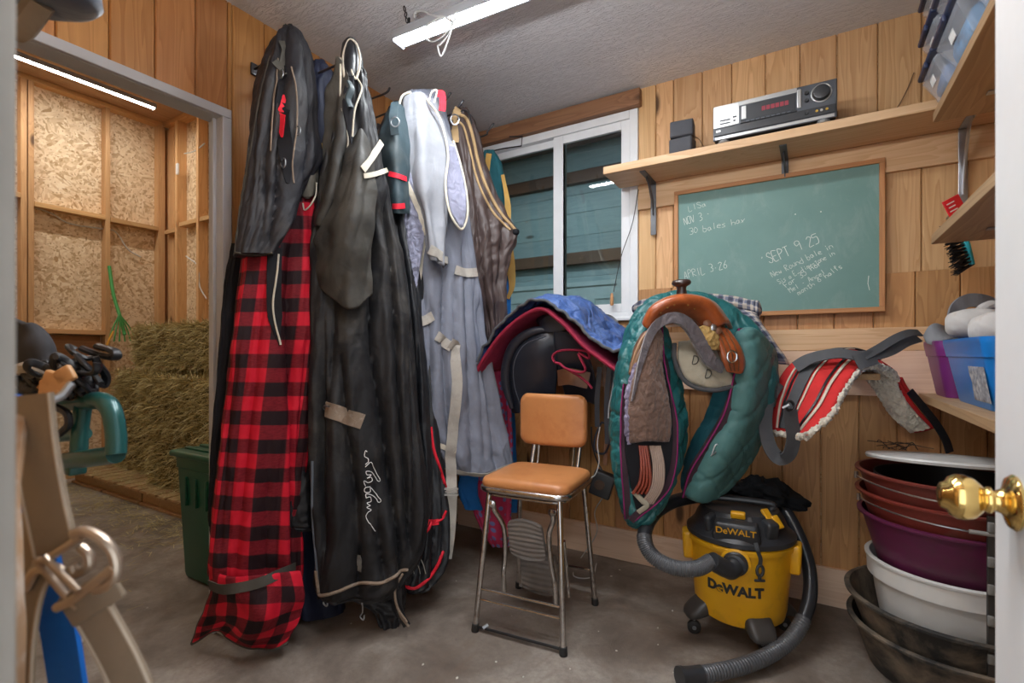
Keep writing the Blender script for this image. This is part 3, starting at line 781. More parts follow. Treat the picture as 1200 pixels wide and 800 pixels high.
# charcoal cover draped over the top
cov = drape([(34, 330, 342, 1.93, 1.95, .5), (44, 322, 352, 1.90, 1.96, .7), (70, 312, 360, 1.85, 1.97, .9), (110, 303, 364, 1.80, 1.96), (150, 297, 367, 1.79, 1.96), (190, 291, 371, 1.78, 1.95), (230, 285, 350, 1.77, 1.92), (265, 279, 339, 1.76, 1.88), (299, 274, 320, 1.75, 1.83, .8)],
            d=.075, amp=.014, nf=6, seed=9, nv=140, nu=150, vd=.04, valleys=[([(318,70),(311,130),(302,200),(300,290)],.7,8,5),([(347,70),(354,140),(348,220)],.9,5,6),([(308,120),(296,200),(288,280)],.5,4,9),([(325,60),(321,150),(314,230),(312,290)],.8,6,4)])
cov.build('neck_cover', NAVYSH, t, smooth=60, label='charcoal neck cover folded over the top')
CV = cov.bvh()
m = MB(); pipeit(m, [CV], [(276, 296), (290, 298), (305, 298), (319, 296)], .004); pipeit(m, [CV], [(275, 296), (283, 235), (293, 180), (303, 120), (316, 66)], .0035, lift=0); m.build('edge_piping', DKSTRAP, t)
# opening with lining and hardware
op, on_ = hits([CV], [(334, 78), (331, 110), (333, 150), (335, 180), (337, 215)], 30, .002)
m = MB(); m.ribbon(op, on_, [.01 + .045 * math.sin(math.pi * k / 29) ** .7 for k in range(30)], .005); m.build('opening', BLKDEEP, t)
rp, rn = hits([CV], [(333, 112), (331, 130), (331, 148), (332, 162)], 16, .006)
m = MB(); m.ribbon(rp, rn, [.006 + .03 * math.sin(math.pi * k / 15) for k in range(16)], .004); m.build('red_lining', REDW, t)
m = MB(); pipeit(m, [CV], [(326, 70), (323, 110), (320, 150), (318, 178)], .003, lift=.006); pipeit(m, [CV], [(342, 80), (347, 110), (347, 150), (342, 190), (344, 215)], .003, lift=.006); m.build('zip_edge', BRTAPE, t)
m = MB(); strapit(m, [CV], [(321, 74), (330, 84), (334, 92)], .03, 10, lift=.01); strapit(m, [CV], [(330, 50), (331, 66), (327, 84)], .022, 14, lift=.008); m.build('strap', DKSTRAP, t)
for px, py in ((332, 90), (347, 154), (333, 192)):
    c, nn = hits([CV], [(px, py), (px + 1, py + 1)], 2, .012)
    m = MB(); m.tube([c[0] + V((math.cos(a) * .013, 0, math.sin(a) * .017)) for a in [2 * math.pi * k / 12 for k in range(12)]], .0025, 6, closed=True); m.build('buckle', STEEL, t)
# grey folded pad poking out under the cover
m = patch([[P(356, 196, 1.96), P(366, 188, 1.97), P(371, 192, 2.0)], [P(354, 212, 1.93), P(364, 205, 1.92), P(371, 206, 1.98)], [P(355, 232, 1.94), P(363, 232, 1.94), P(370, 216, 1.99)]], 20, 20, .025)
m.build('folded_corner', fabric('khaki_grey_shell', (.16, .15, .125), .5), t)
pp = [P(371, 214, 1.94), P(370, 228, 1.93), P(364, 240, 1.92), P(357, 246, 1.93), P(355, 238, 1.93)]
m = MB(); m.tube(pp, .0028, 6, smooth=24); m.build('elastic_cord', CREAM, t)

# black blanket between plaid and casing
b = drape([(285, 272, 292, 1.88, 1.93, .6), (340, 262, 290, 1.87, 1.93), (420, 256, 288, 1.87, 1.93), (500, 249, 285, 1.86, 1.92), (580, 245, 285, 1.85, 1.91), (625, 246, 285, 1.85, 1.91), (648, 255, 285, 1.87, 1.92, .6)], d=.018, amp=.006, nf=4, seed=5, nu=60, nv=60)
tag(b.build('horse_blanket', BLKDEEP), 'black blanket edge showing between the red plaid blanket and the door casing', 'blanket')

# navy blanket behind
t = empty('horse_blanket', P(376, 712, 2.15), 'navy and black blanket hanging behind, between the plaid and the dusty black one', 'blanket')
b = drape([(72, 366, 376, 2.12, 2.15, .6), (90, 362, 388, 2.12, 2.2), (130, 362, 398, 2.12, 2.22), (250, 362, 398, 2.12, 2.22), (400, 358, 395, 2.12, 2.22), (560, 340, 395, 2.06, 2.2), (680, 338, 400, 2.04, 2.18), (722, 345, 405, 2.03, 2.16, .8)], d=.05, amp=.014, nf=6, seed=12, nu=90, nv=90)
b.build('shell', NAVY, t, smooth=60)
m = MB(); strapit(m, [b.bvh()], [(370, 172), (380, 171), (390, 170)], .022, 10); m.build('chest_strap', OCHRE, t)
m = MB(); strapit(m, [b.bvh()], [(366, 228), (376, 227), (388, 222)], .03, 10); m.build('orange_tab', fabric('rust_binding', (.35, .08, .03), .7), t)

# --- dusty black turnout blanket ---------------------------------------------------------
t = empty('horse_blanket', P(420, 700, 2.0), 'dusty black turnout blanket with beige piping and white script lettering', 'blanket')
b3 = drape([(84, 394, 427, 1.98, 2.03, .5), (105, 389, 431, 1.98, 2.04, .7), (150, 383, 440, 1.97, 2.05, .9), (200, 377, 449, 1.96, 2.06), (260, 367, 462, 1.95, 2.08), (320, 364, 474, 1.95, 2.10), (400, 363, 484, 1.95, 2.10), (500, 364, 492, 1.95, 2.09), (600, 366, 500, 1.94, 2.07), (650, 369, 494, 1.93, 2.05), (688, 370, 470, 1.93, 2.02, .9), (699, 373, 460, 1.93, 2.0, .7)],
           d=.085, amp=.020, nf=6, seed=21, nu=190, nv=190, drift=1.6, crumple=.010, vd=.06, valleys=[([(436,250),(430,330),(428,400),(441,480),(453,560),(466,640),(470,680)],1.1,5,12),([(396,420),(404,500),(416,580),(419,690)],.8,10,5),([(452,240),(458,340),(463,440),(472,540),(481,640)],.9,9,4),([(385,290),(388,380),(384,450)],.5,5,9),([(376,450),(374,560),(380,650)],.5,4,8),([(478,380),(484,500),(482,620)],.7,6,5),([(434,540),(440,620),(448,670)],.6,4,9)])
b3.build('shell', TURN, t, smooth=60); B3 = b3.bvh()
# neck loop at the top: binding ring with dark opening
hood = patch([[P(402, 52, 2.0), P(410, 44, 2.0), P(417, 50, 2.02), P(423, 68, 2.03)], [P(400, 72, 1.99), P(409, 66, 1.95), P(417, 70, 1.98), P(425, 84, 2.03)], [P(398, 92, 1.98), P(408, 92, 1.95), P(417, 94, 1.97), P(426, 100, 2.02)]], 26, 26, .02)
hood.build('neck_fold', BLKSH, t)
m = MB(); HB = hood.bvh()
m.tube([P(x, y, tt) for x, y, tt in ((412, 118, 1.93), (404, 92, 1.93), (402, 66, 1.95), (409, 47, 1.98), (418, 52, 1.98), (422, 72, 1.97), (417, 92, 1.95), (411, 80, 1.945), (407, 62, 1.95))], .0045, 8, smooth=60)
m.build('neck_binding', CREAM, t)
lp = patch([[P(399, 68, 1.965), P(404, 76, 1.94), P(411, 100, 1.935)], [P(386, 110, 1.95), P(397, 115, 1.91), P(407, 130, 1.93)], [P(380, 170, 1.94), P(394, 175, 1.895), P(412, 172, 1.93)], [P(372, 225, 1.93), P(388, 232, 1.88), P(402, 235, 1.92)], [P(364, 262, 1.93), P(376, 266, 1.89), P(386, 262, 1.93)]], 40, 90, .012,
           disp=lambda u, v, p: .012 * math.sin(u * 9 + v * 5) + .012 * noise.noise(p * 16))
lp.build('neck_flap', OLIVE, t, smooth=60); LPB = lp.bvh()
m = MB(); m.tube([P(x, y, tt) for x, y, tt in ((399, 68, 1.95), (399, 90, 1.92), (399, 115, 1.905), (402, 140, 1.90), (407, 160, 1.91), (407, 178, 1.92))], .0042, 7, smooth=40); m.build('flap_piping', CREAM, t)
dk = patch([[P(405, 92, 1.925), P(415, 88, 1.935)], [P(401, 120, 1.895), P(415, 118, 1.92)], [P(405, 145, 1.90), P(414, 148, 1.915)], [P(411, 168, 1.905), P(413, 170, 1.91)]], 12, 30, .006); dk.build('flap_lining', BLKDEEP, t)
m = MB(); m.tube([P(x, y, tt) for x, y, tt in ((409, 96, 1.90), (412, 104, 1.89), (408, 116, 1.885), (411, 126, 1.885))], .006, 7, smooth=16, flat=2.2); m.build('teal_tab', DKTEAL, t)
m = MB(); m.tube([P(x, y, tt) for x, y, tt in ((419, 92, 1.92), (424, 104, 1.93), (416, 128, 1.90), (413, 160, 1.90))], .0035, 6, smooth=26); m.build('inner_piping', CREAM, t)
# diagonal folded panel (left -> crossing at 410,265)
fp = patch([[P(412, 165, 1.93), P(424, 150, 1.93), P(436, 180, 1.98)], [P(398, 215, 1.90), P(420, 205, 1.86), P(438, 230, 1.95)], [P(380, 262, 1.90), P(415, 262, 1.83), P(436, 270, 1.93)], [P(368, 285, 1.92), P(405, 320, 1.85), P(434, 310, 1.93)], [P(372, 330, 1.94), P(408, 362, 1.87), P(436, 345, 1.94)]], 50, 90, .012,
           disp=lambda u, v, p: .014 * noise.noise(p * 11 + V((2, 0, 0))) + .010 * abs(math.sin(u * 7 + v * 4)) * sm(0, .3, v))
fp.build('folded_panel', OLIVE, t, smooth=60)
ALL3 = [B3, LPB, fp.bvh()]
m = MB(); strapit(m, ALL3, [(446, 167), (438, 180), (430, 191), (424, 199)], .026, 16, lift=.006); strapit(m, ALL3, [(425, 206), (440, 204), (454, 199)], .018, 14, lift=.006); m.build('cream_tape', CREAM, t)
m = MB(); strapit(m, ALL3, [(383, 479), (396, 484), (410, 489), (425, 494)], .058, 18, lift=.006); m.build('surcingle_loop', BRTAPE, t, label='brown webbing patch')
m = MB()
cl = hits(ALL3, [(380, 481), (384, 475), (388, 476)], 12, .012)[0]; m.tube(cl, .004, 6); m.build('clip', STEEL, t)
m = MB(); pipeit(m, ALL3, [(371, 668), (373, 688), (376, 697), (395, 693), (420, 683), (445, 683), (461, 676), (470, 668), (478, 667)], .0065, 70, lift=.003); m.build('hem_piping', BRTAPE, t)
m = MB(); pipeit(m, ALL3, [(366, 540), (366, 600), (370, 650), (373, 690)], .005, 50, lift=.0); m.build('side_piping', fabric('slate_binding', (.12, .14, .17), .7), t)
m = MB(); strapit(m, ALL3, [(421, 650), (421, 668)], .032, 8, lift=.005); m.build('grey_patch', fabric('ash_patch', (.20, .19, .175), .7), t)
# white embroidered script running down the fold
scr = [[(430, 529), (428, 528), (427, 534), (431, 537), (431, 541), (428, 544)],
       [(428, 547), (434, 541), (438, 548), (445, 561), (443, 563), (435, 553), (429, 552), (430, 556), (434, 556), (430, 560)],
       [(430, 560), (434, 559), (435, 563), (431, 565), (427, 563), (428, 569)],
       [(433, 570), (428, 571), (428, 576), (433, 576), (433, 571), (438, 576), (446, 585), (444, 588), (437, 581), (429, 578), (429, 583)],
       [(429, 583), (433, 582), (434, 587), (430, 589), (433, 592), (430, 594), (434, 597), (431, 600)], [(431, 600), (429, 605), (433, 613), (439, 622)]]
m = MB()
for s_ in scr: pipeit(m, ALL3, s_, .0015, 90, lift=.005, nn=5)
m.build('script_lettering', mat('white_thread', (.85, .85, .85), .6), t)
# black lining hanging below the hem
ln = drape([(668, 385, 470, 1.98, 2.06, .7), (690, 390, 476, 1.99, 2.06, .8), (712, 432, 474, 2.0, 2.05, .7), (735, 446, 466, 2.0, 2.02, .4)], d=.04, amp=.012, nf=6, seed=30, nu=80, nv=40)
ln.build('lining_tail', BLKSH, t, smooth=60)
m = MB(); 
for q in ([(462, 682, 1.96), (464, 705, 1.955), (470, 722, 1.95), (479, 734, 1.945)], [(472, 672, 1.97), (463, 690, 1.955), (466, 712, 1.95), (477, 729, 1.945)]): m.tube([P(*k) for k in q], .005, 7, smooth=20)
m.build('hanging_binding', BRTAPE, t)
m = MB(); m.ribbon(crom([P(466, 690, 1.97), P(468, 715, 1.965), P(477, 733, 1.96)], 14), V((SA, -CA, 0)), .03, .004); m.build('hanging_strap', BLKSH, t)
for x in (381, 424):
    y = 700 if x < 400 else 716
    m = MB(); m.tube([P(x, y - 14, 1.93), P(x + 1, y, 1.93), P(x - 2, y + 6, 1.93), P(x + 2, y + 10, 1.93), P(x + 3, y + 4, 1.93)], .003, 6, smooth=16); m.build('snap', STEEL, t)
# dark sleeve-like fold left of it
m = drape([(440, 352, 368, 1.98, 2.0, .5), (520, 345, 368, 1.96, 2.0), (580, 334, 366, 1.93, 1.98), (612, 336, 368, 1.93, 1.98), (622, 345, 366, 1.94, 1.98, .5)], d=.025, amp=.004, nf=4, seed=33, nu=60, nv=50)
tag(m.build('horse_blanket', BLKSH), 'black blanket fold bulging between the plaid body and the piped black blanket', 'blanket')

# --- dark slate / black blanket with red trim ---------------------------------------------
t = empty('horse_blanket', P(490, 690, 2.2), 'black blanket with red binding straps hanging between the dusty black and grey ones', 'blanket')
b4 = drape([(122, 458, 470, 2.36, 2.38, .5), (140, 452, 478, 2.3, 2.4, .7), (180, 443, 484, 2.25, 2.42), (250, 450, 488, 2.24, 2.38), (330, 466, 495, 2.22, 2.34), (430, 476, 503, 2.20, 2.32), (520, 480, 513, 2.16, 2.30), (600, 484, 524, 2.14, 2.26), (650, 478, 523, 2.12, 2.22), (680, 466, 510, 2.10, 2.18), (691, 470, 492, 2.10, 2.14, .6)],
           d=.07, amp=.018, nf=7, seed=41, nu=150, nv=140, vd=.05, valleys=[([(488,350),(495,450),(500,560),(502,680)],1,5,7),([(504,440),(510,520),(514,640)],.9,4,6),([(478,400),(484,540),(486,680)],.7,6,5)])
b4.build('shell', BLKSH, t, smooth=60); B4 = b4.bvh()
top = patch([[P(455, 128, 2.27), P(466, 122, 2.24), P(478, 128, 2.30)], [P(444, 165, 2.2), P(462, 165, 2.16), P(481, 165, 2.25)], [P(449, 205, 2.2), P(464, 205, 2.14), P(480, 205, 2.22)], [P(456, 250, 2.2), P(466, 250, 2.13), P(480, 250, 2.2)]], 30, 50, .01, disp=lambda u, v, p: .01 * noise.noise(p * 13))
top.build('shoulder', DKTEAL, t, smooth=60); T4 = top.bvh()
m = MB(); strapit(m, [B4, T4], [(457, 204), (466, 207), (475, 210)], .022, 12, lift=.006); strapit(m, [B4, T4], [(461, 242), (467, 242), (473, 241)], .022, 12, lift=.006); m.build('red_strap', REDW, t)
m = MB(); m.ribbon(crom([P(463, 120, 2.2), P(461, 138, 2.15), P(463, 158, 2.14)], 12), V((SA, -CA, 0)), .035, .004); m.build('neck_strap', DKTEAL, t)
m = MB(); c = P(463, 143, 2.12); m.tube([c + V((CA * .018 * math.cos(a), SA * .018 * math.cos(a), .02 * math.sin(a))) for a in [math.pi * k / 8 for k in range(16)]], .003, 6, closed=True); m.build('square_ring', STEEL, t)
m = MB()
pipeit(m, [B4], [(505, 500), (508, 525), (516, 550), (522, 570)], .007, 30); pipeit(m, [B4], [(523, 598), (518, 608), (508, 612)], .006, 16); strapit(m, [B4], [(499, 611), (506, 612), (514, 611)], .024, 10)
pipeit(m, [B4], [(519, 646), (512, 664), (500, 680), (486, 689), (472, 686)], .007, 30); pipeit(m, [B4], [(505, 612), (502, 620), (497, 625)], .006, 12)
m.build('red_binding', REDW, t)
m = MB()
for x in (482, 489, 496): 
    pts = hits([B4], [(x - 7, 645), (x, 660), (x + 3, 672)], 14, .003)[0]; m.tube(pts, .0018, 5)
m.build('stitching', GRWEB, t)

# --- grey canvas blanket --------------------------------------------------------------------
t = empty('horse_blanket', P(550, 560, 2.4), 'light grey canvas blanket with cream edging and a long hanging webbing strap', 'blanket')
b5 = drape([(108, 478, 508, 2.36, 2.44, .5), (122, 474, 516, 2.34, 2.46, .8), (170, 473, 528, 2.31, 2.46), (220, 474, 540, 2.30, 2.46), (290, 476, 553, 2.28, 2.46), (350, 483, 563, 2.27, 2.46), (400, 487, 570, 2.26, 2.46), (450, 489, 579, 2.26, 2.47), (500, 492, 588, 2.27, 2.49), (530, 512, 594, 2.28, 2.50), (549, 524, 600, 2.30, 2.50, .9), (556, 536, 600, 2.33, 2.50, .7)],
           d=.075, amp=.016, nf=8, seed=52, nu=190, nv=170, crumple=.007, vd=.055, valleys=[([(514,300),(510,400),(517,500),(522,545)],1,7,5),([(538,280),(539,380),(542,470),(545,550)],.9,6,10),([(560,360),(567,450),(574,548)],1,12,5),([(524,330),(524,420)],.7,4,4),([(552,330),(556,430),(560,540)],.5,6,6),([(496,360),(498,470)],.6,4,7)])
b5.build('shell', GREYD, t, smooth=60); B5 = b5.bvh()
f1 = patch([[P(472, 115, 2.32), P(483, 108, 2.27), P(499, 112, 2.28), P(510, 116, 2.35)], [P(472, 160, 2.28), P(485, 160, 2.22), P(503, 160, 2.24), P(523, 150, 2.34)], [P(475, 205, 2.25), P(490, 215, 2.19), P(508, 215, 2.22), P(534, 190, 2.33)], [P(491, 250, 2.23), P(500, 255, 2.18), P(512, 262, 2.22), P(524, 262, 2.28)], [P(504, 300, 2.23), P(508, 305, 2.2), P(514, 310, 2.22), P(520, 315, 2.25)]], 50, 90, .01,
           disp=lambda u, v, p: .012 * noise.noise(p * 9) + .008 * math.sin(u * 14 + v * 3))
f1.build('front_panel', GREY, t, smooth=60)
fl = patch([[P(474, 200, 2.245), P(482, 204, 2.215), P(490, 250, 2.215)], [P(471, 260, 2.25), P(481, 265, 2.22), P(497, 275, 2.22)], [P(472, 320, 2.25), P(479, 325, 2.225), P(491, 320, 2.22)], [P(479, 370, 2.25), P(481, 372, 2.235), P(485, 370, 2.23)]], 26, 70, .014, disp=lambda u, v, p: .006 * noise.noise(p * 60))
fl.build('fleece_lining', FLEECE, t, smooth=60)
A5 = [B5, f1.bvh(), fl.bvh()]
m = MB(); strapit(m, A5, [(474, 206), (482, 225), (492, 250), (497, 275), (494, 305), (489, 340), (486, 370), (490, 400), (496, 430), (496, 470), (495, 500), (502, 515), (520, 524), (535, 528)], .022, 90, lift=.005); m.build('cream_edge', CREAM, t)
m = MB(); m.tube([P(x, y, tt) for x, y, tt in ((500, 116, 2.24), (516, 140, 2.27), (525, 180, 2.27), (522, 215, 2.24), (526, 245, 2.23), (534, 262, 2.24), (542, 268, 2.27), (548, 250, 2.30), (546, 222, 2.32), (539, 190, 2.33), (531, 165, 2.33))], .0055, 8, smooth=80); m.build('armhole_binding', CREAM, t)
ah = patch([[P(526, 170, 2.29), P(532, 168, 2.31)], [P(524, 215, 2.26), P(543, 210, 2.31)], [P(528, 245, 2.25), P(547, 240, 2.29)], [P(538, 265, 2.26), P(543, 266, 2.27)]], 16, 40, .01, disp=lambda u, v, p: .004 * noise.noise(p * 60)); ah.build('armhole_fleece', FLEECE, t)
m = MB(); pass
for pl, w_ in (([(504, 292), (513, 298), (524, 306)], .042), ([(533, 316), (545, 320), (558, 319)], .042), ([(489, 378), (498, 375), (508, 370)], .042), ([(511, 393), (520, 400), (528, 407)], .045)): strapit(MB(), A5, pl, w_, 14, lift=.007).build('sewn_webbing', GRWEB, t)
sp_, sn_ = hits(A5, [(526, 402), (534, 412), (534, 460), (531, 520), (529, 560)], 50, .014); 
sp_ = sp_ + crom([sp_[-1], P(529, 590, 2.22), P(527, 625, 2.2), (P(523, 654, 2.2))], 16)[1:]
sn_ = sn_ + [V((SA, -CA, 0))] * 15
m = MB(); m.ribbon(sp_, [V((SA, -CA, 0))] * len(sp_), .048, .004); lg = m.build('long_strap', GRWEB, t, label='long hanging grey webbing strap')
m = MB(); c = P(529, 576, 2.205); rr = Matrix.Rotation(math.atan2(SA, CA), 3, 'Z'); m.box(c + V((0, 0, .013)), (.062, .01, .007), rr); m.box(c - V((0, 0, .013)), (.062, .01, .007), rr); m.box(c, (.055, .006, .006), rr); m.build('slider', mat('grey_buckle', (.5, .48, .45), .4, metal=.5), lg)
m = MB(); m.tube([P(x, y, 2.24) for x, y in ((503, 118), (506, 108), (512, 106), (509, 120))], .004, 7, smooth=20); m.build('hanging_loop', CREAM, t); m = MB(); m.tube([P(x, y, 2.27) for x, y in ((467, 125), (472, 112), (482, 108))], .005, 7, smooth=20); m.build('hanging_loop', CREAM, t)
m = MB(); m.ribbon(crom([P(512, 110, 2.3), P(518, 110, 2.3), P(519, 122, 2.29), P(518, 130, 2.29)], 14), V((SA, -CA, 0)), .03, .004); m.build('red_tab', REDW, t)
m = MB(); strapit(m, A5, [(522, 549), (545, 554), (570, 556), (590, 548), (600, 545)], .02, 40, lift=.003); m.build('hem', GRWEB, t)

# --- brown blanket ---------------------------------------------------------------------------
t = empty('horse_blanket', P(575, 410, 2.55), 'brown quilted blanket with tan piping hanging beside the window', 'blanket')
b6 = drape([(128, 533, 545, 2.52, 2.56, .5), (150, 527, 556, 2.5, 2.6, .8), (200, 535, 568, 2.48, 2.62), (240, 542, 584, 2.47, 2.62), (272, 547, 603, 2.46, 2.60), (300, 550, 597, 2.46, 2.58), (330, 554, 590, 2.47, 2.57), (370, 562, 590, 2.50, 2.58), (405, 570, 588, 2.53, 2.57, .7)], d=.06, amp=.016, nf=6, seed=61, nu=130, nv=120, crumple=.012, vd=.045, valleys=[([(546,190),(556,270),(566,380)],.9,5,8),([(566,240),(572,300),(577,380)],.8,6,5),([(585,260),(581,330)],.7,5,5)])
b6.build('shell', BROWN, t, smooth=60); B6 = [b6.bvh()]
m = MB()
pipeit(m, B6, [(532, 135), (545, 138), (553, 158), (560, 190), (570, 220), (585, 248), (600, 266), (606, 273)], .0085, 60, lift=.004)
pipeit(m, B6, [(529, 140), (541, 146), (548, 165), (556, 200), (566, 228), (580, 252), (598, 270)], .006, 60, lift=.003)
m.build('tan_piping', TANB, t)
m = MB(); strapit(m, B6, [(536, 128), (534, 148), (533, 168)], .04, 12, lift=.01); m.build('tan_strap', TANB, t)
m = MB(); c = P(533, 140, 2.42); m.tube([c + V((CA * .02 * math.cos(a), SA * .02 * math.cos(a), .025 * math.sin(a))) for a in [math.pi * k / 8 for k in range(16)]], .0035, 6, closed=True); m.build('ring', STEEL, t)
m = MB(); m.tube([P(x, y, 2.5) for x, y in ((540, 158), (536, 140), (541, 130), (549, 132), (553, 145))], .004, 7, smooth=24); m.build('hanging_loop', BLKSH, t)
m = MB(); c, _ = hits(B6, [(604, 272), (605, 275)], 2, .004); m.rbox(c[0], (.03, .03, .03), .01); m.build('knot', BLKDEEP, t)
m = MB(); pipeit(m, B6, [(571, 270), (566, 300), (562, 330)], .003, 20); m.build('seam', BROWN, t)

# --- patterned, blue and teal ones behind --------------------------------------------------
t = empty('horse_blanket', P(575, 640, 2.6), 'red blanket with blue dot print showing below and beside the grey one', 'blanket')
b7 = drape([(250, 560, 575, 2.64, 2.68, .6), (335, 564, 586, 2.63, 2.70), (400, 566, 592, 2.62, 2.70), (500, 560, 600, 2.6, 2.68), (560, 546, 600, 2.58, 2.66), (600, 556, 599, 2.58, 2.66), (628, 568, 598, 2.58, 2.64), (640, 576, 596, 2.60, 2.63, .6)], d=.025, amp=.012, nf=6, seed=71, nu=90, nv=90)
b7.build('printed_shell', FLORAL, t, smooth=60)
m = drape([(545, 540, 562, 2.53, 2.57, .6), (575, 537, 560, 2.53, 2.57), (597, 545, 566, 2.54, 2.58, .6)], d=.02, amp=.006, nf=4, nu=40, nv=20, seed=5); m.build('blue_corner', BLUEC, t)
b8 = drape([(270, 586, 594, 2.76, 2.78, .5), (320, 585, 597, 2.75, 2.79), (400, 586, 598, 2.73, 2.79), (500, 590, 603, 2.72, 2.77), (600, 594, 606, 2.70, 2.74, .7)], d=.02, amp=.010, nf=4, seed=81, nu=60, nv=60)
tag(b8.build('horse_blanket', BLUEC, smooth=60), 'bright blue nylon blanket hanging in a narrow strip left of the window', 'blanket')
t = empty('horse_blanket', P(585, 350, 2.85), 'petrol teal blanket with ochre edging hanging in front of the window corner', 'blanket')
b9 = drape([(176, 568, 578, 2.84, 2.88, .5), (195, 566, 588, 2.83, 2.9), (240, 568, 592, 2.82, 2.9), (290, 575, 597, 2.82, 2.88), (340, 580, 598, 2.82, 2.87), (352, 584, 596, 2.83, 2.86, .6)], d=.022, amp=.010, nf=5, seed=91, nu=70, nv=60)
b9.build('shell', TEALC, t, smooth=60)
m = MB(); m.ribbon(crom([P(589, 205, 2.78), P(595, 240, 2.76), P(593, 270, 2.76), P(598, 310, 2.75), P(600, 335, 2.75), (P(595, 350, 2.75))], 30), V((SA, -CA, 0)), [.02 + .035 * math.sin(math.pi * k / 29) ** 2 for k in range(30)], .008); m.build('ochre_edge', OCHRE, t)
m = MB(); m.ribbon(crom([P(573, 180, 2.78), P(571, 195, 2.77), P(569, 212, 2.77)], 10), V((SA, -CA, 0)), .03, .004); m.build('ochre_strap', OCHRE, t)
# ================================================================== SADDLES ON THE BACK WALL
BURG = fabric('burgundy_pad', (.30, .03, .075), .75, weave=500)
BURGD = fabric('burgundy_webbing', (.30, .02, .05), .7)
BLUEN = fabric('royal_blue_nylon', (.045, .10, .29), .5, (.09, .14, .27), 6, wr=1.2, crinkle=26, spec=.5)
BLKLEA = mat('black_leather', (.018, .022, .034), .36, var=.2, vs=14, bump=.12, bs=220)
BRLEA = mat('brown_leather', (.16, .065, .03), .45, var=.25, vs=14, bump=.15, bs=160)
COGNAC = mat('cognac_leather', (.36, .085, .022), .28, var=.3, vs=9, bump=.08, bs=180, coat=.3, dirt=(.12, .03, .012), dscale=9, dlo=.5, dhi=.8)
TEAL = fabric('teal_quilted_nylon', (.012, .105, .11), .36, (.03, .15, .145), 6, wr=.9, crinkle=22, spec=.5)
TEALD = fabric('teal_quilt_lining', (.012, .075, .095), .5, wr=.6)
TEALG = fabric('teal_grey_nylon', (.07, .17, .165), .5, wr=.5)
ZIPP = fabric('aubergine_zip_tape', (.055, .030, .040), .7)
MAG = fabric('magenta_piping', (.25, .02, .12), .7)
GFELT = fabric('grey_felt', (.12, .105, .115), .95, (.20, .18, .19), 60, weave=260, wr=.9, crinkle=30, sheen=.4)
BFLEECE = fabric('brown_fleece', (.17, .105, .08), .98, (.22, .15, .12), 40, weave=300, wr=.6, crinkle=60, sheen=.4)
LILAC = fabric('lilac_wool', (.26, .23, .33), .98, weave=200, wr=.9, crinkle=60)
CREAMQ = fabric('cream_quilted_pad', (.44, .40, .31), .85, (.30, .27, .20), 12)
GOLDF = fabric('golden_sheepskin', (.50, .33, .12), .98, weave=200, wr=.8, crinkle=60)
REDP = fabric('red_felt', (.62, .035, .035), .85, (.45, .03, .03), 10)
SHEEP = fabric('cream_sheepskin', (.80, .74, .62), .98, (.5, .43, .34), 20, weave=150, wr=1, crinkle=70, sheen=.5)
CHARC = fabric('charcoal_webbing', (.085, .088, .095), .75)
def tartan():
    n = NT('navy_cream_tartan'); tc = n.n.new('ShaderNodeTexCoord'); sp = n.n.new('ShaderNodeSeparateXYZ'); n.l(tc.outputs['UV'], sp.inputs[0])
    def st(o, per, ph, w): return n.ramp(n.math('FRACT', n.math('ADD', n.math('DIVIDE', o, per), ph)), [(0, (1,) * 3), (w, (1,) * 3), (w + .04, (0,) * 3)])
    a = n.math('MULTIPLY', n.math('ADD', st(sp.outputs[0], .05, 0, .45), st(sp.outputs[1], .05, .2, .45)), .5)
    l_ = n.math('MAXIMUM', st(sp.outputs[0], .05, .4, .06), st(sp.outputs[1], .05, .6, .06))
    c = n.ramp(a, [(0, (.42, .38, .33)), (.5, (.13, .14, .19)), (1, (.03, .035, .06))]); c = n.mix(n.math('MULTIPLY', l_, .6), c, (.55, .45, .38))
    n.color(c); n.set(Roughness=.8); n.bump(n.noise(n.co(), 16, 4), .4, .02); return n.m
TARTAN = tartan()
def Y_(pts, y): return [PY(px, py, y) for px, py in pts]

# ---- saddle racks (wooden arms on the wall)
RACKW = wood('rack_arm_wood', (.55, .33, .16), (.38, .2, .09), axis='Y', kn=.3)
for x, z, y0, lb in ((-1.02, 1.10, 2.12, 'wooden saddle rack arm under the black saddle'), (-.43, 1.13, 2.1, 'wooden saddle rack arm under the tan western saddle'), (.17, 1.015, 2.2, 'wooden rack arm carrying the red bareback pad')):
    m = MB(); m.curcol = .5; m.bb(x - .045, x + .045, y0 + .10, YB - .022, z - .012, z + .012)
    m.build('saddle_rack', RACKW, label=lb, cat='rack', bevel=.004, smooth=0)

# ---- english saddle + burgundy pad + blue cover ---------------------------------------------
ya, yb_ = 1.95, 2.50
near = [(557, 437), (572, 412), (598, 381), (630, 363), (655, 376), (688, 408), (727, 437)]
NP = Y_(near, ya)
def back(pts, y, dz=0, sx=1.0, cx=-1.02): return [V((cx + (p.x - cx) * sx, y, p.z + dz)) for p in pts]
rows = [NP, back(NP, 2.14, .01, .99), back(NP, 2.33, .0, .97), back(NP, yb_, -.02, .94)]
pad = patch(rows, 70, 50, .016, disp=lambda u, v, p: .003 * math.sin(u * 120) * math.sin(v * 60) * .5 + .006 * noise.noise(p * 8))
t = empty('saddle_pad', V((-1.02, 2.2, 1.0)), 'burgundy english saddle pad arched over the black saddle', 'saddle pad')
pad.build('pad', BURG, t, smooth=60)
m = MB(); m.tube(edge(pad, 'top'), .009, 8); m.build('front_piping', BURGD, t)
m = MB(); m.tube(edge(pad, 'right'), .008, 8); m.build('side_piping', BURGD, t)
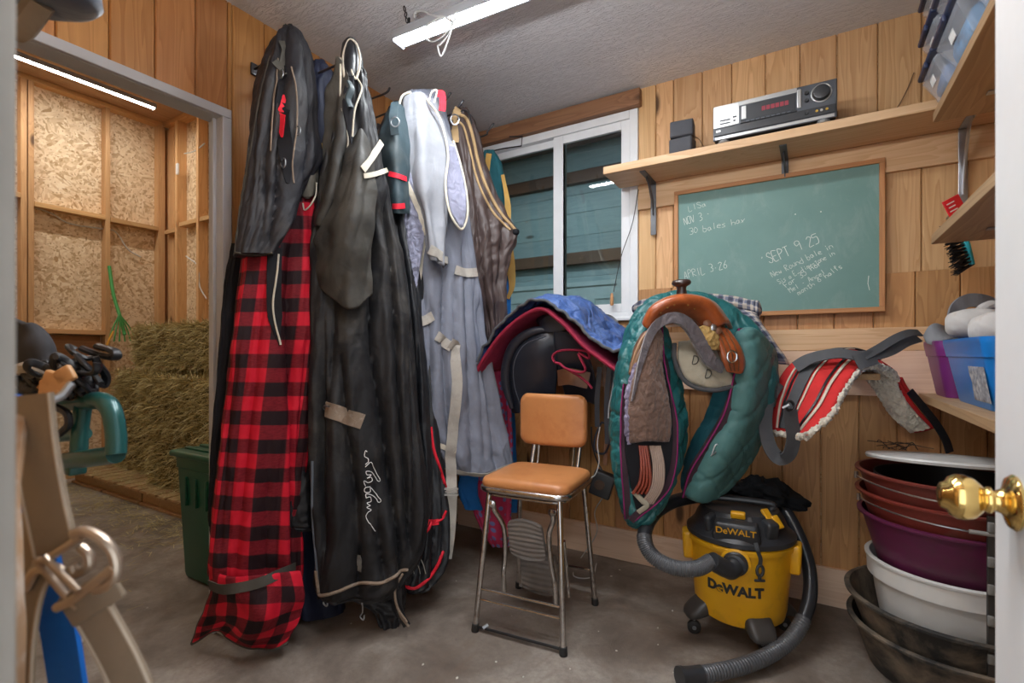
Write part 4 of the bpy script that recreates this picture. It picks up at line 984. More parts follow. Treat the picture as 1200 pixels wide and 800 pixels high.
m = MB(); m.tube(edge(pad, 'left'), .008, 8); m.build('side_piping', BURGD, t)
bl = [(559, 424), (575, 396), (601, 367), (631, 350), (660, 364), (692, 394), (716, 411), (728, 411)]
NB = Y_(bl, ya - .015)
rb = [NB, [V((p.x, 2.05, p.z + .020 + .014 * math.sin(i * 2.1))) for i, p in enumerate(NB)], [V((p.x * .99, 2.2, p.z + .022 + .022 * math.sin(i * 1.7 + 1))) for i, p in enumerate(NB)],
      [V((p.x + .01, 2.36, p.z + .03 + .024 * math.sin(i * 2.3 + 2))) for i, p in enumerate(NB)], [V((-1.02 + (p.x + 1.02) * .97, 2.52, p.z + .0)) for p in NB]]
cov_ = patch(rb, 110, 80, .010, disp=lambda u, v, p: .018 * noise.noise(p * 11) + .016 * abs(noise.noise(p * 17 + V((3, 1, 2)))) + .008 * noise.noise(p * 34) - .004)
t = empty('saddle_cover', V((-1.02, 2.2, 1.05)), 'crumpled royal blue nylon cover lying over the burgundy saddle pad', 'cover')
cov_.build('cover', BLUEN, t, smooth=60)
m = MB(); m.tube(edge(cov_, 'top'), .0065, 7); m.build('edge_binding', CHARC, t)
m = MB(); m.tube(edge(cov_, 'right'), .0065, 7); m.build('edge_binding', CHARC, t)

t = empty('english_saddle', V((-1.02, 2.2, .9)), 'black leather english saddle under the burgundy pad behind the orange-brown chair', 'saddle')
fl = [[PY(655, 388, 2.06), PY(630, 388, 2.05), PY(610, 399, 2.05), PY(599, 415, 2.08)],
      [PY(656, 405, 2.08), PY(630, 408, 2.03), PY(605, 418, 2.03), PY(593, 430, 2.08)],
      [PY(654, 435, 2.12), PY(630, 440, 2.07), PY(604, 445, 2.06), PY(592, 450, 2.10)],
      [PY(650, 475, 2.16), PY(632, 480, 2.13), PY(608, 484, 2.12), PY(600, 484, 2.14)]]
f = patch(fl, 40, 44, .012, disp=lambda u, v, p: .004 * math.sin(v * 5)); f.build('left_flap', BLKLEA, t, smooth=60)
m = MB(); m.tube([PY(x, y, yy) for x, y, yy in ((650, 386, 2.06), (625, 388, 2.03), (604, 402, 2.02), (594, 425, 2.03), (593, 450, 2.05), (600, 478, 2.08))], [.012, .02, .024, .024, .022, .012], 12, smooth=50); m.build('knee_roll', BLKLEA, t)
m = MB(); pp, pn = hits([f.bvh()], [(640, 394), (615, 404), (603, 425), (603, 450), (610, 474)], 40, .003); m.tube(pp, .0022, 6); m.build('piping', fabric('grey_piping', (.12, .13, .16), .5), t)
fr = [[PY(648, 386, 2.04), PY(668, 390, 2.04), PY(684, 402, 2.05)], [PY(650, 410, 2.06), PY(680, 412, 2.08), PY(694, 430, 2.10)], [PY(656, 440, 2.14), PY(682, 440, 2.14), PY(700, 455, 2.16)], [PY(664, 470, 2.2), PY(684, 470, 2.2), PY(700, 475, 2.2)]]
patch(fr, 30, 40, .012).build('right_flap', BLKLEA, t, smooth=60)
m = MB(); prof = []
for k, (y, w_, h) in enumerate(((2.03, .08, .02), (2.1, .13, .035), (2.25, .15, .0), (2.4, .17, .03), (2.5, .12, .06))):
    prof.append([V((-1.0 + math.cos(a) * w_, y, 1.22 + h + math.sin(a) * .04)) for a in [2 * math.pi * j / 24 for j in range(24)]])
m.loft([crom([r_[j] for r_ in prof], 1 + 24)[i] for j in [0] for i in []] or [[crom([r_[j] for r_ in prof], 25)[i] for j in range(24)] for i in range(25)]); m.build('seat', BLKLEA, t, smooth=60)
m = MB()
for px0 in (655,): 
    m.ribbon(crom([PY(654, 443, 2.10), PY(668, 441, 2.08), PY(690, 446, 2.10)], 16), V((0, -1, .1)), .075, .006)
m.build('brown_panel', BRLEA, t, label='brown leather lining')
m = MB(); q = [(650, 424), (648, 417), (656, 411), (672, 410), (688, 412), (690, 420), (678, 414), (686, 432), (680, 436), (664, 432), (656, 426)]
m.tube([PY(x, y, 2.0) for x, y in q], .0055, 7, closed=True, smooth=60, flat=1.6); m.build('stirrup_strap', BURGD, t, label='burgundy strap loop')
m = MB(); m.tube([PY(x, y, 2.02) for x, y in ((664, 432), (678, 440), (688, 448), (694, 455))], .0055, 7, smooth=24, flat=1.6); m.build('strap_end', BURGD, t)

# straps and bits hanging between the saddles
t = empty('bridle', PY(712, 555, 2.2), 'black bridle straps and reins hanging between the blue-covered and the tan saddle', 'bridle')
rn_ = random.Random(8)
for k, (xa, xb2, y0, y1, yy) in enumerate(((703, 700, 430, 500, 2.12), (708, 709, 428, 545, 2.14), (714, 712, 430, 520, 2.10), (719, 714, 425, 500, 2.13), (726, 719, 430, 470, 2.15))):
    m = MB(); pts = crom([PY(xa, y0, yy), PY((xa + xb2) / 2 + rn_.uniform(-3, 3), (y0 + y1) / 2, yy), PY(xb2, y1, yy)], 24)
    m.ribbon(pts, V((.2, -1, 0)), .016 if k % 2 else .022, .005); m.build('strap', BLKLEA if k != 1 else BRLEA, t)
m = MB(); m.tube([PY(x, y, 2.13) for x, y in ((702, 500), (697, 515), (698, 528), (708, 531), (714, 518), (712, 500), (706, 495))], .005, 7, closed=True, smooth=40); m.build('rein_loop', BLKLEA, t)
m = MB(); m.tube([PY(x, y, 2.08) for x, y in ((722, 432), (718, 455), (714, 475), (713, 490))], .005, 7, smooth=24); m.build('steel_bar', STEEL, t)
m = MB(); m.tube([PY(x, y, 2.10) for x, y in ((703, 500), (700, 520), (702, 540), (698, 555), (692, 560))], .0025, 6, smooth=24); m.build('white_cord', WHITECORD, t)
m = MB(); rt = Matrix.Rotation(R(18), 3, 'Y') @ Matrix.Rotation(R(12), 3, 'Z'); c = PY(706, 567, 2.20)
t = empty('radio_box', c, 'small black box hanging tilted by its cord behind the chair', 'device'); m.rbox(c, (.10, .05, .115), .008, rt); m.build('case', BLKP, t)
m = MB(); m.lathe([(0, 0), (.024, 0), (.024, .004), (.019, .004), (.017, .001), (0, .001)], c + rt @ V((-.01, -.0252, .0)), rt @ V((0, -1, 0)), 24); m.build('dial', mat('dark_brown_plastic', (.07, .04, .025), .4), t)
m = MB(); m.tube([c + V((0, 0, .06)), PY(700, 540, 2.2), PY(694, 520, 2.25), PY(693, 500, 2.3)], .004, 7, smooth=24); m.build('cord', BLKP, t)
m = MB(); m.tube([c + rt @ V((.02, 0, -.057)), PY(697, 600, 2.30), PY(699, 625, 2.42), PY(680, 655, 2.50), PZ(672, 674, .004), PZ(693, 676, .004), PZ(699, 660, .03)], .0028, 6, smooth=60); m.build('trailing_wire', WHITECORD, t)

# ---- tartan blanket behind the western saddle
t = empty('plaid_blanket', PY(850, 370, 2.4), 'navy and cream tartan blanket rolled up behind the tan western saddle', 'blanket')
rl = drape([(338, 745, 760, 2.30, 2.30)], d=.01) if False else None
m = MB(); ctr = [PY(742, 362, 2.50), PY(770, 356, 2.46), PY(815, 352, 2.42), PY(850, 355, 2.38), PY(880, 360, 2.34), PY(893, 364, 2.33)]
cs = crom(ctr, 60); rings = []; uvs = []
for i, c in enumerate(cs):
    s_ = i / 59; rr = .044 * (min(1, (s_ * 10 + .25)) ** .5) * (min(1, ((1 - s_) * 14 + .05)) ** .5)
    ring = []; uv = []
    for j in range(37):
        a = 2 * math.pi * j / 36; q = rr * (1 + .16 * noise.noise(V((math.cos(a) * 1.5, math.sin(a) * 1.5, s_ * 9))))
        if j < 36: ring.append(c + V((0, math.cos(a), math.sin(a) * .8)) * q)
        uv.append((j / 36 * .27, s_ * .7))
    rings.append(ring); uvs.append(uv)
m.loft(rings, uvs=uvs); m.build('roll', TARTAN, t, smooth=60)
tl_ = patch([[PY(800, 354, 2.34), PY(840, 358, 2.28), PY(886, 366, 2.27)], [PY(830, 372, 2.28), PY(868, 380, 2.24), PY(893, 378, 2.26)], [PY(862, 392, 2.26), PY(890, 400, 2.22), PY(910, 402, 2.26)], [PY(885, 420, 2.28), PY(905, 425, 2.25), PY(926, 428, 2.30)]], 40, 40, .012, disp=lambda u, v, p: .012 * noise.noise(p * 14) + .008 * math.sin(u * 16))
tl_.build('hanging_end', TARTAN, t, smooth=60)

# ---- teal saddle cover ------------------------------------------------------------------------
t = empty('saddle_cover', P(760, 612, 1.9), 'teal quilted saddle cover with aubergine zips hanging down in two long legs', 'cover')
def quilt(p): 
    a = (p.x + p.y) * 20 + p.z * 27; b = (p.x + p.y) * 20 - p.z * 27
    return -.007 * math.exp(-abs(math.sin(a)) * 6) - .007 * math.exp(-abs(math.sin(b)) * 6)
def quilted(mb):
    ctr_ = sum(mb.v, V((0, 0, 0))) / max(1, len(mb.v))
    for i, p in enumerate(mb.v): 
        n_ = V((p.x - ctr_.x, p.y - ctr_.y, 0)); 
        if n_.length > 1e-6: mb.v[i] = p + n_.normalized() * quilt(p)
    return mb
Lg = quilted(drape([(366, 748, 766, 1.98, 1.98, .7), (385, 737, 780, 1.96, 1.96), (420, 724, 791, 1.93, 1.93), (460, 717, 801, 1.92, 1.92), (500, 714, 806, 1.91, 1.91), (545, 716, 799, 1.90, 1.90), (580, 723, 784, 1.90, 1.90), (604, 730, 768, 1.90, 1.90), (615, 735, 756, 1.90, 1.90, .6)], d=.075, amp=.007, nf=6, seed=101, nu=150, nv=150, crumple=.006, sq=2.2))
Lg.build('left_leg', TEAL, t, smooth=60); LB = [Lg.bvh()]
arch = MB(); cs = crom([P(738, 408, 1.98), P(750, 378, 2.0), P(772, 360, 2.03), P(800, 354, 2.05), P(832, 362, 2.04), P(860, 384, 2.01), P(880, 412, 1.98), P(887, 445, 1.96), P(886, 475, 1.95)], 90)
rr_ = crom([.035, .045, .05, .052, .056, .068, .078, .078, .07], 90); rings = []
for i in range(90):
    tg = (cs[min(89, i + 1)] - cs[max(0, i - 1)]).normalized(); vd_ = (cs[i] - CAM).normalized(); sd = tg.cross(vd_).normalized(); fw = sd.cross(tg).normalized(); ring = []
    for j in range(40):
        a = 2 * math.pi * j / 40; q = 1 + .10 * noise.noise(V((math.cos(a) * 2, math.sin(a) * 2, i * .12)))
        gr = -.010 * math.exp(-abs(math.sin(i * .35 + .6 * math.sin(a))) * 4)
        ring.append(cs[i] + (sd * math.cos(a) + fw * math.sin(a) * .8) * (rr_[i] * q + gr))
    rings.append(ring)
arch.loft(rings); arch.build('arched_top', TEAL, t, smooth=60)
Rg = patch([[P(858, 392, 1.93), P(880, 385, 1.90), P(905, 412, 2.02)], [P(858, 440, 1.92), P(878, 440, 1.86), P(905, 450, 2.02)], [P(851, 480, 1.92), P(870, 485, 1.86), P(898, 490, 2.0)], [P(829, 520, 1.93), P(850, 525, 1.86), P(884, 530, 1.98)], [P(808, 555, 1.95), P(830, 560, 1.88), P(862, 560, 1.96)], [P(803, 578, 1.96), P(815, 585, 1.92), P(836, 583, 1.94)]], 50, 90, .05, disp=lambda u, v, p: quilt(p) + .01 * noise.noise(p * 8) + .012 * math.sin(math.pi * u))
Rg.build('right_leg', TEALG, t, smooth=60)
Ri = patch([[P(838, 455, 2.0), P(850, 450, 1.96), P(862, 455, 1.93)], [P(826, 490, 2.02), P(838, 490, 1.97), P(852, 490, 1.93)], [P(808, 525, 2.03), P(820, 525, 1.98), P(834, 522, 1.94)], [P(800, 555, 2.02), P(806, 556, 1.98), P(813, 556, 1.95)], [P(801, 576, 1.99), P(803, 576, 1.98), P(806, 578, 1.97)]], 30, 60, .03, disp=lambda u, v, p: quilt(p) * .8 + .006 * noise.noise(p * 9))
Ri.build('inner_leg', TEALD, t, smooth=60)
RB = [Rg.bvh()]
zp = crom([P(866, 385, 1.90), P(869, 410, 1.875), P(866, 440, 1.87), P(858, 480, 1.86), P(838, 518, 1.865), P(817, 552, 1.89), P(808, 582, 1.925)], 60)
m = MB(); m.ribbon(zp, V((SA, -CA, 0)), [.012 + .045 * sm(0, .5, k / 59) for k in range(60)], .02); m.build('zip_tape', ZIPP, t)
def offs_line(c, px, r, mt, nm):
    m = MB(); m.tube([q + V((CA, SA, 0)) * dx + V((SA, -CA, 0)) * .012 for q, dx in zip(c, px)], r, 6); m.build(nm, mt, t)
offs_line(zp, [.006 + .024 * sm(0, .5, k / 59) for k in range(60)], .003, MAG, 'piping'); offs_line(zp, [-.006 - .024 * sm(0, .5, k / 59) for k in range(60)], .003, MAG, 'piping')
m = MB(); m.tube([P(x, y, 1.835) for x, y in ((834, 533), (838, 522), (841, 521), (839, 529), (833, 534))], .0025, 6, smooth=20); m.build('zip_pull', STEEL, t)
# left leg opening
op = [(760, 390), (768, 430), (762, 470), (760, 520), (758, 560), (748, 596)]
pp, pn = hits(LB, op, 50, .002)
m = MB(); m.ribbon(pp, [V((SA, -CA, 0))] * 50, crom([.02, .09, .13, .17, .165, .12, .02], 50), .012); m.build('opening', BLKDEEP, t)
zl, _ = hits(LB, [(757, 384), (744, 420), (734, 455), (731, 500), (732, 550), (737, 606)], 60, .004); zr, _ = hits(LB, [(770, 384), (773, 425), (782, 465), (788, 500), (786, 545), (774, 578), (740, 608)], 60, .006)
m = MB(); m.ribbon(zl[22:], [V((SA, -CA, 0))] * 38, .024, .010); m.ribbon(zr, [V((SA, -CA, 0))] * 60, .026, .012)
m.build('zip_tape', ZIPP, t)
m = MB(); m.tube([q + V((CA, SA, 0)) * .014 + V((SA, -CA, 0)) * .008 for q in zr], .0028, 6); m.build('piping', MAG, t)
m = MB(); m.tube([q - V((CA, SA, 0)) * .013 + V((SA, -CA, 0)) * .008 for q in zl[22:]], .0028, 6); m.build('piping', MAG, t)

# fleece and felt of the western saddle pad --------------------------------------------------
t = empty('western_saddle_pad', P(765, 520, 1.86), 'brown fleece and grey felt pad hanging out of the teal cover below the tan saddle', 'saddle pad')
fz = patch([[P(758, 392, 1.84), P(768, 378, 1.82), P(775, 392, 1.84)], [P(748, 420, 1.83), P(760, 420, 1.81), P(775, 425, 1.84)], [P(737, 460, 1.82), P(758, 460, 1.79), P(782, 462, 1.83)], [P(735, 495, 1.82), P(758, 498, 1.79), P(786, 495, 1.83)], [P(737, 520, 1.83), P(758, 517, 1.80), P(784, 518, 1.83)]], 44, 80, .022, disp=lambda u, v, p: .006 * noise.noise(p * 9) + .003 * noise.noise(p * 90))
fz.build('fleece', BFLEECE, t, smooth=60)
m = MB(); e_ = edge(fz, 'left'); m.tube([q + V((noise.noise(q * 60) * .005, 0, 0)) for q in e_[14:]], [.011 + .004 * noise.noise(q * 70) for q in e_[14:]], 9); m.build('wool_edge', LILAC, t)
m = MB(); m.ribbon(crom([P(740, 470, 1.80), P(752, 420, 1.80), P(764, 388, 1.80), P(780, 374, 1.79), P(797, 374, 1.79), (P(811, 386, 1.80)), P(822, 405, 1.81), P(832, 422, 1.82), P(846, 432, 1.84)], 70), [V((SA * .9, -CA * .9, .1))] * 70, crom([.004, .02, .03, .036, .04, .042, .045, .045, .035], 70), .022); m.build('felt_band', GFELT, t)
cq = patch([[P(795, 400, 1.90), P(815, 398, 1.90), P(835, 402, 1.90)], [P(794, 420, 1.88), P(820, 424, 1.86), P(848, 428, 1.87)], [P(800, 440, 1.88), P(828, 446, 1.85), P(858, 440, 1.87)], [P(812, 451, 1.88), P(835, 455, 1.86), P(858, 452, 1.87)]], 40, 34, .016, disp=lambda u, v, p: -.006 * math.exp(-abs(math.sin(p.x * 22 + p.z * 16)) * 7))
cq.build('cream_quilt', CREAMQ, t, smooth=60)
m = MB(); m.tube([P(x, y, tt) for x, y, tt in ((790, 402, 1.875), (791, 422, 1.865), (800, 443, 1.86), (816, 454, 1.855), (838, 457, 1.85), (858, 453, 1.86))], .009, 8, smooth=50); m.build('black_binding', CHARC, t)
CQ = [cq.bvh()]
m = MB()
for dx, dy in ((813, 422), (828, 438)):
    h = hits(CQ, [(dx, dy - 5), (dx, dy + 5)], 2, .003)[0]; m.tube(hits(CQ, [(dx, dy - 5), (dx - 1, dy), (dx - 2, dy + 5), (dx + 3, dy + 4), (dx + 5, dy), (dx + 4, dy - 4), (dx, dy - 5)], 24, .003)[0], .0018, 5)
m.build('letter_pattern', mat('dark_print', (.06, .055, .05), .8), t)

# ---- stuff stored in the left leg ---------------------------------------------------------
t = empty('cinch', P(758, 590, 1.86), 'reddish leather strap and cream string cinch tucked in the open leg of the teal cover', 'cinch')
for k in range(4):
    m = MB(); m.tube([P(750 + k * 2.5, 522, 1.815), P(752 + k * 3, 545, 1.80), P(750 + k * 4, 565, 1.80), P(742 + k * 5, 578, 1.81)], .006, 7, smooth=24, flat=1.8); m.build('leather_strap', mat('red_brown_leather', (.27, .05, .025), .35), t)
for k in range(6):
    m = MB(); m.tube([P(762 + k * 2.2, 522, 1.82), P(766 + k * 2.3, 545, 1.80), P(764 + k * 2.4, 570, 1.80), P(752 + k * 2.5, 590, 1.815)], .0045, 6, smooth=24); m.build('cord', mat('dusty_cord', (.36, .27, .22), .9), t)
m = MB(); m.tube([P(742, 575, 1.82), P(752, 586, 1.81), P(758, 592, 1.81), P(748, 600, 1.82)], .01, 8, smooth=20, flat=.6); m.build('webbing', CREAMQ, t)

# ---- western saddle -----------------------------------------------------------------------
t = empty('western_saddle', P(805, 390, 1.9), 'tan leather western saddle with dark horn on top of the teal cover', 'saddle')
T1 = 1.83
fork = patch([[P(768, 390, 1.88), P(779, 376, 1.87), P(799, 369, 1.86), P(816, 376, 1.87), P(828, 392, 1.88)],
              [P(757, 384, 1.83), P(769, 364, 1.80), P(797, 353, 1.79), P(826, 358, 1.80), P(842, 382, 1.82)],
              [P(755, 380, 1.85), P(768, 359, 1.83), P(798, 348, 1.82), P(832, 355, 1.83), P(852, 380, 1.84)],
              [P(760, 376, 1.91), P(774, 358, 1.90), P(800, 350, 1.90), P(836, 357, 1.90), P(858, 386, 1.90)]], 70, 40, .018, disp=lambda u, v, p: .004 * math.sin(math.pi * v))
fork.build('fork', COGNAC, t, smooth=60); FB = [fork.bvh()]
m = MB(); m.tube(edge(fork, 'top'), .0045, 7); m.build('fork_welt', mat('pale_leather_edge', (.45, .28, .20), .5), t)
hb = P(799, 348, 1.85)
m = MB(); m.lathe([(.032, -.018), (.026, .0), (.019, .014), (.0165, .028), (.018, .038), (.028, .043), (.034, .048), (.035, .054), (.031, .061), (.018, .065), (0, .066)], hb, V((0, -.12, 1)), 32, sy=.9); m.build('horn', mat('dark_horn_leather', (.035, .016, .013), .3, var=.3, coat=.4), t, smooth=50)
for k, (px, py) in enumerate(((782, 360), (790, 357), (806, 357), (814, 361), (774, 366))):
    c, nn = hits(FB, [(px, py), (px, py + 1)], 2, .002); m = MB(); m.lathe([(.0035, 0), (.003, .0015), (0, .0025)], c[0], nn[0], 10); m.build('stud', mat('brass_stud', (.5, .33, .12), .3, metal=1), t)
seat = patch([[P(760, 372, 1.95), P(800, 362, 1.95), P(850, 380, 1.94)], [P(768, 380, 2.05), P(805, 378, 2.06), P(850, 384, 2.05)], [P(772, 378, 2.14), P(806, 376, 2.16), P(846, 380, 2.14)], [P(778, 352, 2.22), P(812, 345, 2.26), P(846, 352, 2.22)]], 40, 40, .02); seat.build('seat', COGNAC, t, smooth=60)
sk = patch([[P(828, 384, 1.84), P(843, 382, 1.84), P(856, 392, 1.86)], [P(840, 400, 1.82), P(855, 402, 1.81), P(868, 408, 1.84)], [P(846, 420, 1.82), P(860, 422, 1.80), P(873, 424, 1.84)], [P(852, 434, 1.83), P(862, 438, 1.82), P(870, 436, 1.84)]], 30, 40, .014, disp=lambda u, v, p: .005 * math.sin(u * 9 + 1)); sk.build('right_skirt', COGNAC, t, smooth=60)
SKB = [sk.bvh()]
for k in range(3):
    m = MB(); m.tube(hits(SKB, [(838 + k * 6, 386), (848 + k * 6, 404), (853 + k * 6, 422), (857 + k * 4, 434)], 24, .003)[0], .0025, 6); m.build('stitch_line', BRLEA, t)
m = MB(); c = P(857, 418, 1.78); m.tube([c + V((CA * x, SA * x, z)) for x, z in ((-.012, .012), (.003, .022), (.018, .010), (.016, -.012), (0, -.020), (-.013, -.008))], .0035, 8, closed=True, smooth=36); m.build('d_ring', CHROME, t)
gf = patch([[P(816, 384, 1.83), P(826, 381, 1.82), P(836, 384, 1.83)], [P(820, 396, 1.82), P(832, 395, 1.80), P(842, 396, 1.82)], [P(828, 410, 1.83), P(838, 410, 1.82), P(846, 410, 1.83)]], 26, 26, .02, disp=lambda u, v, p: .005 * noise.noise(p * 90)); gf.build('sheepskin', GOLDF, t)
for k in range(3):
    m = MB(); c = P(829 + k * 6, 379 + k * 4, 1.81); m.lathe([(0, -.003), (.014, -.003), (.015, 0), (.011, .003), (.004, .005), (0, .005)], c, V((.3, -.9, .35)), 18); m.build('concho', STEEL if k % 2 else BRLEA, t)
lf = patch([[P(763, 384, 1.86), P(757, 388, 1.86), P(752, 392, 1.9)], [P(756, 395, 1.85), P(749, 402, 1.85), P(743, 410, 1.9)], [P(749, 412, 1.85), P(743, 420, 1.85), P(739, 428, 1.9)], [P(743, 432, 1.86), P(739, 440, 1.86), P(737, 438, 1.9)]], 20, 30, .014); lf.build('left_skirt', BRLEA, t, smooth=60)
for k in range(2):
    m = MB(); m.tube([P(768 - k * 5, 384, 1.83), P(756 - k * 5, 400, 1.82), P(747 - k * 4, 420, 1.82), P(741 - k * 2, 436, 1.83)], .006, 7, smooth=24, flat=.6); m.build('strap_edge', mat('tan_strap_leather', (.42, .25, .14), .5), t)

# ================================================================== RED BAREBACK PAD
t = empty('bareback_pad', P(1000, 510, 1.85), 'red bareback pad with cream fleece lining slung over the rack arm beside the chalkboard', 'saddle pad')
G_ = [[(903, 505, 1.95), (925, 508, 1.85), (945, 510, 1.74)], [(907, 465, 1.97), (938, 470, 1.86), (974, 484, 1.76)], [(918, 436, 2.0), (955, 436, 1.9), (990, 454, 1.80)], [(945, 417, 2.05), (982, 413, 1.96), (1014, 427, 1.86)],
      [(985, 418, 2.09), (1015, 416, 2.02), (1046, 434, 1.92)], [(1022, 446, 2.06), (1040, 448, 2.0), (1061, 458, 1.96)], [(1046, 482, 2.03), (1060, 480, 1.99), (1077, 480, 1.97)], [(1072, 507, 2.02), (1084, 505, 1.99), (1096, 501, 1.97)]]
rp = patch([[P(*q) for q in r_] for r_ in G_], 60, 120, .014, disp=lambda u, v, p: .004 * noise.noise(p * 14))
rp.build('felt_shell', REDP, t, smooth=60)
# fleece underside: follows the inner side of the shell
CEN = P(1000, 500, 1.95)
ins = patch([[P(*q) + (CEN - P(*q)).normalized() * .020 for q in r_] for r_ in G_], 90, 200, .022, disp=lambda u, v, p: .006 * noise.noise(p * 110) + .003 * noise.noise(p * 40))
ins.build('fleece_lining', SHEEP, t, smooth=80)
def colu(u):
    j = int(u * 59); ps = [(rp.v[i * 60 + j] + rp.v[7200 + i * 60 + j]) / 2 for i in range(120)]
    ns = [rp.N[i][j] if rp.N[i][j].dot(ps[i] - CEN) > 0 else -rp.N[i][j] for i in range(120)]
    return [p + n * .008 for p, n in zip(ps, ns)], ns
for u, w_, mt, a_, b_, nm in ((.42, .045, CHARC, 2, 70, 'girth_strap'), (.22, .007, CREAM, 2, 66, 'piping'), (.28, .007, BLKSH, 2, 66, 'piping'), (.76, .007, BLKSH, 2, 66, 'piping'), (.82, .009, CREAM, 2, 66, 'piping'), (.55, .006, CREAM, 2, 60, 'piping')):
    p_, n_ = colu(u); m = MB(); m.ribbon([p + n * .003 for p, n in zip(p_[a_:b_], n_[a_:b_])], n_[a_:b_], w_, .004); m.build(nm, mt, t)
def lumpy(pts, r): 
    m = MB(); m.tube(pts, [r * (1 + .45 * noise.noise(q * 95)) for q in pts], 10); 
    m.v = [p + V((noise.noise(p * 130), noise.noise(p * 130 + V((5, 0, 0))), noise.noise(p * 130 + V((0, 5, 0))))) * .006 for p in m.v]; return m
e_ = edge(rp, 'right'); e_ = crom(e_, 300)
lumpy([q + (CEN - q).normalized() * .008 for q in e_[:190]], .012).build('fleece_edge', SHEEP, t, smooth=80)
e2 = crom(edge(rp, 'top'), 120); lumpy([q - V((0, 0, .004)) for q in e2], .012).build('fleece_edge', SHEEP, t, smooth=80)
m = MB(); m.tube([q + V((.006, 0, .004)) for q in e_[190:]], .006, 7); m.build('red_edge', REDP, t)
# webbing over the ridge
def web(name, pts, w_, nrm=V((0, -.55, .8)), mt=CHARC, n=40, th=.005):
    m = MB(); m.ribbon(crom([P(*q) for q in pts], n), nrm, w_, th); return m.build(name, mt, t)
web('webbing', [(932, 430, 1.93), (950, 420, 1.90), (980, 414, 1.86), (1012, 417, 1.83), (1040, 411, 1.84), (1060, 400, 1.87), (1075, 395, 1.9)], .045, V((SA * .8, -CA * .8, .6)))
web('webbing', [(1078, 390, 1.90), (1066, 390, 1.87), (1050, 396, 1.85), (1030, 408, 1.83), (1012, 418, 1.82)], .03, V((SA * .8, -CA * .8, .6)))
web('webbing', [(1003, 425, 1.82), (1012, 422, 1.815), (1026, 418, 1.82)], .055, V((SA, -CA, .3)), CHARC)
web('hanging_girth', [(912, 448, 1.93), (900, 470, 1.90), (897, 500, 1.88), (903, 525, 1.86), (914, 537, 1.84), (925, 532, 1.81), (930, 512, 1.79), (927, 492, 1.78), (926, 480, 1.78)], .05, V((SA, -CA, 0)), n=60)
web('black_strap', [(1066, 458, 1.90), (1080, 475, 1.89), (1096, 495, 1.88), (1108, 515, 1.87), (1113, 530, 1.87)], .03, V((SA, -CA, .3)), BLKSH)
m = MB(); c = P(925, 475, 1.76); m.tube([c + V((CA * .014 * math.cos(a), SA * .014 * math.cos(a), .016 * math.sin(a))) for a in [math.pi * k / 8 for k in range(16)]], .005, 8, closed=True); m.build('ring', BLKM, t)
m = MB(); m.tube([P(917, 478, 1.76), P(921, 476, 1.755), P(925, 474, 1.75)], .005, 7); m.build('ring_tab', STEEL, t)
# ================================================================== STEP STOOL CHAIR
VIN = mat('caramel_vinyl', (.52, .215, .075), .38, var=.10, vs=5, dirt=(.42, .15, .05), dscale=6, bump=.05, bs=300, spec=.5)
RUB = mat('black_rubber', (.02, .02, .02), .6)
RIB = NT('ribbed_grey_rubber'); _o = RIB.co()
RIB.color(RIB.ramp(RIB.noise(_o, 12, 5), [(.3, (.16, .14, .13)), (.7, (.24, .22, .20))])); RIB.set(Roughness=.55); RIB = RIB.m
ang = R(5.5); RZ = Matrix.Rotation(ang, 3, 'Z'); SC_ = V((-.985, 1.845, 0))
def L(x, y, z): return SC_ + RZ @ V((x, y, z))
t = empty('step_stool_chair', SC_, 'retro chrome step stool chair with caramel brown vinyl seat and back', 'chair')
fw, fd, tw, td, sz = .185, .205, .150, .150, .545
for sx in (-1, 1):
    for sy in (-1, 1):
        dy = 0
        m = MB(); a = L(sx * fw, sy * fd, .012); b = L(sx * tw, sy * td, sz); m.tube([a, a.lerp(b, .5), b], .0115, 14); lg = m.build('leg', CHROME, t)
        d = (b - a).normalized(); m = MB(); m.lathe([(0, -.012), (.014, -.012), (.0155, -.008), (.0145, .018), (.0115, .02)], a, d, 18); m.build('rubber_foot', RUB, lg)
# seat
m = MB(); rot = RZ; c = L(0, -.005, .582)
rings = []
def sq(c, hx, hy, r, z, n=8):
    pts = []
    for qx, qy, a0 in ((1, 1, 0), (-1, 1, 90), (-1, -1, 180), (1, -1, 270)):
        for j in range(n + 1):
            a = R(a0 + 90 * j / n); pts.append(c + RZ @ V((qx * (hx - r) + math.cos(a) * r, qy * (hy - r) + math.sin(a) * r, z)))
    return pts
for k, z in ((.0, -.02), (.003, -.024)): pass
prof = [(.97, -.018), (1.0, -.010), (1.01, .0), (1.0, .012), (.97, .021), (.88, .028), (.7, .031), (.4, .032), (.15, .032)]
m.loft([sq(c, .185 * k, .175 * k, .05 * k, z) for k, z in prof]); m.build('seat', VIN, t, smooth=60)
m = MB(); m.tube([q for q in sq(L(0, -.005, .562), .186, .176, .055, 0, 6)], .012, 12, closed=True, flat=.8); m.build('seat_rail', CHROME, t)
m = MB(); m.tube([q for q in sq(L(0, -.005, .540), .166, .160, .05, 0, 6)], .007, 10, closed=True); m.build('lower_rail', CHROME, t)
# backrest : slightly curved pad
def bk(u, v): return L((u - .5) * .325 - .012, .195 - .022 * (1 - (2 * u - 1) ** 2) + .02 * v * 0 + .012, .685 + v * .235)
ctrl = [[bk(u / 4, 1 - v / 4) for u in range(5)] for v in range(5)]
bp = patch(ctrl, 50, 40, .034)
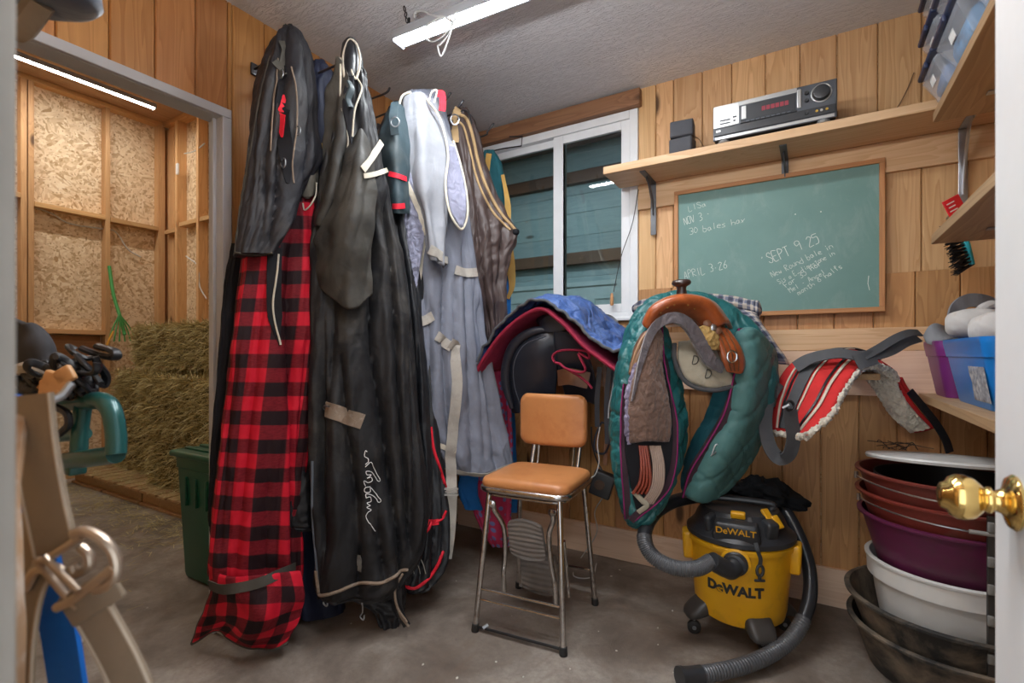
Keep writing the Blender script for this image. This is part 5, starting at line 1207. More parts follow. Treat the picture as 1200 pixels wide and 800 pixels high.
# round the four corners
nu, nv = 50, 40
def rc(p): 
    q = RZ.inverted() @ (p - SC_); x, z = q.x + .012, q.z - .8025; hx, hz, r = .1625, .1175, .045
    ax, az = abs(x) - (hx - r), abs(z) - (hz - r)
    if ax > 0 and az > 0:
        l_ = math.hypot(ax, az); m_ = max(ax, az)
        if l_ > 1e-6: k = m_ / l_; q.x = -.012 + math.copysign(hx - r + ax * k, x); q.z = .8025 + math.copysign(hz - r + az * k, z)
    return SC_ + RZ @ q
bp.v = [rc(p) for p in bp.v]; bp.build('backrest', VIN, t, smooth=50)
for s_ in (-1, 1):
    m = MB(); m.tube([L(s_ * .11, .165, .54), L(s_ * .11, .20, .62), L(s_ * .11, .225, .70), L(s_ * .11, .225, .86)], .010, 12, smooth=24); m.build('back_post', CHROME, t)
    m = MB(); m.tube([L(s_ * .085, .17, .545), L(s_ * .085, .205, .63), L(s_ * .085, .225, .72)], .0055, 10, smooth=20); m.build('back_rod', CHROME, t)
# swing-out steps
for s_ in (-1, 1):
    m = MB(); m.tube([L(s_ * .125, -.165, .50), L(s_ * .125, -.15, .47), L(s_ * .098, -.125, .40), L(s_ * .100, -.110, .29), L(s_ * .112, -.10, .20), L(s_ * .112, -.09, .12)], .0105, 12, smooth=40); a_ = m.build('step_arm', CHROME, t)
    m = MB(); m.lathe([(0, -.012), (.013, -.012), (.015, -.004), (.013, .006), (0, .009)], L(s_ * .127, -.172, .505), RZ @ V((s_ * -.4, -1, 0)), 18); m.build('pivot_cap', CHROME, a_)
    m = MB(); m.tube([L(s_ * .105, .02, .33), L(s_ * .105, .05, .22), L(s_ * .11, .07, .08)], .009, 10, smooth=20); m.build('lower_arm', CHROME, t)
def step(y0, z0, y1, z1, w0, w1):
    m = MB(); n = 40; fr = []
    th = .014; d = V((0, y1 - y0, z1 - z0)); ln = d.length; nn = V((0, d.z, -d.y)).normalized()
    if nn.y > 0: nn = -nn
    rings = []
    for i in range(n + 1):
        s2 = i / n; w_ = w0 + (w1 - w0) * s2; e = 1 - .10 * (abs(2 * s2 - 1) ** 10); h = .0022 * math.cos(s2 * 2 * math.pi * 8); ring = []
        for x in [k / 8 - .5 for k in range(9)]:
            bow = .014 * (1 - (2 * x) ** 2) * (1 if s2 > .5 else 1) * (2 * s2 - 1)
            ring.append(L(x * w_ * e, y0 + d.y * s2 + nn.y * (th / 2 + h), z0 + d.z * s2 + nn.z * (th / 2 + h) + bow))
        for x in [.5 - k / 8 for k in range(9)]: 
            bow = .014 * (1 - (2 * x) ** 2) * (2 * s2 - 1)
            ring.append(L(x * w_ * e, y0 + d.y * s2 - nn.y * th / 2, z0 + d.z * s2 - nn.z * th / 2 + bow))
        rings.append(ring)
    m.loft(rings); return m
step(-.10, .295, -.14, .435, .158, .148).build('upper_step', RIB, t, smooth=50)
step(.03, .10, .0, .27, .17, .16).build('lower_step', RIB, t, smooth=50)
m = MB(); m.tube([L(-.17, -.188, .165), L(.17, -.188, .165)], .005, 8); m.build('front_rod', CHROME, t)
m = MB(); m.tube([L(-.172, -.192, .125), L(.172, -.192, .125)], .005, 8); m.build('front_rod', CHROME, t)
m = MB(); m.tube([L(-.178, -.20, .018), L(.178, -.20, .018)], .0055, 8); m.build('floor_rod', BLKM, t)
m = MB(); m.tube([L(-.15, -.205, .02), L(-.135, -.19, .03)], .007, 8); m.build('rod_tab', STEEL, t)
m = MB(); m.tube([L(-.17, .18, .16), L(.17, .18, .16)], .005, 8); m.build('rear_rod', CHROME, t)

# ================================================================== WET / DRY VACUUM
YEL = mat('yellow_plastic', (.78, .40, .012), .33, var=.05, vs=4, spec=.5, dirt=(.55, .28, .02), dscale=14, dlo=.55, dhi=.85)
VBLK = mat('vacuum_black_plastic', (.030, .032, .036), .36, var=.2, vs=12, spec=.5)
HOSE = mat('ribbed_hose_plastic', (.085, .088, .095), .32, var=.15, spec=.55)
HOSED = mat('smooth_hose_plastic', (.022, .024, .028), .28, spec=.55)
VC = V((-.250, 2.165, 0))
t = empty('shop_vacuum', VC, 'yellow and black wet dry shop vacuum with a long ribbed hose', 'vacuum')
def vt(x, y, z): return VC + V((x, y, z))
FA = math.atan2(-2.2, .255)        # direction to the camera
def bulge(a, r, z):
    d = abs((a - (FA + R(0)) + math.pi) % (2 * math.pi) - math.pi)
    return 1 + .0 * d
m = MB(); m.lathe([(0, .085), (.142, .085), (.157, .095), (.165, .13), (.180, .30), (.186, .365), (.194, .368), (.196, .385), (.190, .39), (.0, .39)], VC, n=72, fn=lambda a, r, z: 1 + .012 * math.cos(4 * (a - FA)) * (1 if r > .01 else 0))
m.build('drum', YEL, t, smooth=30)
for s_ in (-1, 1):
    a = FA + s_ * R(82); c = VC + V((math.cos(a) * .193, math.sin(a) * .193, .335)); m = MB(); m.rbox(c, (.045, .085, .11), .012, Matrix.Rotation(a, 3, 'Z'), taper=.85); m.build('side_latch', YEL, t)
m = MB(); m.lathe([(0, .3905), (.190, .3905), (.198, .396), (.198, .412), (.183, .425), (.170, .44), (.158, .47), (.14, .50), (.11, .512), (0, .515)], VC, n=72, fn=lambda a, r, z: 1 + (.03 * max(0, math.cos(2 * (a - FA))) if z > .42 else 0))
m.build('motor_head', VBLK, t, smooth=30)
def fr_(ang_, rad, z): a = FA + R(ang_); return VC + V((math.cos(a) * rad, math.sin(a) * rad, z)), Matrix.Rotation(a + math.pi / 2, 3, 'Z')
c, r_ = fr_(-4, .165, .448); m = MB(); m.rbox(c, (.15, .05, .078), .014, r_ @ Matrix.Rotation(R(14), 3, 'X'), taper=1.12); hp = m.build('badge_panel', VBLK, t)
c, r_ = fr_(-38, .160, .45); m = MB(); m.rbox(c, (.03, .05, .085), .012, r_ @ Matrix.Rotation(R(14), 3, 'X'), taper=1.1); m.build('side_rib', VBLK, t)
c, r_ = fr_(38, .158, .45); m = MB(); m.rbox(c, (.05, .05, .085), .012, r_ @ Matrix.Rotation(R(14), 3, 'X'), taper=1.1); m.build('side_rib', VBLK, t)
c, r_ = fr_(-2, .150, .505); m = MB(); m.rbox(c, (.05, .02, .026), .005, r_ @ Matrix.Rotation(R(20), 3, 'X')); m.build('power_switch', YEL, t)
c, r_ = fr_(48, .148, .492)
for k in (-1, 1):
    m = MB(); m.rbox(c + V((k * .016, 0, -.010 * k)), (.032, .05, .012), .004, r_ @ Matrix.Rotation(R(48), 3, 'X') @ Matrix.Rotation(R(0), 3, 'Z')); m.build('vent_grill', YEL, t)
m = MB(); q1, _ = fr_(-70, .11, .50); q2, _ = fr_(70, .11, .50); m.tube([q1, q1 + V((0, 0, .03)), q2 + V((0, 0, .03)), q2], .012, 10, smooth=30); m.build('carry_handle', VBLK, t)
# lettering
def text3d(body, size, pos, rot, mt, name, parent, depth=.0015, bold=.0, xs=1.0, shear=0):
    cu = bpy.data.curves.new(name, 'FONT'); cu.body = body; cu.size = size; cu.extrude = depth; cu.offset = bold; cu.align_x = 'CENTER'; cu.align_y = 'CENTER'; cu.shear = shear
    ob = bpy.data.objects.new('tmp_text', cu); col.objects.link(ob)
    dg = bpy.context.evaluated_depsgraph_get(); me = bpy.data.meshes.new_from_object(ob.evaluated_get(dg))
    bpy.data.objects.remove(ob); bpy.data.curves.remove(cu)
    m = MB(); m.add([V(pos) + rot @ V((v.co.x * xs, v.co.y, v.co.z)) for v in me.vertices], [tuple(p.vertices) for p in me.polygons]); bpy.data.meshes.remove(me)
    return m
XR90 = Matrix.Rotation(R(90), 3, 'X')
def wrap(m, ang0, rad_at, z_off=0):
    out = []
    for p in m.v:   # p.x along arc, p.y depth outward, p.z height
        a = FA + R(ang0) + p.x / rad_at(p.z); r = rad_at(p.z) + p.y; out.append(VC + V((math.cos(a) * r, math.sin(a) * r, p.z)))
    m.v = out; return m
def tw(body, size, ang0, z, rad, mt, nm, parent, **k):
    m = MB(); acc = []
    m = text3d(body, size, (0, 0, 0), Matrix.Identity(3), mt, nm, parent, **k)
    m.v = [V((p.x, p.z, p.y + z)) for p in m.v]; m = wrap(m, ang0, rad); m.build(nm, mt, parent, smooth=0); return m
rd = lambda z: .1655 + (z - .13) * .0824 + .0025
m = MB()
tw('DeWALT', .050, -6, .232, rd, BLKP, 'brand_lettering', t, bold=.0022)
c, r_ = fr_(-4, .1925, .449); rt = r_ @ Matrix.Rotation(R(14), 3, 'X') @ XR90
text3d('DeWALT', .034, c + V((0, 0, .004)) , rt, YEL, 'x', t, bold=.0004, depth=.001).build('badge_lettering', YEL, hp, smooth=0)
# inlet + hose
inl, r_ = fr_(-4, .182, .342); dirn = V((math.cos(FA - R(4)), math.sin(FA - R(4)), 0))
m = MB(); m.lathe([(.0, -.02), (.052, -.02), (.052, .012), (.046, .016), (.0, .016)], inl, dirn, 36); m.build('inlet_boss', YEL, t)
m = MB(); m.lathe([(0, .0), (.042, 0), (.043, .022), (.038, .026), (.038, .04), (.034, .042), (0, .042)], inl, dirn, 36); m.build('inlet_collar', VBLK, t)
hp0 = inl + dirn * .035
def HP(px, py, tt): return P(px, py, tt)
hp_pts = [hp0, hp0 + dirn * .03 + V((-.02, 0, -.008)), HP(834, 657, 1.75), HP(815, 666, 1.74), HP(788, 664, 1.755), HP(764, 650, 1.79), HP(755, 628, 1.83), HP(765, 604, 1.90), HP(788, 588, 1.98), HP(822, 580, 2.07)]
m = MB(); m.tube(crom(hp_pts[:3], 12), [.034] * 6 + [.031] * 6, 20); m.build('hose_cuff', VBLK, t)
cs = crom(hp_pts[2:], 330); m = MB()
m.tube(cs[:190], .0265, 20, ridge=(.055, 2)); m.build('ribbed_hose', HOSE, t, smooth=70)
m = MB(); m.tube(cs[188:] + crom([cs[-1], HP(850, 574, 2.14), HP(875, 570, 2.2)], 14)[1:], .0262, 20); m.build('hose_bend', HOSED, t)
h2 = [HP(895, 582, 2.14), HP(915, 592, 2.06), HP(935, 625, 1.98), HP(948, 665, 1.92), HP(948, 705, 1.85), HP(932, 742, 1.79), HP(905, 765, 1.745), HP(870, 780, 1.69), HP(830, 789, 1.645), HP(800, 793, 1.62)]
cs = crom(h2, 420); m = MB(); m.tube(cs[:210], .0245, 20); m.build('smooth_hose', HOSED, t)
m = MB(); m.tube(cs[208:388], .0255, 20, ridge=(.055, 2)); m.build('ribbed_hose', HOSE, t, smooth=70)
m = MB(); m.tube(cs[384:], [.029, .029, .031], 22); m.tube([cs[-1] , cs[-1] + (cs[-1] - cs[-9]).normalized() * .012], .033, 22); m.build('hose_end', VBLK, t)
# tether with keyhole tag
m = MB(); b0, _ = fr_(12, .155, .50); b1, _ = fr_(16, .203, .41); b2, _ = fr_(20, .199, .37); b3, _ = fr_(20, .195, .345)
m.ribbon(crom([b0, b1, b2, b3], 20), dirn, .013, .004); m.build('tether', VBLK, t)
m = MB(); c, r_ = fr_(20, .195, .325); m.tube([c + r_ @ V((math.cos(a) * .011, 0, math.sin(a) * .019)) for a in [math.pi * k / 8 for k in range(16)]], .0055, 8, closed=True); m.build('tag_ring', VBLK, t)
m = MB(); c, r_ = fr_(20, .192, .288); m.rbox(c, (.038, .008, .009), .003, r_); m.build('tag_bar', VBLK, t)
m = MB(); m.rbox(c + V((0, 0, .012)), (.012, .007, .02), .003, r_); m.build('tag_stem', VBLK, t)
# casters
for k, aa in enumerate((-62, 24, 118, 205)):
    a = FA + R(aa); d = V((math.cos(a), math.sin(a), 0)); rz = Matrix.Rotation(a, 3, 'Z'); c = VC + d * .165
    m = MB(); rings = []
    for s2, w_, z0, z1 in ((0, .045, .085, .155), (.3, .05, .078, .150), (.7, .048, .068, .125), (1, .04, .066, .100), (1.08, .028, .07, .088)):
        o_ = VC + d * (.125 + .085 * s2); sd = V((-d.y, d.x, 0)); ring = []
        for j in range(20):
            q = 2 * math.pi * j / 20; cx, sx_ = math.cos(q), math.sin(q); ex = math.copysign(abs(cx) ** .6, cx); ez = math.copysign(abs(sx_) ** .6, sx_)
            ring.append(o_ + sd * w_ * ex + V((0, 0, (z0 + z1) / 2 + (z1 - z0) / 2 * ez)))
        rings.append(ring)
    m.loft(rings); cb = m.build('caster_housing', mat('caster_grey_plastic', (.055, .05, .046), .4), t, smooth=50)
    wc = VC + d * .185 + V((0, 0, .0255)); sd = V((-d.y, d.x, 0)); sd = (sd + d * .35).normalized()
    m = MB(); m.lathe([(0, -.011), (.020, -.011), (.0255, -.008), (.0255, .008), (.020, .011), (0, .011)], wc, sd, 28); m.build('wheel', RUB, cb)
    m = MB(); m.lathe([(0, -.013), (.008, -.013), (.008, .013), (0, .013)], wc, sd, 12); m.build('hub', STEEL, cb)
    m = MB(); m.bb(wc.x - .004, wc.x + .004, wc.y - .004, wc.y + .004, wc.z + .02, wc.z + .05); m.build('caster_stem', STEEL, cb)
# black cloth bag dumped on the vacuum
bag = MB(); n1, n2 = 60, 30; rings = []
c0 = P(890, 576, 2.12)
for i in range(n2):
    ph_ = -math.pi / 2 + math.pi * i / (n2 - 1); ring = []
    for j in range(n1):
        a = 2 * math.pi * j / n1; d = V((math.cos(a) * math.cos(ph_), math.sin(a) * math.cos(ph_), math.sin(ph_)))
        q = 1 + .35 * noise.noise(d * 2.2) + .16 * noise.noise(d * 6) + .08 * noise.noise(d * 13)
        x = d.x * .125 * q + (.05 * max(0, d.x) ** 3); z = d.z * .062 * q - (.035 * max(0, d.x) ** 2) - .02 * max(0, -d.x)
        ring.append(c0 + V((x * .97, d.y * .095 * q, z)))
    rings.append(ring)
bag.loft(rings); tag(bag.build('cloth_bag', fabric('black_cotton', (.010, .011, .013), .8, wr=.6), smooth=70), 'crumpled black cloth bag lying on top of the yellow vacuum', 'bag')
# ================================================================== SHELF, RECEIVER, SPEAKER, CHALKBOARD
SX0, SYF, SZ0, SZ1 = -.885, 2.336, 1.985, 2.022
m = MB(); m.curcol = .35; m.bb(SX0, XR - .002, SYF, YB - .0225, SZ0, SZ1); m.build('shelf_board', BOARD, label='long pine shelf board above the chalkboard', cat='shelf', bevel=.003, smooth=0)
BRK = mat('grey_bracket_paint', (.12, .125, .135), .45, metal=.5, var=.15, vs=20)
def bracket(x, label, yb, depth, z, h=.26, side=False, mt=None, X0=None, group='shelf brackets'):
    """pressed steel bracket under a shelf; side=True: arm runs along -X from the right wall"""
    t = empty('shelf_bracket', (x, yb, z - h), label, 'bracket', group)
    f = (lambda a, b, c: (x + a, yb - b, z + c)) if not side else (lambda a, b, c: (X0 - b, x + a, z + c))
    def bx(nm, a0, a1, b0, b1, c0, c1):
        m = MB(); p, q = f(a0, b0, c0), f(a1, b1, c1); m.bb(min(p[0], q[0]), max(p[0], q[0]), min(p[1], q[1]), max(p[1], q[1]), min(p[2], q[2]), max(p[2], q[2])); m.build(nm, mt or BRK, t, smooth=0, bevel=.0015)
    bx('arm', -.014, .014, .0, depth, -.005, -.0005); bx('wall_leg', -.014, .014, .0, .004, -h, -.006)
    pts = [f(0, .004, -h * .45), f(0, depth * .42, -.006)]
    m = MB(); m.ribbon(crom([V(f(0, .004, -h * .62)), V(f(0, .02, -h * .42)), V(f(0, depth * .4, -.03)), V(f(0, depth * .62, -.007))], 14), V((1, 0, 0)) if not side else V((0, 1, 0)), .03, .005); m.build('gusset', mt or BRK, t)
    return t
bracket(PY(766, 230, YB - .02).x, 'grey steel bracket under the left end of the long shelf', YB - .0235, .20, SZ0, .27)
bracket(PY(920, 200, YB - .02).x, 'grey steel bracket under the middle of the long shelf, above the chalkboard', YB - .0235, .19, SZ0, .125)
bracket(PY(1128, 200, YB - .02).x, 'large galvanized bracket under the right end of the long shelf', YB - .0235, .24, SZ0, .42, mt=STEEL)
# receiver
rx0, rx1 = PY(836, 140, SYF + .012).x, PY(981, 130, SYF + .012).x
rz0 = SZ1 + .012; rh = .152; ry = SYF + .012
t = empty('stereo_receiver', ((rx0 + rx1) / 2, ry + .1, SZ1), 'silver and black stereo receiver standing on the long shelf', 'stereo')
SILV = mat('silver_face', (.48, .48, .47), .32, metal=.7, var=.05); RBL = mat('receiver_black', (.028, .03, .034), .35, spec=.5); GUN = mat('gunmetal_face', (.10, .11, .125), .32, metal=.5)
W_ = rx1 - rx0
def rb(nm, u0, u1, v0, v1, d0, d1, mt, parent=t, bev=.002):
    m = MB(); m.bb(rx0 + u0 * W_, rx0 + u1 * W_, ry - d1, ry - d0, rz0 + v0 * rh, rz0 + v1 * rh); return m.build(nm, mt, parent, smooth=0, bevel=bev)
m = MB(); m.bb(rx0 + .004, rx1 - .004, ry, ry + .19, rz0, rz0 + rh); m.build('case', RBL, t, smooth=0, bevel=.004)
rb('front_panel', 0, 1, 0, 1, -.001, .010, GUN, bev=.004)
rb('silver_panel', .005, .23, .36, .985, .010, .013, SILV)
rb('silver_strip', .23, .70, .86, .985, .010, .013, SILV); rb('lower_strip', .02, .98, .02, .10, .010, .0125, SILV)
rb('display_window', .24, .69, .42, .84, .010, .0125, RBL)
dsp = rb('display_frame', .25, .29, .46, .82, .0125, .015, SILV)
rb('lower_band', .01, .99, .12, .34, .010, .015, RBL, bev=.005)
rb('tray', .24, .70, .345, .40, .010, .016, RBL)
DIG = mat('dark_red_digits', (.30, .03, .05), .4)
for k in range(6): rb('display_digit', .42 + k * .037, .45 + k * .037, .58, .70, .0125, .0135, DIG, bev=0)
for k, (u0, u1, v0, v1) in enumerate(((.06, .155, .52, .56), (.06, .155, .43, .47), (.175, .21, .56, .60), (.18, .20, .45, .50))): rb('button', u0, u1, v0, v1, .013, .0155, RBL, bev=.0008)
for k in range(9): rb('small_button', .29 + k * .042, .315 + k * .042, .36, .39, .016, .018, GUN, bev=0)
rb('bright_trim', .70, .735, .42, .92, .010, .016, SILV, bev=.005)
def knob(nm, u, v, r, d, mt, rim=None):
    c = V((rx0 + u * W_, ry - .010, rz0 + v * rh)); m = MB(); m.lathe([(0, 0), (r * 1.05, 0), (r, d * .5), (r * .94, d), (r * .8, d + .0015), (0, d + .001)], c, (0, -1, 0), 32); return m.build(nm, mt, t)
m = MB(); c = V((rx0 + .885 * W_, ry - .0105, rz0 + .70 * rh)); m.tube([c + V((math.cos(a) * .034, 0, math.sin(a) * .034)) for a in [2 * math.pi * k / 30 for k in range(30)]], .003, 8, closed=True); m.build('knob_ring', SILV, t)
knob('volume_knob', .885, .70, .029, .018, RBL)
for u, v in ((.775, .78), (.775, .58), (.775, .24)): knob('small_knob', u, v, .008, .007, RBL)
BR = mat('gold_jack', (.6, .4, .08), .3, metal=1)
for k, u in enumerate((.85, .885, .925)): knob('jack', u, .24, .006, .004, BR if k != 1 else SILV)
knob('phones_jack', .12, .25, .006, .003, BR); rb('power_button', .03, .07, .22, .28, .015, .018, SILV)
for u in (.09, .90): 
    c = V((rx0 + u * W_, ry + .01, SZ1 + .0005)); m = MB(); m.lathe([(0, 0), (.022, 0), (.024, .004), (.022, .0118), (0, .0118)], c, n=24); m.build('foot', SILV, t)
for u in (.1, .9):
    c = V((rx0 + u * W_, ry + .16, SZ1 + .0005)); m = MB(); m.lathe([(0, 0), (.018, 0), (.018, .0118), (0, .0118)], c, n=20); m.build('foot', RBL, t)
# double cube speaker
sp0, sp1 = PY(784, 150, SYF + .03).x, PY(811, 150, SYF + .03).x
t = empty('cube_speaker', ((sp0 + sp1) / 2, SYF + .07, SZ1), 'small dark double cube speaker standing on the left end of the shelf', 'speaker')
SPK = mat('speaker_grey_plastic', (.055, .058, .07), .55, bump=.2, bs=500)
w_ = sp1 - sp0; cx = (sp0 + sp1) / 2
for k, (a_, z_) in enumerate(((R(-3), SZ1 + .0395), (R(5), SZ1 + .118))):
    rz = Matrix.Rotation(a_, 3, 'Z'); c = V((cx, SYF + .075, z_)); m = MB(); m.rbox(c, (w_, .085, .076), .006, rz); cb = m.build('cube', SPK, t)
    m = MB(); m.rbox(c + rz @ V((0, -.0435, 0)), (w_ * .92, .006, .068), .003, rz); m.build('grille', mat('speaker_grille', (.075, .078, .09), .8, bump=.6, bs=900), cb)
m = MB(); c = V((sp1 + .012, SYF + .11, SZ1))
m.tube([V((sp1 - .004, SYF + .12, SZ1 + .10)), c + V((0, .03, .09)), c + V((.03, .02, .03)), c + V((.045, .0, .006)), c + V((.07, .03, .006)), V((rx0 + .02, SYF + .21, SZ1 + .04))], .002, 6, smooth=50)
tag(m.build('speaker_wire', mat('brown_wire', (.16, .09, .04), .5)), 'thin brown speaker wire looping between the cube speaker and the receiver', 'cable')
m = MB(); m.tube([PY(x, y, YB - .012) for x, y in ((1071, 85, ), (1063, 105), (1052, 125), (1040, 137))], .002, 6, smooth=30)
tag(m.build('wall_wire', mat('brown_wire', (.16, .09, .04), .5)), 'thin wire running down the back wall above the right end of the shelf', 'cable')

# chalkboard ----------------------------------------------------------------
bx0, bx1, bz0, bz1 = -.598, .256, 1.278, 1.916; by_ = YB - .023
t = empty('chalkboard', ((bx0 + bx1) / 2, by_, bz0), 'green chalkboard in a thin orange wood frame with chalk handwriting', 'chalkboard')
BG = NT('green_chalk_surface'); o = BG.co()
c = BG.ramp(BG.noise(o, 3, 5, .6), [(.3, (.125, .25, .225)), (.7, (.165, .30, .275))])
c = BG.mix(BG.ramp(BG.noise(BG.co(scale=(1, 1, .5)), 9, 8, .75, .6), [(.52, (0,) * 3), (.85, (.35,) * 3)]), c, (.45, .52, .50)); BG.color(c); BG.set(Roughness=.6); BG = BG.m
m = MB(); m.bb(bx0 + .01, bx1 - .01, by_ - .008, by_, bz0 + .01, bz1 - .01); m.build('writing_surface', BG, t, smooth=0)
ORW = wood('orange_frame_wood', (.62, .32, .12), (.45, .2, .07), axis='X', kn=0); ORZ = wood('orange_frame_wood_v', (.62, .32, .12), (.45, .2, .07), axis='Z', kn=0)
for a in ((bx0, bx1, bz0, bz0 + .02), (bx0, bx1, bz1 - .02, bz1)):
    m = MB(); m.bb(a[0], a[1], by_ - .018, by_ + .001, a[2], a[3]); m.build('frame_rail', ORW, t, smooth=0, bevel=.002)
for a in ((bx0, bx0 + .02), (bx1 - .02, bx1)):
    m = MB(); m.bb(a[0], a[1], by_ - .018, by_ + .001, bz0 + .0205, bz1 - .0205); m.build('frame_stile', ORZ, t, smooth=0, bevel=.002)
GL = {'A': ['00 26 40', '12 32'], 'B': ['00 06 36 45 33 03', '33 42 30 00'], 'E': ['46 06 00 40', '03 33'], 'F': ['46 06 00', '03 33'], 'I': ['26 20'], 'L': ['06 00 40'], 'M': ['00 06 23 46 40'], 'N': ['00 06 40 46'], 'O': ['16 05 01 10 30 41 45 36 16'],
      'P': ['00 06 36 45 34 03'], 'R': ['00 06 36 45 34 03 40'], 'S': ['45 36 16 05 14 33 42 41 30 10 01'], 'T': ['06 46', '26 20'], 'V': ['06 20 46'], 'H': ['06 00', '46 40', '03 43'], 'C': ['45 26 05 01 20 41'], 'W': ['06 10 24 30 46'],
      '0': ['26 04 02 20 42 44 26'], '2': ['05 26 45 34 00 40'], '3': ['06 36 44 23 42 30 00'], '5': ['46 06 04 34 42 30 00'], '6': ['46 13 01 20 41 33 13'], '8': ['24 05 26 45 24 02 20 42 24'], '9': ['44 13 05 26 45 40'], '1': ['15 26 20'], 'X': ['06 40', '00 46'],
      'a': ['33 13 01 20 32 33 40'], 'b': ['06 00 30 42 23 03'], 'd': ['46 40 10 01 13 43'], 'e': ['02 42 33 13 01 20 40'], 'f': ['45 26 20', '04 34'], 'g': ['43 13 01 10 40', '44 3/'], 'h': ['06 00', '02 23 42 40'], 'i': ['23 20', '25 24'], 'l': ['26 20'], 'm': ['00 03 23 20', '23 43 40'], 'n': ['00 03 23 42 40'], 'o': ['13 01 20 41 33 13'], 'r': ['00 03', '02 23 43'], 's': ['43 13 12 31 30 00'], 't': ['25 20 40', '04 44'], 'u': ['03 01 20 41', '44 40'], 'w': ['03 10 22 30 43'], 'x': ['03 40', '00 43'], 'y': ['03 20', '43 00'], '-': ['13 33'], '.': ['12 22'], "'": ['26 15'], ' ': []}
CH = mat('chalk', (.72, .76, .72), .9)
rc_ = random.Random(12)
def chalk(txt, p0, p1, h, rr=.0011):
    a = PY(*p0, by_ - .0085); b = PY(*p1, by_ - .0085); d = (b - a); n = len(txt); st = d.length / n; d.normalize(); up = V((-d.z, 0, d.x))
    out = MB(); ext = []
    for k, ch in enumerate(txt):
        for s_ in GL.get(ch, []):
            pts = []
            for q in s_.split():
                if '/' in q: continue
                x, y = int(q[0]) / 4, int(q[1]) / 6
                pts.append(a + d * (st * (k + .1 + x * .72 + rc_.uniform(-.05, .05))) + up * (h * (y + rc_.uniform(-.04, .04) + .05 * math.sin(k * 1.3))) + V((0, 0, 0)))
            if len(pts) > 1: m_ = MB(); out.tube(crom(pts, len(pts) * 4), rr, 5, flat=1)
    for i, p in enumerate(out.v): out.v[i] = V((p.x, by_ - .0085 + (p.y - (by_ - .0085)) * .5, p.z))
    out.build('chalk_writing', CH, t, smooth=0)
chalk('LISa', (807, 248), (828, 241), .028, .0008)
chalk('NOV 3 -', (802, 264), (833, 254), .036); chalk('30 bales hay', (808, 275), (874, 260), .030, .0010)
chalk('APRIL 3.26', (802, 327), (853, 313), .036)
chalk("'SEPT 9 25", (895, 312), (962, 283), .046, .0014)
chalk('New Round bale in', (905, 325), (977, 290), .026, .0010); chalk('Sisco Eq limestone in', (913, 333), (979, 298), .022, .0009)
chalk('For 35 hor', (921, 337), (964, 309), .024, .0010); chalk('Mel - Angel', (926, 343), (968, 320), .022, .0009); chalk('month 6 halfs', (936, 346), (988, 313), .022, .0009)
m = MB(); m.tube([PY(x, y, by_ - .0085) for x, y in ((1018, 323), (1017, 332), (1019, 340))], .0012, 5); m.build('chalk_writing', CH, t)
for px, py in ((932, 251), (962, 248)): m = MB(); m.lathe([(.003, 0), (.002, .001), (0, .001)], PY(px, py, by_ - .0085), (0, -1, 0), 8); m.build('chalk_dot', CH, t)

# ================================================================== RIGHT-HAND SHELVES
for nm, z0, z1, y1, lb in (('a', 1.925, 1.958, 2.30, 'high plywood shelf on the right wall carrying the clear bins'), ('b', 1.497, 1.53, 2.33, 'middle plywood shelf on the right wall above the hand brush'), ('c', .913, .943, 2.585, 'low shelf on the right wall carrying the blue and purple tubs')):
    m = MB(); m.curcol = .5; m.bb(.366, XR - .002, .95, y1, z0, z1); m.build('side_shelf', PLY, label=lb, cat='shelf', bevel=.002, smooth=0)
bracket(2.12, 'thin steel bracket under the high side shelf', 0, .28, 1.925, .2, side=True, mt=STEEL, X0=XR - .001)
bracket(2.12, 'thin steel bracket under the middle side shelf', 0, .28, 1.497, .2, side=True, mt=STEEL, X0=XR - .001)
bracket(2.2, 'thin steel bracket under the low side shelf', 0, .28, .913, .2, side=True, mt=STEEL, X0=XR - .001)
# clear bins
CLR = NT('frosted_clear_plastic'); o = CLR.co()
CLR.color((.80, .85, .92)); CLR.set(Roughness=.2, Alpha=.30, IOR=1.45, Specular_IOR_Level=.5); CLR = CLR.m
LIDN = mat('navy_lid_plastic', (.025, .035, .085), .4); LBL = mat('white_label', (.82, .82, .8), .6)
labs = [('clear bin with navy lid, lowest of the farthest stack on the high side shelf', 2.155, .225, 0, (.10, .18, .36)), ('clear bin with navy lid, middle of the farthest stack on the high side shelf', 2.155, .225, 1, (.40, .42, .46)), ('clear bin with a yellow packet inside, topmost of the farthest stack', 2.155, .225, 2, (.75, .70, .05)),
        ('clear bin with blue contents, lower one of the second stack from the back wall', 1.885, .30, 0, (.06, .25, .50)), ('clear bin with navy lid, upper one of the second stack from the back wall', 1.885, .30, 1, (.12, .20, .40)), ('clear bin with dark blue contents nearest the camera on the high side shelf', 1.575, .30, 0, (.05, .12, .26)), ('clear bin with pale contents, upper one of the stack nearest the camera', 1.575, .30, 1, (.4, .42, .45))]
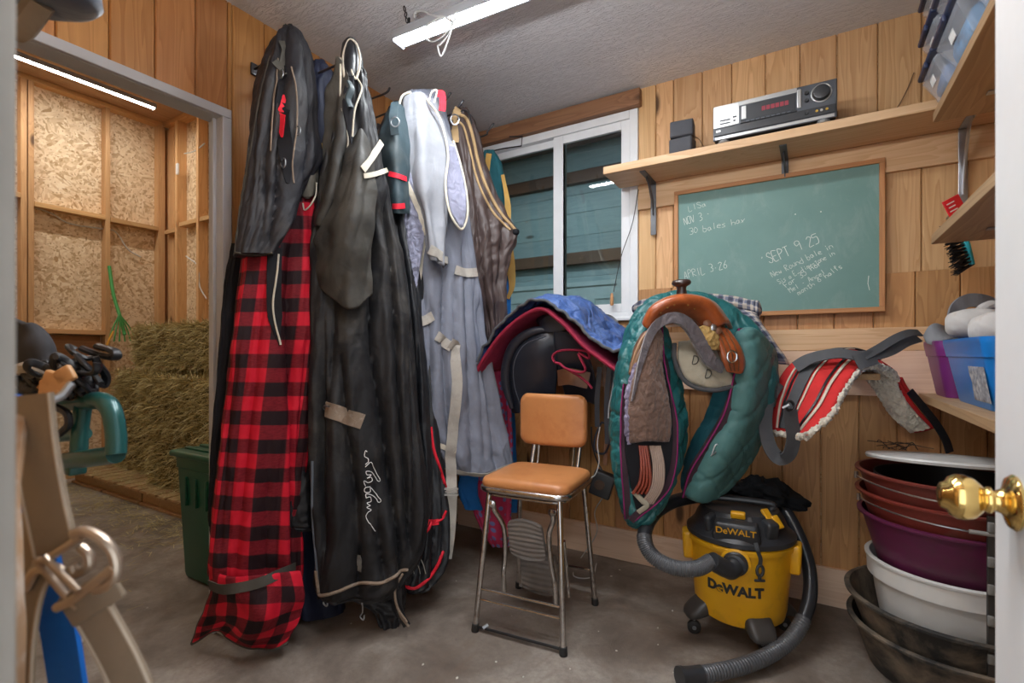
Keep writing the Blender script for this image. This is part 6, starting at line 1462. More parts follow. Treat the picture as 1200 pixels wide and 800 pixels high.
for lb, yc, yl, lv, cc in labs:
    z0 = 1.9585 + lv * .124; xc = .318 + .1675; t = empty('storage_bin', (xc, yc, z0), lb, 'bin', 'clear bins on the high side shelf')
    m = MB(); m.rbox((xc, yc, z0 + .052), (.315, yl - .015, .102), .018, taper=.78); m.build('box', CLR, t)
    m = MB(); m.rbox((xc, yc, z0 + .1115), (.335, yl, .018), .007); m.build('lid', LIDN, t)
    m = MB(); m.rbox((xc - .165, yc, z0 + .100), (.012, .07, .022), .004); m.build('lid_latch', LIDN, t)
    m = MB(); m.box((xc - .1425, yc, z0 + .055), (.002, .05, .026), Matrix.Rotation(R(-16), 3, 'Y')); m.build('label_sticker', LBL, t, smooth=0)
    m = MB(); m.rbox((xc, yc, z0 + .047), (.250, yl - .07, .078), .03)
    m.v = [p + V((noise.noise(p * 18), noise.noise(p * 18 + V((4, 0, 0))), noise.noise(p * 18 + V((0, 4, 0))))) * .012 for p in m.v]
    m.build('contents', mat('bin_contents_%d' % round(cc[0] * 1000 + cc[2] * 100), cc, .7, var=.4, vs=30), t)
# red packet on the middle shelf + brush hanging below
c = V((.39, 2.305, 1.531)); t = empty('label_packet', c, 'small red hardware label packet standing on the edge of the middle side shelf', 'packet')
q = P(1119, 243, 1.79); rt = Matrix.Rotation(math.atan2(SA, CA), 3, 'Z') @ Matrix.Rotation(R(-28), 3, 'Y')
m = MB(); m.box(q, (.062, .006, .075), rt); m.build('card', mat('red_card', (.72, .02, .03), .5), t, smooth=0)
for k in range(4):
    m = MB(); m.box(q + rt @ V((-.010, -.0035, .022 - k * .014)), (.030 - .004 * (k % 2), .001, .004), rt); m.build('print_line', LBL, t, smooth=0)
m = MB(); m.box(q + rt @ V((.018, -.0035, -.02)), (.016, .001, .02), rt); m.build('print_block', LBL, t, smooth=0)
t = empty('hand_brush', P(1122, 318, 1.84), 'hand brush with turquoise back and black bristles hanging under the middle side shelf', 'brush')
bt = Matrix.Rotation(math.atan2(SA, CA), 3, 'Z')
A0, A1 = P(1124, 262, 1.86), P(1139, 310, 1.84)
m = MB(); m.tube([A0 + V((-.01, 0, .06)), A0, A0.lerp(A1, .5), A1], [.009, .010, .013, .009], 14, smooth=30, flat=1.4); m.build('handle_block', mat('turquoise_plastic', (.02, .42, .50), .35), t)
m = MB(); m.tube([V((A0.x - .01, YB - .001, A0.z + .055)), V((A0.x - .01, A0.y - .012, A0.z + .058))], .0025, 6); m.build('hanging_nail', STEEL, t)
d = (A1 - A0).normalized(); sd = bt @ V((-1, 0, -.15))
rb2 = random.Random(3); BRS = mat('black_bristle', (.012, .012, .014), .6)
for i in range(13):
    for j in range(3):
        s2 = i / 12; a = A0 + (A1 - A0) * (s2 * .98 + .01) + (bt @ V((0, 1, 0))) * ((j - 1) * .009); m = MB()
        for k in range(9):
            o_ = a + V((rb2.uniform(-.002, .002), rb2.uniform(-.003, .003), rb2.uniform(-.003, .003))); e = o_ + (sd + d * (s2 * .35 + .05) + V((rb2.uniform(-.12, .12), rb2.uniform(-.12, .12), rb2.uniform(-.12, .12)))) * (.058 + .008 * s2)
            m.tube([o_, o_.lerp(e, .5) + V((0, 0, .001)), e], .0011, 4)
        m.build('bristle_tuft', BRS, t)
# bandage rolls and tubs on the low shelf
def tub(nm, x0, x1, y0, y1, z0, h, mt, label, taper=.80):
    t = empty(nm, ((x0 + x1) / 2, (y0 + y1) / 2, z0), label, 'tub'); w, l_ = x1 - x0, y1 - y0; c = V(((x0 + x1) / 2, (y0 + y1) / 2, 0)); rings = []
    def rr(k, z, r): 
        pts = []
        for qx, qy, a0 in ((1, 1, 0), (-1, 1, 90), (-1, -1, 180), (1, -1, 270)):
            for j in range(7): a = R(a0 + 15 * j); pts.append(c + V((qx * (w / 2 * k - r) + math.cos(a) * r, qy * (l_ / 2 * k - r) + math.sin(a) * r, z0 + z)))
        return pts
    kk = lambda z: taper + (1 - taper) * z / h * .94
    L_ = [rr(taper - .02, 0, .03), rr(taper, .006, .035), rr(kk(h * .5), h * .5, .035), rr(kk(h * .72), h * .72, .035), rr(kk(h * .72) + .02, h * .725, .036), rr(kk(h * .93) + .02, h * .93, .036), rr(1.0, h * .935, .04), rr(1.0, h, .04), rr(.97, h, .038), rr(.93, h * .93, .035), rr(taper - .03, .008, .03)]
    m = MB(); m.loft(L_); m.build('tub_shell', mt, t, smooth=40); return t
BLUEP = mat('blue_tub_plastic', (.012, .20, .62), .35, var=.05); PURP = mat('purple_tub_plastic', (.17, .025, .17), .38, var=.06)
tb = tub('blue_tub', .385, .73, 1.78, 2.29, .9435, .205, BLUEP, 'bright blue plastic tub on the low side shelf with a worn label')
tub('purple_tub', .375, .72, 2.305, 2.575, .9435, .205, PURP, 'purple plastic tub on the low side shelf behind the blue one')
m = MB(); c0 = V((.405 + .022, 1.83, 1.03))
fx = lambda z: .5575 - .1725 * (.80 + .20 * (z - .9435) / .205 * .94) - .002
lp_ = patch([[V((fx(z), 1.93 + .06, z)), V((fx(z), 1.83, z))] for z in (1.065, 1.03, .99, .965)], 16, 16, .003, disp=lambda u, v, p: .002 * noise.noise(p * 60)); lp_.build('worn_label', mat('torn_grey_label', (.30, .31, .35), .7, var=.5, vs=60, dirt=(.75, .72, .68), dscale=40), tb)
def roll(c, ax, r, l_, mt, label, nm='bandage_roll'):
    prof = [(0, -l_ / 2)] + [(r * math.sin(a) ** .5 if a > 0 else 0, -l_ / 2 * math.cos(a)) for a in [math.pi * k / 16 for k in range(1, 16)]] + [(0, l_ / 2)]
    m = MB(); m.lathe(prof, c, ax, 40, fn=lambda a, r_, z: 1 + .05 * noise.noise(V((math.cos(a) * 2, math.sin(a) * 2, z * 30)))); 
    return tag(m.build(nm, mt, smooth=70), label, 'bandage')
WB = fabric('off_white_bandage', (.62, .60, .58), .9, (.5, .42, .36), 14, wr=.8, weave=300); PBN = fabric('pink_beige_bandage', (.58, .42, .38), .9, wr=.8); GB = fabric('grey_neoprene', (.24, .25, .27), .7, wr=.4)
roll(P(1142, 379, 1.66), (.9, -.1, .02), .05, .15, WB, 'off-white bandage roll lying over the purple tub')
roll(P(1174, 385, 1.50), (.9, -.3, .05), .052, .15, WB, 'off-white bandage roll next to the door edge above the blue tub')
roll(V((.56, 2.43, 1.12)), (.2, 1, .0), .05, .18, PBN, 'pinkish bandage roll inside the purple tub')
roll(V((.56, 1.95, 1.12)), (1, .2, .0), .05, .2, PBN, 'pinkish bandage roll inside the blue tub')
g = patch([[P(1083, 395, 1.90), P(1092, 380, 1.90), P(1104, 382, 1.95)], [P(1086, 402, 1.86), P(1100, 390, 1.86), P(1118, 396, 1.9)], [P(1096, 404, 1.83), P(1112, 400, 1.82), P(1130, 402, 1.86)]], 30, 30, .02); tag(g.build('leg_wrap', GB, smooth=60), 'grey neoprene leg wrap hanging over the rim of the purple tub', 'wrap')
m = MB(); m.ribbon(crom([P(1122, 398, 1.86), P(1116, 380, 1.84), P(1120, 362, 1.82), P(1135, 352, 1.82), P(1155, 354, 1.82), P(1168, 362, 1.82)], 40), V((SA, -CA, .2)), [.03 + .03 * k / 39 for k in range(40)], .008); tag(m.build('neoprene_band', GB, smooth=60), 'grey neoprene band looping up above the purple tub', 'wrap')
m = MB(); m.tube([P(1146, 372, 1.74), P(1152, 362, 1.72), P(1164, 358, 1.72), P(1172, 366, 1.72)], .018, 10, smooth=30); tag(m.build('bandage_tail', WB), 'loose white bandage tail bent between the two rolls', 'bandage')
# ================================================================== FEED TUB STACK IN THE RIGHT CORNER
TC = V((.405, 2.235, 0))
RBT = mat('red_brown_tub', (.17, .030, .022), .42, var=.15, dirt=(.16, .05, .035), dscale=8); DRK = mat('dark_tub', (.025, .018, .018), .45); RED2 = mat('brick_tub', (.20, .032, .022), .42, var=.12, dirt=(.2, .08, .06), dscale=9)
PUR2 = mat('plum_tub', (.125, .018, .065), .4, var=.1, dirt=(.09, .03, .05), dscale=9)
WHT = NT('milky_tub'); WHT.color((.72, .71, .68)); WHT.set(Roughness=.4, Subsurface_Weight=.15, Subsurface_Radius=(.05, .05, .05)); WHT = WHT.m
BRT = mat('black_rubber_pan', (.028, .026, .024), .7, dirt=(.26, .20, .14), dscale=7, dlo=.4, dhi=.7, bump=.4, bs=40)
WIRE = mat('galvanized_wire', (.42, .42, .42), .35, metal=1)
def pan(z0, h, r0, r1, mt, label, rim=.012, off=(0, 0), th=.006, ribs=0, handle=None, name='feed_tub', tilt=0):
    c = TC + V((off[0], off[1], z0)); ax = V((math.sin(tilt), 0, math.cos(tilt))); t = empty(name, c, label, 'tub')
    prof = [(0, 0), (r0, 0), (r0 + (r1 - r0) * .06, h * .03), (r1 - .002, h - rim), (r1 + rim * .9, h - rim * .8), (r1 + rim, h - rim * .2), (r1 + rim * .7, h), (r1 - th * .5, h), (r1 - th, h - rim), (r0 - th + .002, th), (0, th)]
    if ribs: prof = prof[:3] + [(r0 + (r1 - r0) * .5, h * .5), (r0 + (r1 - r0) * .72, h * .72), (r1 + .004, h * .74)] + [(r1 + .006, h - rim)] + prof[4:]
    m = MB(); m.lathe(prof, c, ax, 96, fn=(lambda a, r, z: 1 + (.012 * (1 if math.cos(a * 14) > .3 else 0) if (ribs and .02 < z < h * .72) else 0)) if ribs else None); m.build('tub_shell', mt, t, smooth=40)
    if handle is not None:
        a0 = handle; rr = r1 + rim + .006; m = MB(); pts = []
        for k in range(25):
            a = R(a0) + math.pi * k / 24; pts.append(c + V((math.cos(a) * rr * 1.02, math.sin(a) * rr * 1.02, h - .022 + .020 * math.sin(math.pi * k / 24) * (-1))))
        m.tube(pts, .0028, 7); hd = m.build('wire_handle', WIRE, t)
        k = 9; m = MB(); m.tube(pts[k:k + 4], .0065, 10); m.build('handle_grip', mat('grey_grip', (.30, .29, .27), .5), hd)
        for q in (pts[0], pts[-1]): m = MB(); m.tube([q + V((0, 0, -.01)), q + V((0, 0, .012))], .006, 8); m.build('handle_ear', WIRE, hd)
    return t
pan(.002, .165, .23, .285, BRT, 'black rubber feed pan at the bottom of the tub stack', .014)
pan(.10, .16, .235, .288, BRT, 'dusty black rubber feed pan, second from the bottom of the tub stack', .014, (-.004, .0))
pan(.135, .255, .19, .232, WHT, 'milky white ribbed tub in the middle of the stack', .012, (.0, 0), ribs=1)
pan(.355, .19, .20, .255, PUR2, 'plum purple feed tub above the white one', .012, (0, 0))
pan(.485, .135, .215, .262, RED2, 'brick red feed tub with wire handle below the topmost tub', .011, (.0, 0), handle=200)
pan(.558, .135, .22, .262, RBT, 'dark-lined red-brown feed tub, topmost of the stack', .011, (-.0, 0), handle=196)
m = MB(); m.lathe([(0, .575), (.205, .575), (.2175, .680), (.2135, .680), (.201, .581), (0, .581)], TC, n=64); tag(m.build('black_liner_bucket', DRK), 'black inner bucket standing inside the topmost red-brown tub', 'bucket')
m = MB(); q = P(1091, 541, 1.80); ax = V((-.01, .10, 1)); m.lathe([(0, -.004), (.235, -.006), (.243, -.010), (.246, -.002), (.243, .004), (.225, .006), (0, .007)], V((TC.x + .005, TC.y + .01, .740)), ax, 80, sy=.95); tag(m.build('tub_lid', mat('milky_lid', (.62, .62, .60), .4)), 'pale plastic lid lying flat on top of the tub stack', 'lid')
m = MB(); rw = random.Random(5)
for k in range(7):
    a = V((.28 + rw.uniform(-.05, .06), 2.40, .735)); m = MB(); m.tube([a, a + V((rw.uniform(-.05, .05), rw.uniform(-.03, .03), rw.uniform(.01, .03))), a + V((rw.uniform(-.09, .09), rw.uniform(-.03, .03), rw.uniform(.0, .035)))], .0016, 5, smooth=12)
    if k == 0: tw_ = empty('dried_twigs', (.28, 2.3, .745), 'tangle of dark dry twigs lying on the pale lid', 'twigs')
    m.build('twig', mat('dark_twig', (.05, .03, .02), .8), tw_)
# wire rack beside the door
t = empty('wire_rack', (.46, 1.62, 0), 'dark metal rack upright with pale clips beside the door edge', 'rack')
q0 = P(1161, 700, 1.45)
m = MB(); m.bb(q0.x - .008, q0.x + .008, q0.y - .008, q0.y + .008, 0, .63); m.build('upright', mat('dark_rack_metal', (.06, .055, .05), .5, metal=.5), t, smooth=0, bevel=.002)
m = MB(); m.bb(q0.x + .02, q0.x + .036, q0.y - .008, q0.y + .008, 0, .38); m.build('panel_edge', mat('grey_rack_panel', (.35, .35, .35), .5), t, smooth=0, bevel=.002)
for z_ in (.60, .50, .42, .33, .22, .12):
    m = MB(); m.rbox((q0.x - .002, q0.y - .012, z_), (.016, .012, .03), .004); m.build('clip', mat('pale_clip', (.20, .195, .18), .5), t)
for z_ in (.2, .45): m = MB(); m.bb(q0.x + .0, q0.x + .22, q0.y + .0, q0.y + .012, z_, z_ + .012); m.build('cross_bar', BLKM, t, smooth=0)
m = MB(); m.bb(q0.x + .21, q0.x + .225, q0.y - .008, q0.y + .008, 0, .63); m.build('upright', BLKM, t, smooth=0)

# ================================================================== ENTRY DOOR WITH BRASS KNOB
DX = .2135; t = empty('door_1', (DX + .022, .5, 0)); t['kind'] = 'structure'
m = MB(); m.bb(DX, DX + .044, .115, .930, .012, 2.03); m.build('door_panel', WHITEP, t, smooth=0, bevel=.004)
m = MB(); 
BRASS = NT('polished_brass'); BRASS.color((.80, .56, .20)); BRASS.set(Metallic=1, Roughness=.12); BRASS = BRASS.m
kb = V((DX, .842, .918)); kd = V((-1, 0, 0))
kt = empty('door_knob', kb); kt.parent = t; kt.matrix_parent_inverse = Matrix.Translation(-V((DX + .022, .5, 0))); OFF['door_knob'] = kb
m = MB(); m.lathe([(0, 0), (.033, 0), (.034, .003), (.030, .008), (.020, .011), (.015, .014), (.0125, .02), (.0125, .022), (.016, .024), (.0165, .027), (.014, .030), (.018, .033), (.0255, .040), (.0285, .049), (.028, .057), (.024, .064), (.018, .067), (.016, .072), (.010, .075), (0, .0755)], kb, kd, 48)
m.build('knob', BRASS, kt, smooth=50)
m = MB(); m.bb(DX + .010, DX + .034, .9302, .932, .87, .98); m.build('latch_plate', BRASS, t, smooth=0)

# ================================================================== THINGS HANGING BY THE LEFT JAMB
NYL = fabric('tan_nylon_webbing', (.27, .21, .15), .8, (.21, .16, .115), 20, weave=700, wr=.3); NYLE = fabric('pale_webbing_edge', (.50, .42, .33), .8); HW = mat('antique_brass_hardware', (.52, .42, .33), .3, metal=.85, var=.1)
t = empty('halter', P(110, 640, .46), 'tan nylon halter with metal buckle hanging close to the door jamb', 'halter')
VN = V((SA, -CA, 0))
def wb(pts, w_, n=30, nm='strap', nrm=VN, parent=None):
    c_ = crom([P(*q) for q in pts], n); m = MB(); m.ribbon(c_, nrm, w_, .004); s_ = m.build(nm, NYL, parent or t)
    for k in (-1, 1):
        m = MB(); e = []
        for i, q in enumerate(c_):
            tg = (c_[min(n - 1, i + 1)] - c_[max(0, i - 1)]).normalized(); e.append(q + tg.cross(nrm).normalized() * (k * w_ * .46) + nrm * .002)
        m.tube(e, .0016, 6); m.build('edge_stitching', NYLE, s_)
    return s_
wb([(36, 462, .46), (42, 520, .46), (52, 580, .46), (66, 645, .455)], .040)
wb([(104, 708, .45), (124, 742, .45), (146, 784, .45), (166, 832, .45)], .036)
wb([(55, 660, .46), (40, 690, .46), (30, 740, .46), (24, 830, .46)], .020)
wb([(28, 500, .50), (30, 600, .50), (26, 700, .50), (18, 800, .50)], .030)
m = MB(); F4 = [(88, 622), (122, 652), (138, 662), (134, 684), (84, 714), (46, 660), (40, 650), (60, 636)]
def hw(pts, r, tt=.448, closed=False, n=40, nm='buckle_bar'):
    m = MB(); m.tube([P(x, y, tt) for x, y in pts], r, 10, closed=closed, smooth=n); m.build(nm, HW, t)
hw([(86, 626), (100, 622), (120, 632), (134, 650), (136, 672), (126, 686), (112, 690)], .0050, nm='buckle_ring')
hw([(46, 658), (66, 648), (96, 628)], .0036); hw([(42, 655), (60, 676), (80, 700), (92, 712)], .0036)
hw([(66, 712), (86, 702), (112, 682), (134, 664)], .0042, .446); hw([(52, 652), (70, 670), (92, 692)], .0032, .444)
hw([(94, 640), (104, 650), (104, 664), (90, 672), (84, 662)], .0045, .458, nm='inner_ring')
hw([(30, 690), (44, 668), (70, 668), (84, 700)], .0045, .455, nm='buckle_ring')
m = MB(); m.rbox(P(108, 700, .448), (.055, .006, .030), .003, Matrix.Rotation(math.atan2(SA, CA), 3, 'Z') @ Matrix.Rotation(R(-32), 3, 'Y')); m.build('keeper', NYL, t)
# blue strap and rope behind it
m = MB(); m.ribbon(crom([P(34, 466, .475), P(38, 540, .49), P(48, 650, .51), (P(62, 700, .52)), P(72, 750, .52), P(84, 830, .52)], 40), VN, .036, .006); tag(m.build('blue_strap', fabric('blue_webbing', (.01, .13, .50), .6)), 'bright blue strap hanging behind the tan halter', 'strap')
ROPE = NT('twisted_rope'); o = ROPE.co(scale=(1, 1, 1)); wv = ROPE.n.new('ShaderNodeTexWave'); wv.inputs['Scale'].default_value = 55; wv.bands_direction = 'DIAGONAL'; ROPE.l(o, wv.inputs[0])
ROPE.color(ROPE.ramp(wv.outputs[0], [(.35, (.05, .045, .04)), (.5, (.60, .55, .46))])); ROPE.set(Roughness=.9); ROPE.bump(wv.outputs[0], .6, .004); ROPE = ROPE.m
m = MB(); m.tube([P(38, 468, .48), P(42, 560, .50), P(52, 670, .52), P(64, 703, .53), P(80, 720, .53), P(88, 745, .53), P(84, 775, .53), P(78, 800, .53), P(76, 830, .53)], .0065, 12, smooth=60); tag(m.build('lead_rope', ROPE), 'twisted pale and dark lead rope hanging behind the halter', 'rope')
# jacket / tan cloth at the very edge
g = patch([[P(22, 474, .47), P(28, 472, .47), P(34, 474, .47)], [P(4, 560, .43), P(14, 560, .43), P(24, 570, .43)], [P(-20, 640, .40), P(5, 650, .40), P(22, 690, .41)], [P(-20, 720, .40), P(8, 720, .39), P(24, 740, .41)], [P(-20, 860, .40), P(5, 860, .40), P(22, 860, .41)]], 20, 20, .01); tag(g.build('leather_glove', mat('tan_suede', (.42, .26, .15), .8, dirt=(.6, .55, .5), dscale=20)), 'tan suede piece hanging at the lower left edge beside the jamb', 'leather')

hk = P(38, 466, .472)
m = MB(); m.tube([V((hk.x, .038, hk.z + .0)), V((hk.x, .10, hk.z - .004)), V((hk.x, hk.y + .01, hk.z - .004)), V((hk.x, hk.y + .03, hk.z + .012))], .004, 8, smooth=24); tag(m.build('coat_hook', STEEL), 'small steel hook on the front wall from which the tan halter hangs', 'hook')
# teal saddle rack and bridles -----------------------------------------------------------
TEALM = mat('teal_enamel', (.010, .095, .095), .3, metal=.2, var=.1, coat=.4)
t = empty('tack_rack', P(110, 500, .95), 'teal enamelled tubular tack rack sticking out beside the hay room doorway', 'rack')
def tt_(pts, r, nm='tube'):
    m = MB(); m.tube([P(*q) for q in pts], r, 14, smooth=50); m.build(nm, TEALM, t)
tt_([(50, 473, 1.10), (90, 471, 1.02), (112, 469, .96), (124, 472, .94), (132, 485, .93), (136, 510, .925), (136, 532, .92)], .017)
tt_([(136, 532, .92), (110, 536, .95), (80, 540, 1.0), (40, 546, 1.1)], .017)
tt_([(98, 473, 1.0), (94, 500, 1.0), (92, 538, 1.0)], .015); tt_([(60, 512, 1.08), (80, 510, 1.04), (100, 508, 1.0)], .012)
m = MB(); q = P(86, 549, 1.0); m.rbox(q, (.05, .03, .02), .005); m.build('bolt_plate', TEALM, t)
m = MB(); e0, e1 = P(40, 546, 1.1), P(50, 473, 1.1); m.tube([e0, V((e0.x - .02, .04, e0.z))], .015, 12); m.build('wall_arm', TEALM, t)
m = MB(); m.tube([e1, V((e1.x - .02, .04, e1.z))], .015, 12); m.build('wall_arm', TEALM, t)
t = empty('bridle', P(75, 445, 1.0), 'tangle of black and tan bridle leather piled on the teal rack', 'bridle')
rq = random.Random(17); TANL = mat('light_tan_leather', (.52, .28, .12), .45)
for k in range(40):
    cx_, cy_ = (rq.gauss(52, 18), rq.gauss(450, 9)) if k % 2 else (rq.gauss(96, 11), rq.gauss(436, 12)); tt = rq.uniform(.93, 1.05); w_, h_ = rq.uniform(12, 26), rq.uniform(6, 15); a0 = rq.uniform(0, 6)
    m = MB(); m.tube([P(cx_ + w_ * math.cos(a0 + q * .9), min(466, cy_ + h_ * math.sin(a0 + q * .9 + .4 * q)), tt + .012 * math.sin(q * 1.7 + k)) for q in range(5)], rq.uniform(.004, .007), 8, smooth=36, flat=1.5); m.build('strap', TANL if k in (3, 9, 15) else BLKSH, t)
for px, py, w_, r_ in ((66, 446, .045, 20), (76, 440, .035, -30), (60, 455, .04, 5)):
    m = MB(); m.rbox(P(px, py, .92), (w_, .012, .03), .004, Matrix.Rotation(math.atan2(SA, CA), 3, 'Z') @ Matrix.Rotation(R(r_), 3, 'Y')); m.build('leather_keeper', TANL, t)
m = MB(); m.tube([P(18, 434, 1.0), P(35, 430, .98), P(50, 436, .96), (P(60, 440, .96))], .012, 10, smooth=24); m.build('grey_roll', GRWEB, t)
m = MB(); m.tube([P(64, 476, .98), P(78, 484, .97), P(80, 498, .97), P(70, 508, .98)], .007, 8, smooth=24); m.build('hanging_strap', BLKLEA, t)
g = patch([[P(18, 372, 1.15), P(34, 380, 1.12), P(42, 386, 1.15)], [P(16, 400, 1.12), P(46, 398, 1.10), P(64, 412, 1.13)], [P(14, 436, 1.12), P(46, 430, 1.08), P(78, 442, 1.12)]], 30, 30, .02, disp=lambda u, v, p: .01 * noise.noise(p * 20)); tag(g.build('mesh_net', fabric('dark_mesh', (.05, .05, .055), .9), smooth=60), 'dark mesh fly sheet bunched behind the bridle pile', 'net')
# riding helmet at top left
t = empty('riding_helmet', P(70, -10, .66), 'navy velvet riding helmet hanging at the top left corner', 'helmet')
c = P(-22, -26, .62); m = MB(); rings = []
m.lathe([(0, -.012), (.06, -.010), (.085, -.006), (.098, .0), (.105, .008), (.104, .02), (.097, .055), (.075, .09), (.04, .108), (0, .112)], c + V((0, .0, .0)), (.15, -.1, 1), 48, sx=.95, sy=1.15); m.build('shell', fabric('navy_velvet', (.012, .024, .055), .8, sheen=.4), t, smooth=60)
m = MB(); m.tube([c + V((-.07, .03, -.004)), c + V((-.05, .035, -.03)), c + V((-.02, .04, -.036)), c + V((.02, .05, -.008))], .008, 8, smooth=24, flat=2); m.build('chin_strap', NYL, t)
m = MB(); q = V((c.x - .0, .042, c.z + .10)); m.tube([q, q + V((0, .05, .01)), q + V((.0, .07, .03))], .004, 8); tag(m.build('coat_hook', STEEL), 'steel coat hook on the front wall holding the riding helmet', 'hook')

# ================================================================== HAY ROOM CONTENTS
HAYB = mat('hay_core', (.13, .095, .035), .95, var=.4, vs=30, bump=1, bs=90)
STRAW = NT('hay_stems'); at = STRAW.n.new('ShaderNodeAttribute'); at.attribute_name = 'rnd'
STRAW.color(STRAW.ramp(at.outputs['Fac'], [(0, (.22, .17, .06)), (.35, (.42, .34, .13)), (.7, (.60, .51, .24)), (1, (.74, .68, .40))])); STRAW.set(Roughness=.8); STRAW = STRAW.m
def bale(name_lab, x0, x1, y0, y1, z0, z1, seed, n=5200, len_=.07):
    rb_ = random.Random(seed); t = empty('hay_bale', ((x0 + x1) / 2, (y0 + y1) / 2, z0), name_lab, 'hay bale', 'hay bales on the pallet')
    m = MB(); nn = 14; c = V(((x0 + x1) / 2, (y0 + y1) / 2, (z0 + z1) / 2)); h = V(((x1 - x0) / 2, (y1 - y0) / 2, (z1 - z0) / 2)); rings = []
    m.rbox(c, (2 * h.x, 2 * h.y, 2 * h.z), .08, seg=5); m.v = [p + V((noise.noise(p * 9), noise.noise(p * 9 + V((3, 0, 0))), noise.noise(p * 9 + V((0, 3, 0))))) * .02 for p in m.v]; m.build('core', HAYB, t, smooth=60)
    m = MB()
    for k in range(n):
        f = rb_.random(); p = V((rb_.uniform(-1, 1) * h.x, rb_.uniform(-1, 1) * h.y, rb_.uniform(-1, 1) * h.z)); 
        if f < .55: p.y = -h.y; nr = V((0, -1, 0)); dr = V((rb_.gauss(0, .55), rb_.gauss(0, .25), rb_.gauss(0, .75)))
        elif f < .80: p.x = -h.x if False else h.x; nr = V((1, 0, 0)); dr = V((rb_.gauss(0, .3), rb_.gauss(0, .7), rb_.gauss(0, .6)))
        elif f < .9: p.x = -h.x; nr = V((-1, 0, 0)); dr = V((rb_.gauss(0, .3), rb_.gauss(0, .7), rb_.gauss(0, .6)))
        else: p.z = h.z; nr = V((0, 0, 1)); dr = V((rb_.gauss(0, 1), rb_.gauss(0, .8), rb_.gauss(0, .25)))
        dr = (dr.normalized() + nr * abs(rb_.gauss(0, .55))).normalized(); L_ = rb_.uniform(.5, 1.4) * len_
        a = c + p - nr * .008 + V((noise.noise(p * 5), noise.noise(p * 5 + V((9, 0, 0))), 0)) * .012; b = a + dr * L_ * .5 + nr * .010; e = a + dr * L_ + nr * rb_.uniform(-.004, .02) - V((0, 0, L_ * .12))
        w_ = dr.cross(nr); w_ = (w_.normalized() if w_.length > 1e-4 else V((0, 0, 1))) * rb_.uniform(.0016, .0034); m.curcol = rb_.random()
        m.add([a - w_, a + w_, b + w_, b - w_, e], [(0, 1, 2, 3), (3, 2, 4)])
    o_ = m.build('loose_stems', STRAW, t, smooth=0, kind='stuff')
    for q in (-.3, .3):
        m = MB(); zz = [(-h.y, -h.z), (-h.y, h.z), (h.y, h.z), (h.y, -h.z)]; m.tube([c + V((q * 2 * h.x * .6, y * 1.01, z * 1.01)) for y, z in zz], .003, 5, closed=True); m.build('twine', OCHRE, t)
    return t
# pallet
PY0, PY1, PX0, PX1 = 1.70, 2.46, -5.45, -3.0
t = empty('wooden_pallet', ((PX0 + PX1) / 2, PY0, 0), 'rough wooden pallet on the concrete floor carrying the hay bales', 'pallet')
for k in range(3):
    y_ = PY0 + .06 + k * (PY1 - PY0 - .12) / 2
    for a, b in ((PX0, -4.24), (-4.22, PX1)):
        m = MB(); m.curcol = rq.random(); m.bb(a, b, y_ - .02, y_ + .02, .018, .105); m.build('stringer', PALLET, t, smooth=0, bevel=.003)
        m = MB(); m.curcol = rq.random(); m.bb(a, b, y_ - .045, y_ + .045, .0, .0175); m.build('bottom_board', PALLET, t, smooth=0, bevel=.002)
nb = 19
for k in range(nb):
    x_ = PX0 + .05 + (PX1 - PX0 - .1) * k / (nb - 1); m = MB(); m.curcol = rq.random(); m.box((x_, (PY0 + PY1) / 2, .1145), (.098, PY1 - PY0 + .02, .018), Matrix.Rotation(rq.uniform(-.01, .01), 3, 'Z')); m.build('top_board', PALLET, t, smooth=0, bevel=.002)
zt = .125
bale('hay bale in front at the bottom of the pile, close to the door casing', -4.30, -3.25, 1.82, 2.30, zt, zt + .38, 1, 6500)
bale('hay bale resting on the front bottom bale, second layer', -4.38, -3.3, 1.80, 2.28, zt + .42, zt + .80, 2, 7500)
bale('hay bale at the back left at the bottom of the pile', -5.25, -4.36, 1.95, 2.43, zt, zt + .41, 3, 5200)
bale('hay bale at the back left, second layer behind the front stack', -5.22, -4.36, 1.95, 2.42, zt + .445, zt + .83, 4, 5200)
bale('topmost hay bale of the pile under the studs', -5.0, -3.75, 2.0, 2.46, zt + .875, zt + 1.21, 5, 8500)
# loose straw
m = MB(); rs_ = random.Random(77)
for k in range(2600):
    if k < 1500: x, y, z = rs_.uniform(PX0, -3.1), PY0 + rs_.random() ** 1.6 * .3, .126 + abs(rs_.gauss(0, .012))
    else: x, y, z = rs_.uniform(PX0, -3.0), PY0 - .02 - abs(rs_.gauss(0, .16)), .003 + abs(rs_.gauss(0, .004))
    a = rs_.uniform(0, 6.28); L_ = rs_.uniform(.03, .09); d = V((math.cos(a), math.sin(a), rs_.uniform(-.02, .12))) * L_; w_ = V((-math.sin(a), math.cos(a), 0)) * .0014; p = V((x, y, z)); m.curcol = rs_.random()
    m.add([p - w_, p + w_, p + d + w_, p + d - w_], [(0, 1, 2, 3)])
for k in range(60):
    a = rs_.uniform(0, 6.28); p = V((rs_.uniform(-3.9, -2.25), rs_.uniform(.6, 1.6), .003)); L_ = rs_.uniform(.02, .07); d = V((math.cos(a), math.sin(a), 0)) * L_; w_ = V((-math.sin(a), math.cos(a), 0)) * .0012; m.curcol = rs_.random(); m.add([p - w_, p + w_, p + d + w_, p + d - w_], [(0, 1, 2, 3)])
tag(m.build('loose_hay', STRAW, smooth=0), 'loose hay scattered over the pallet edge and floor', 'hay', kind='stuff')
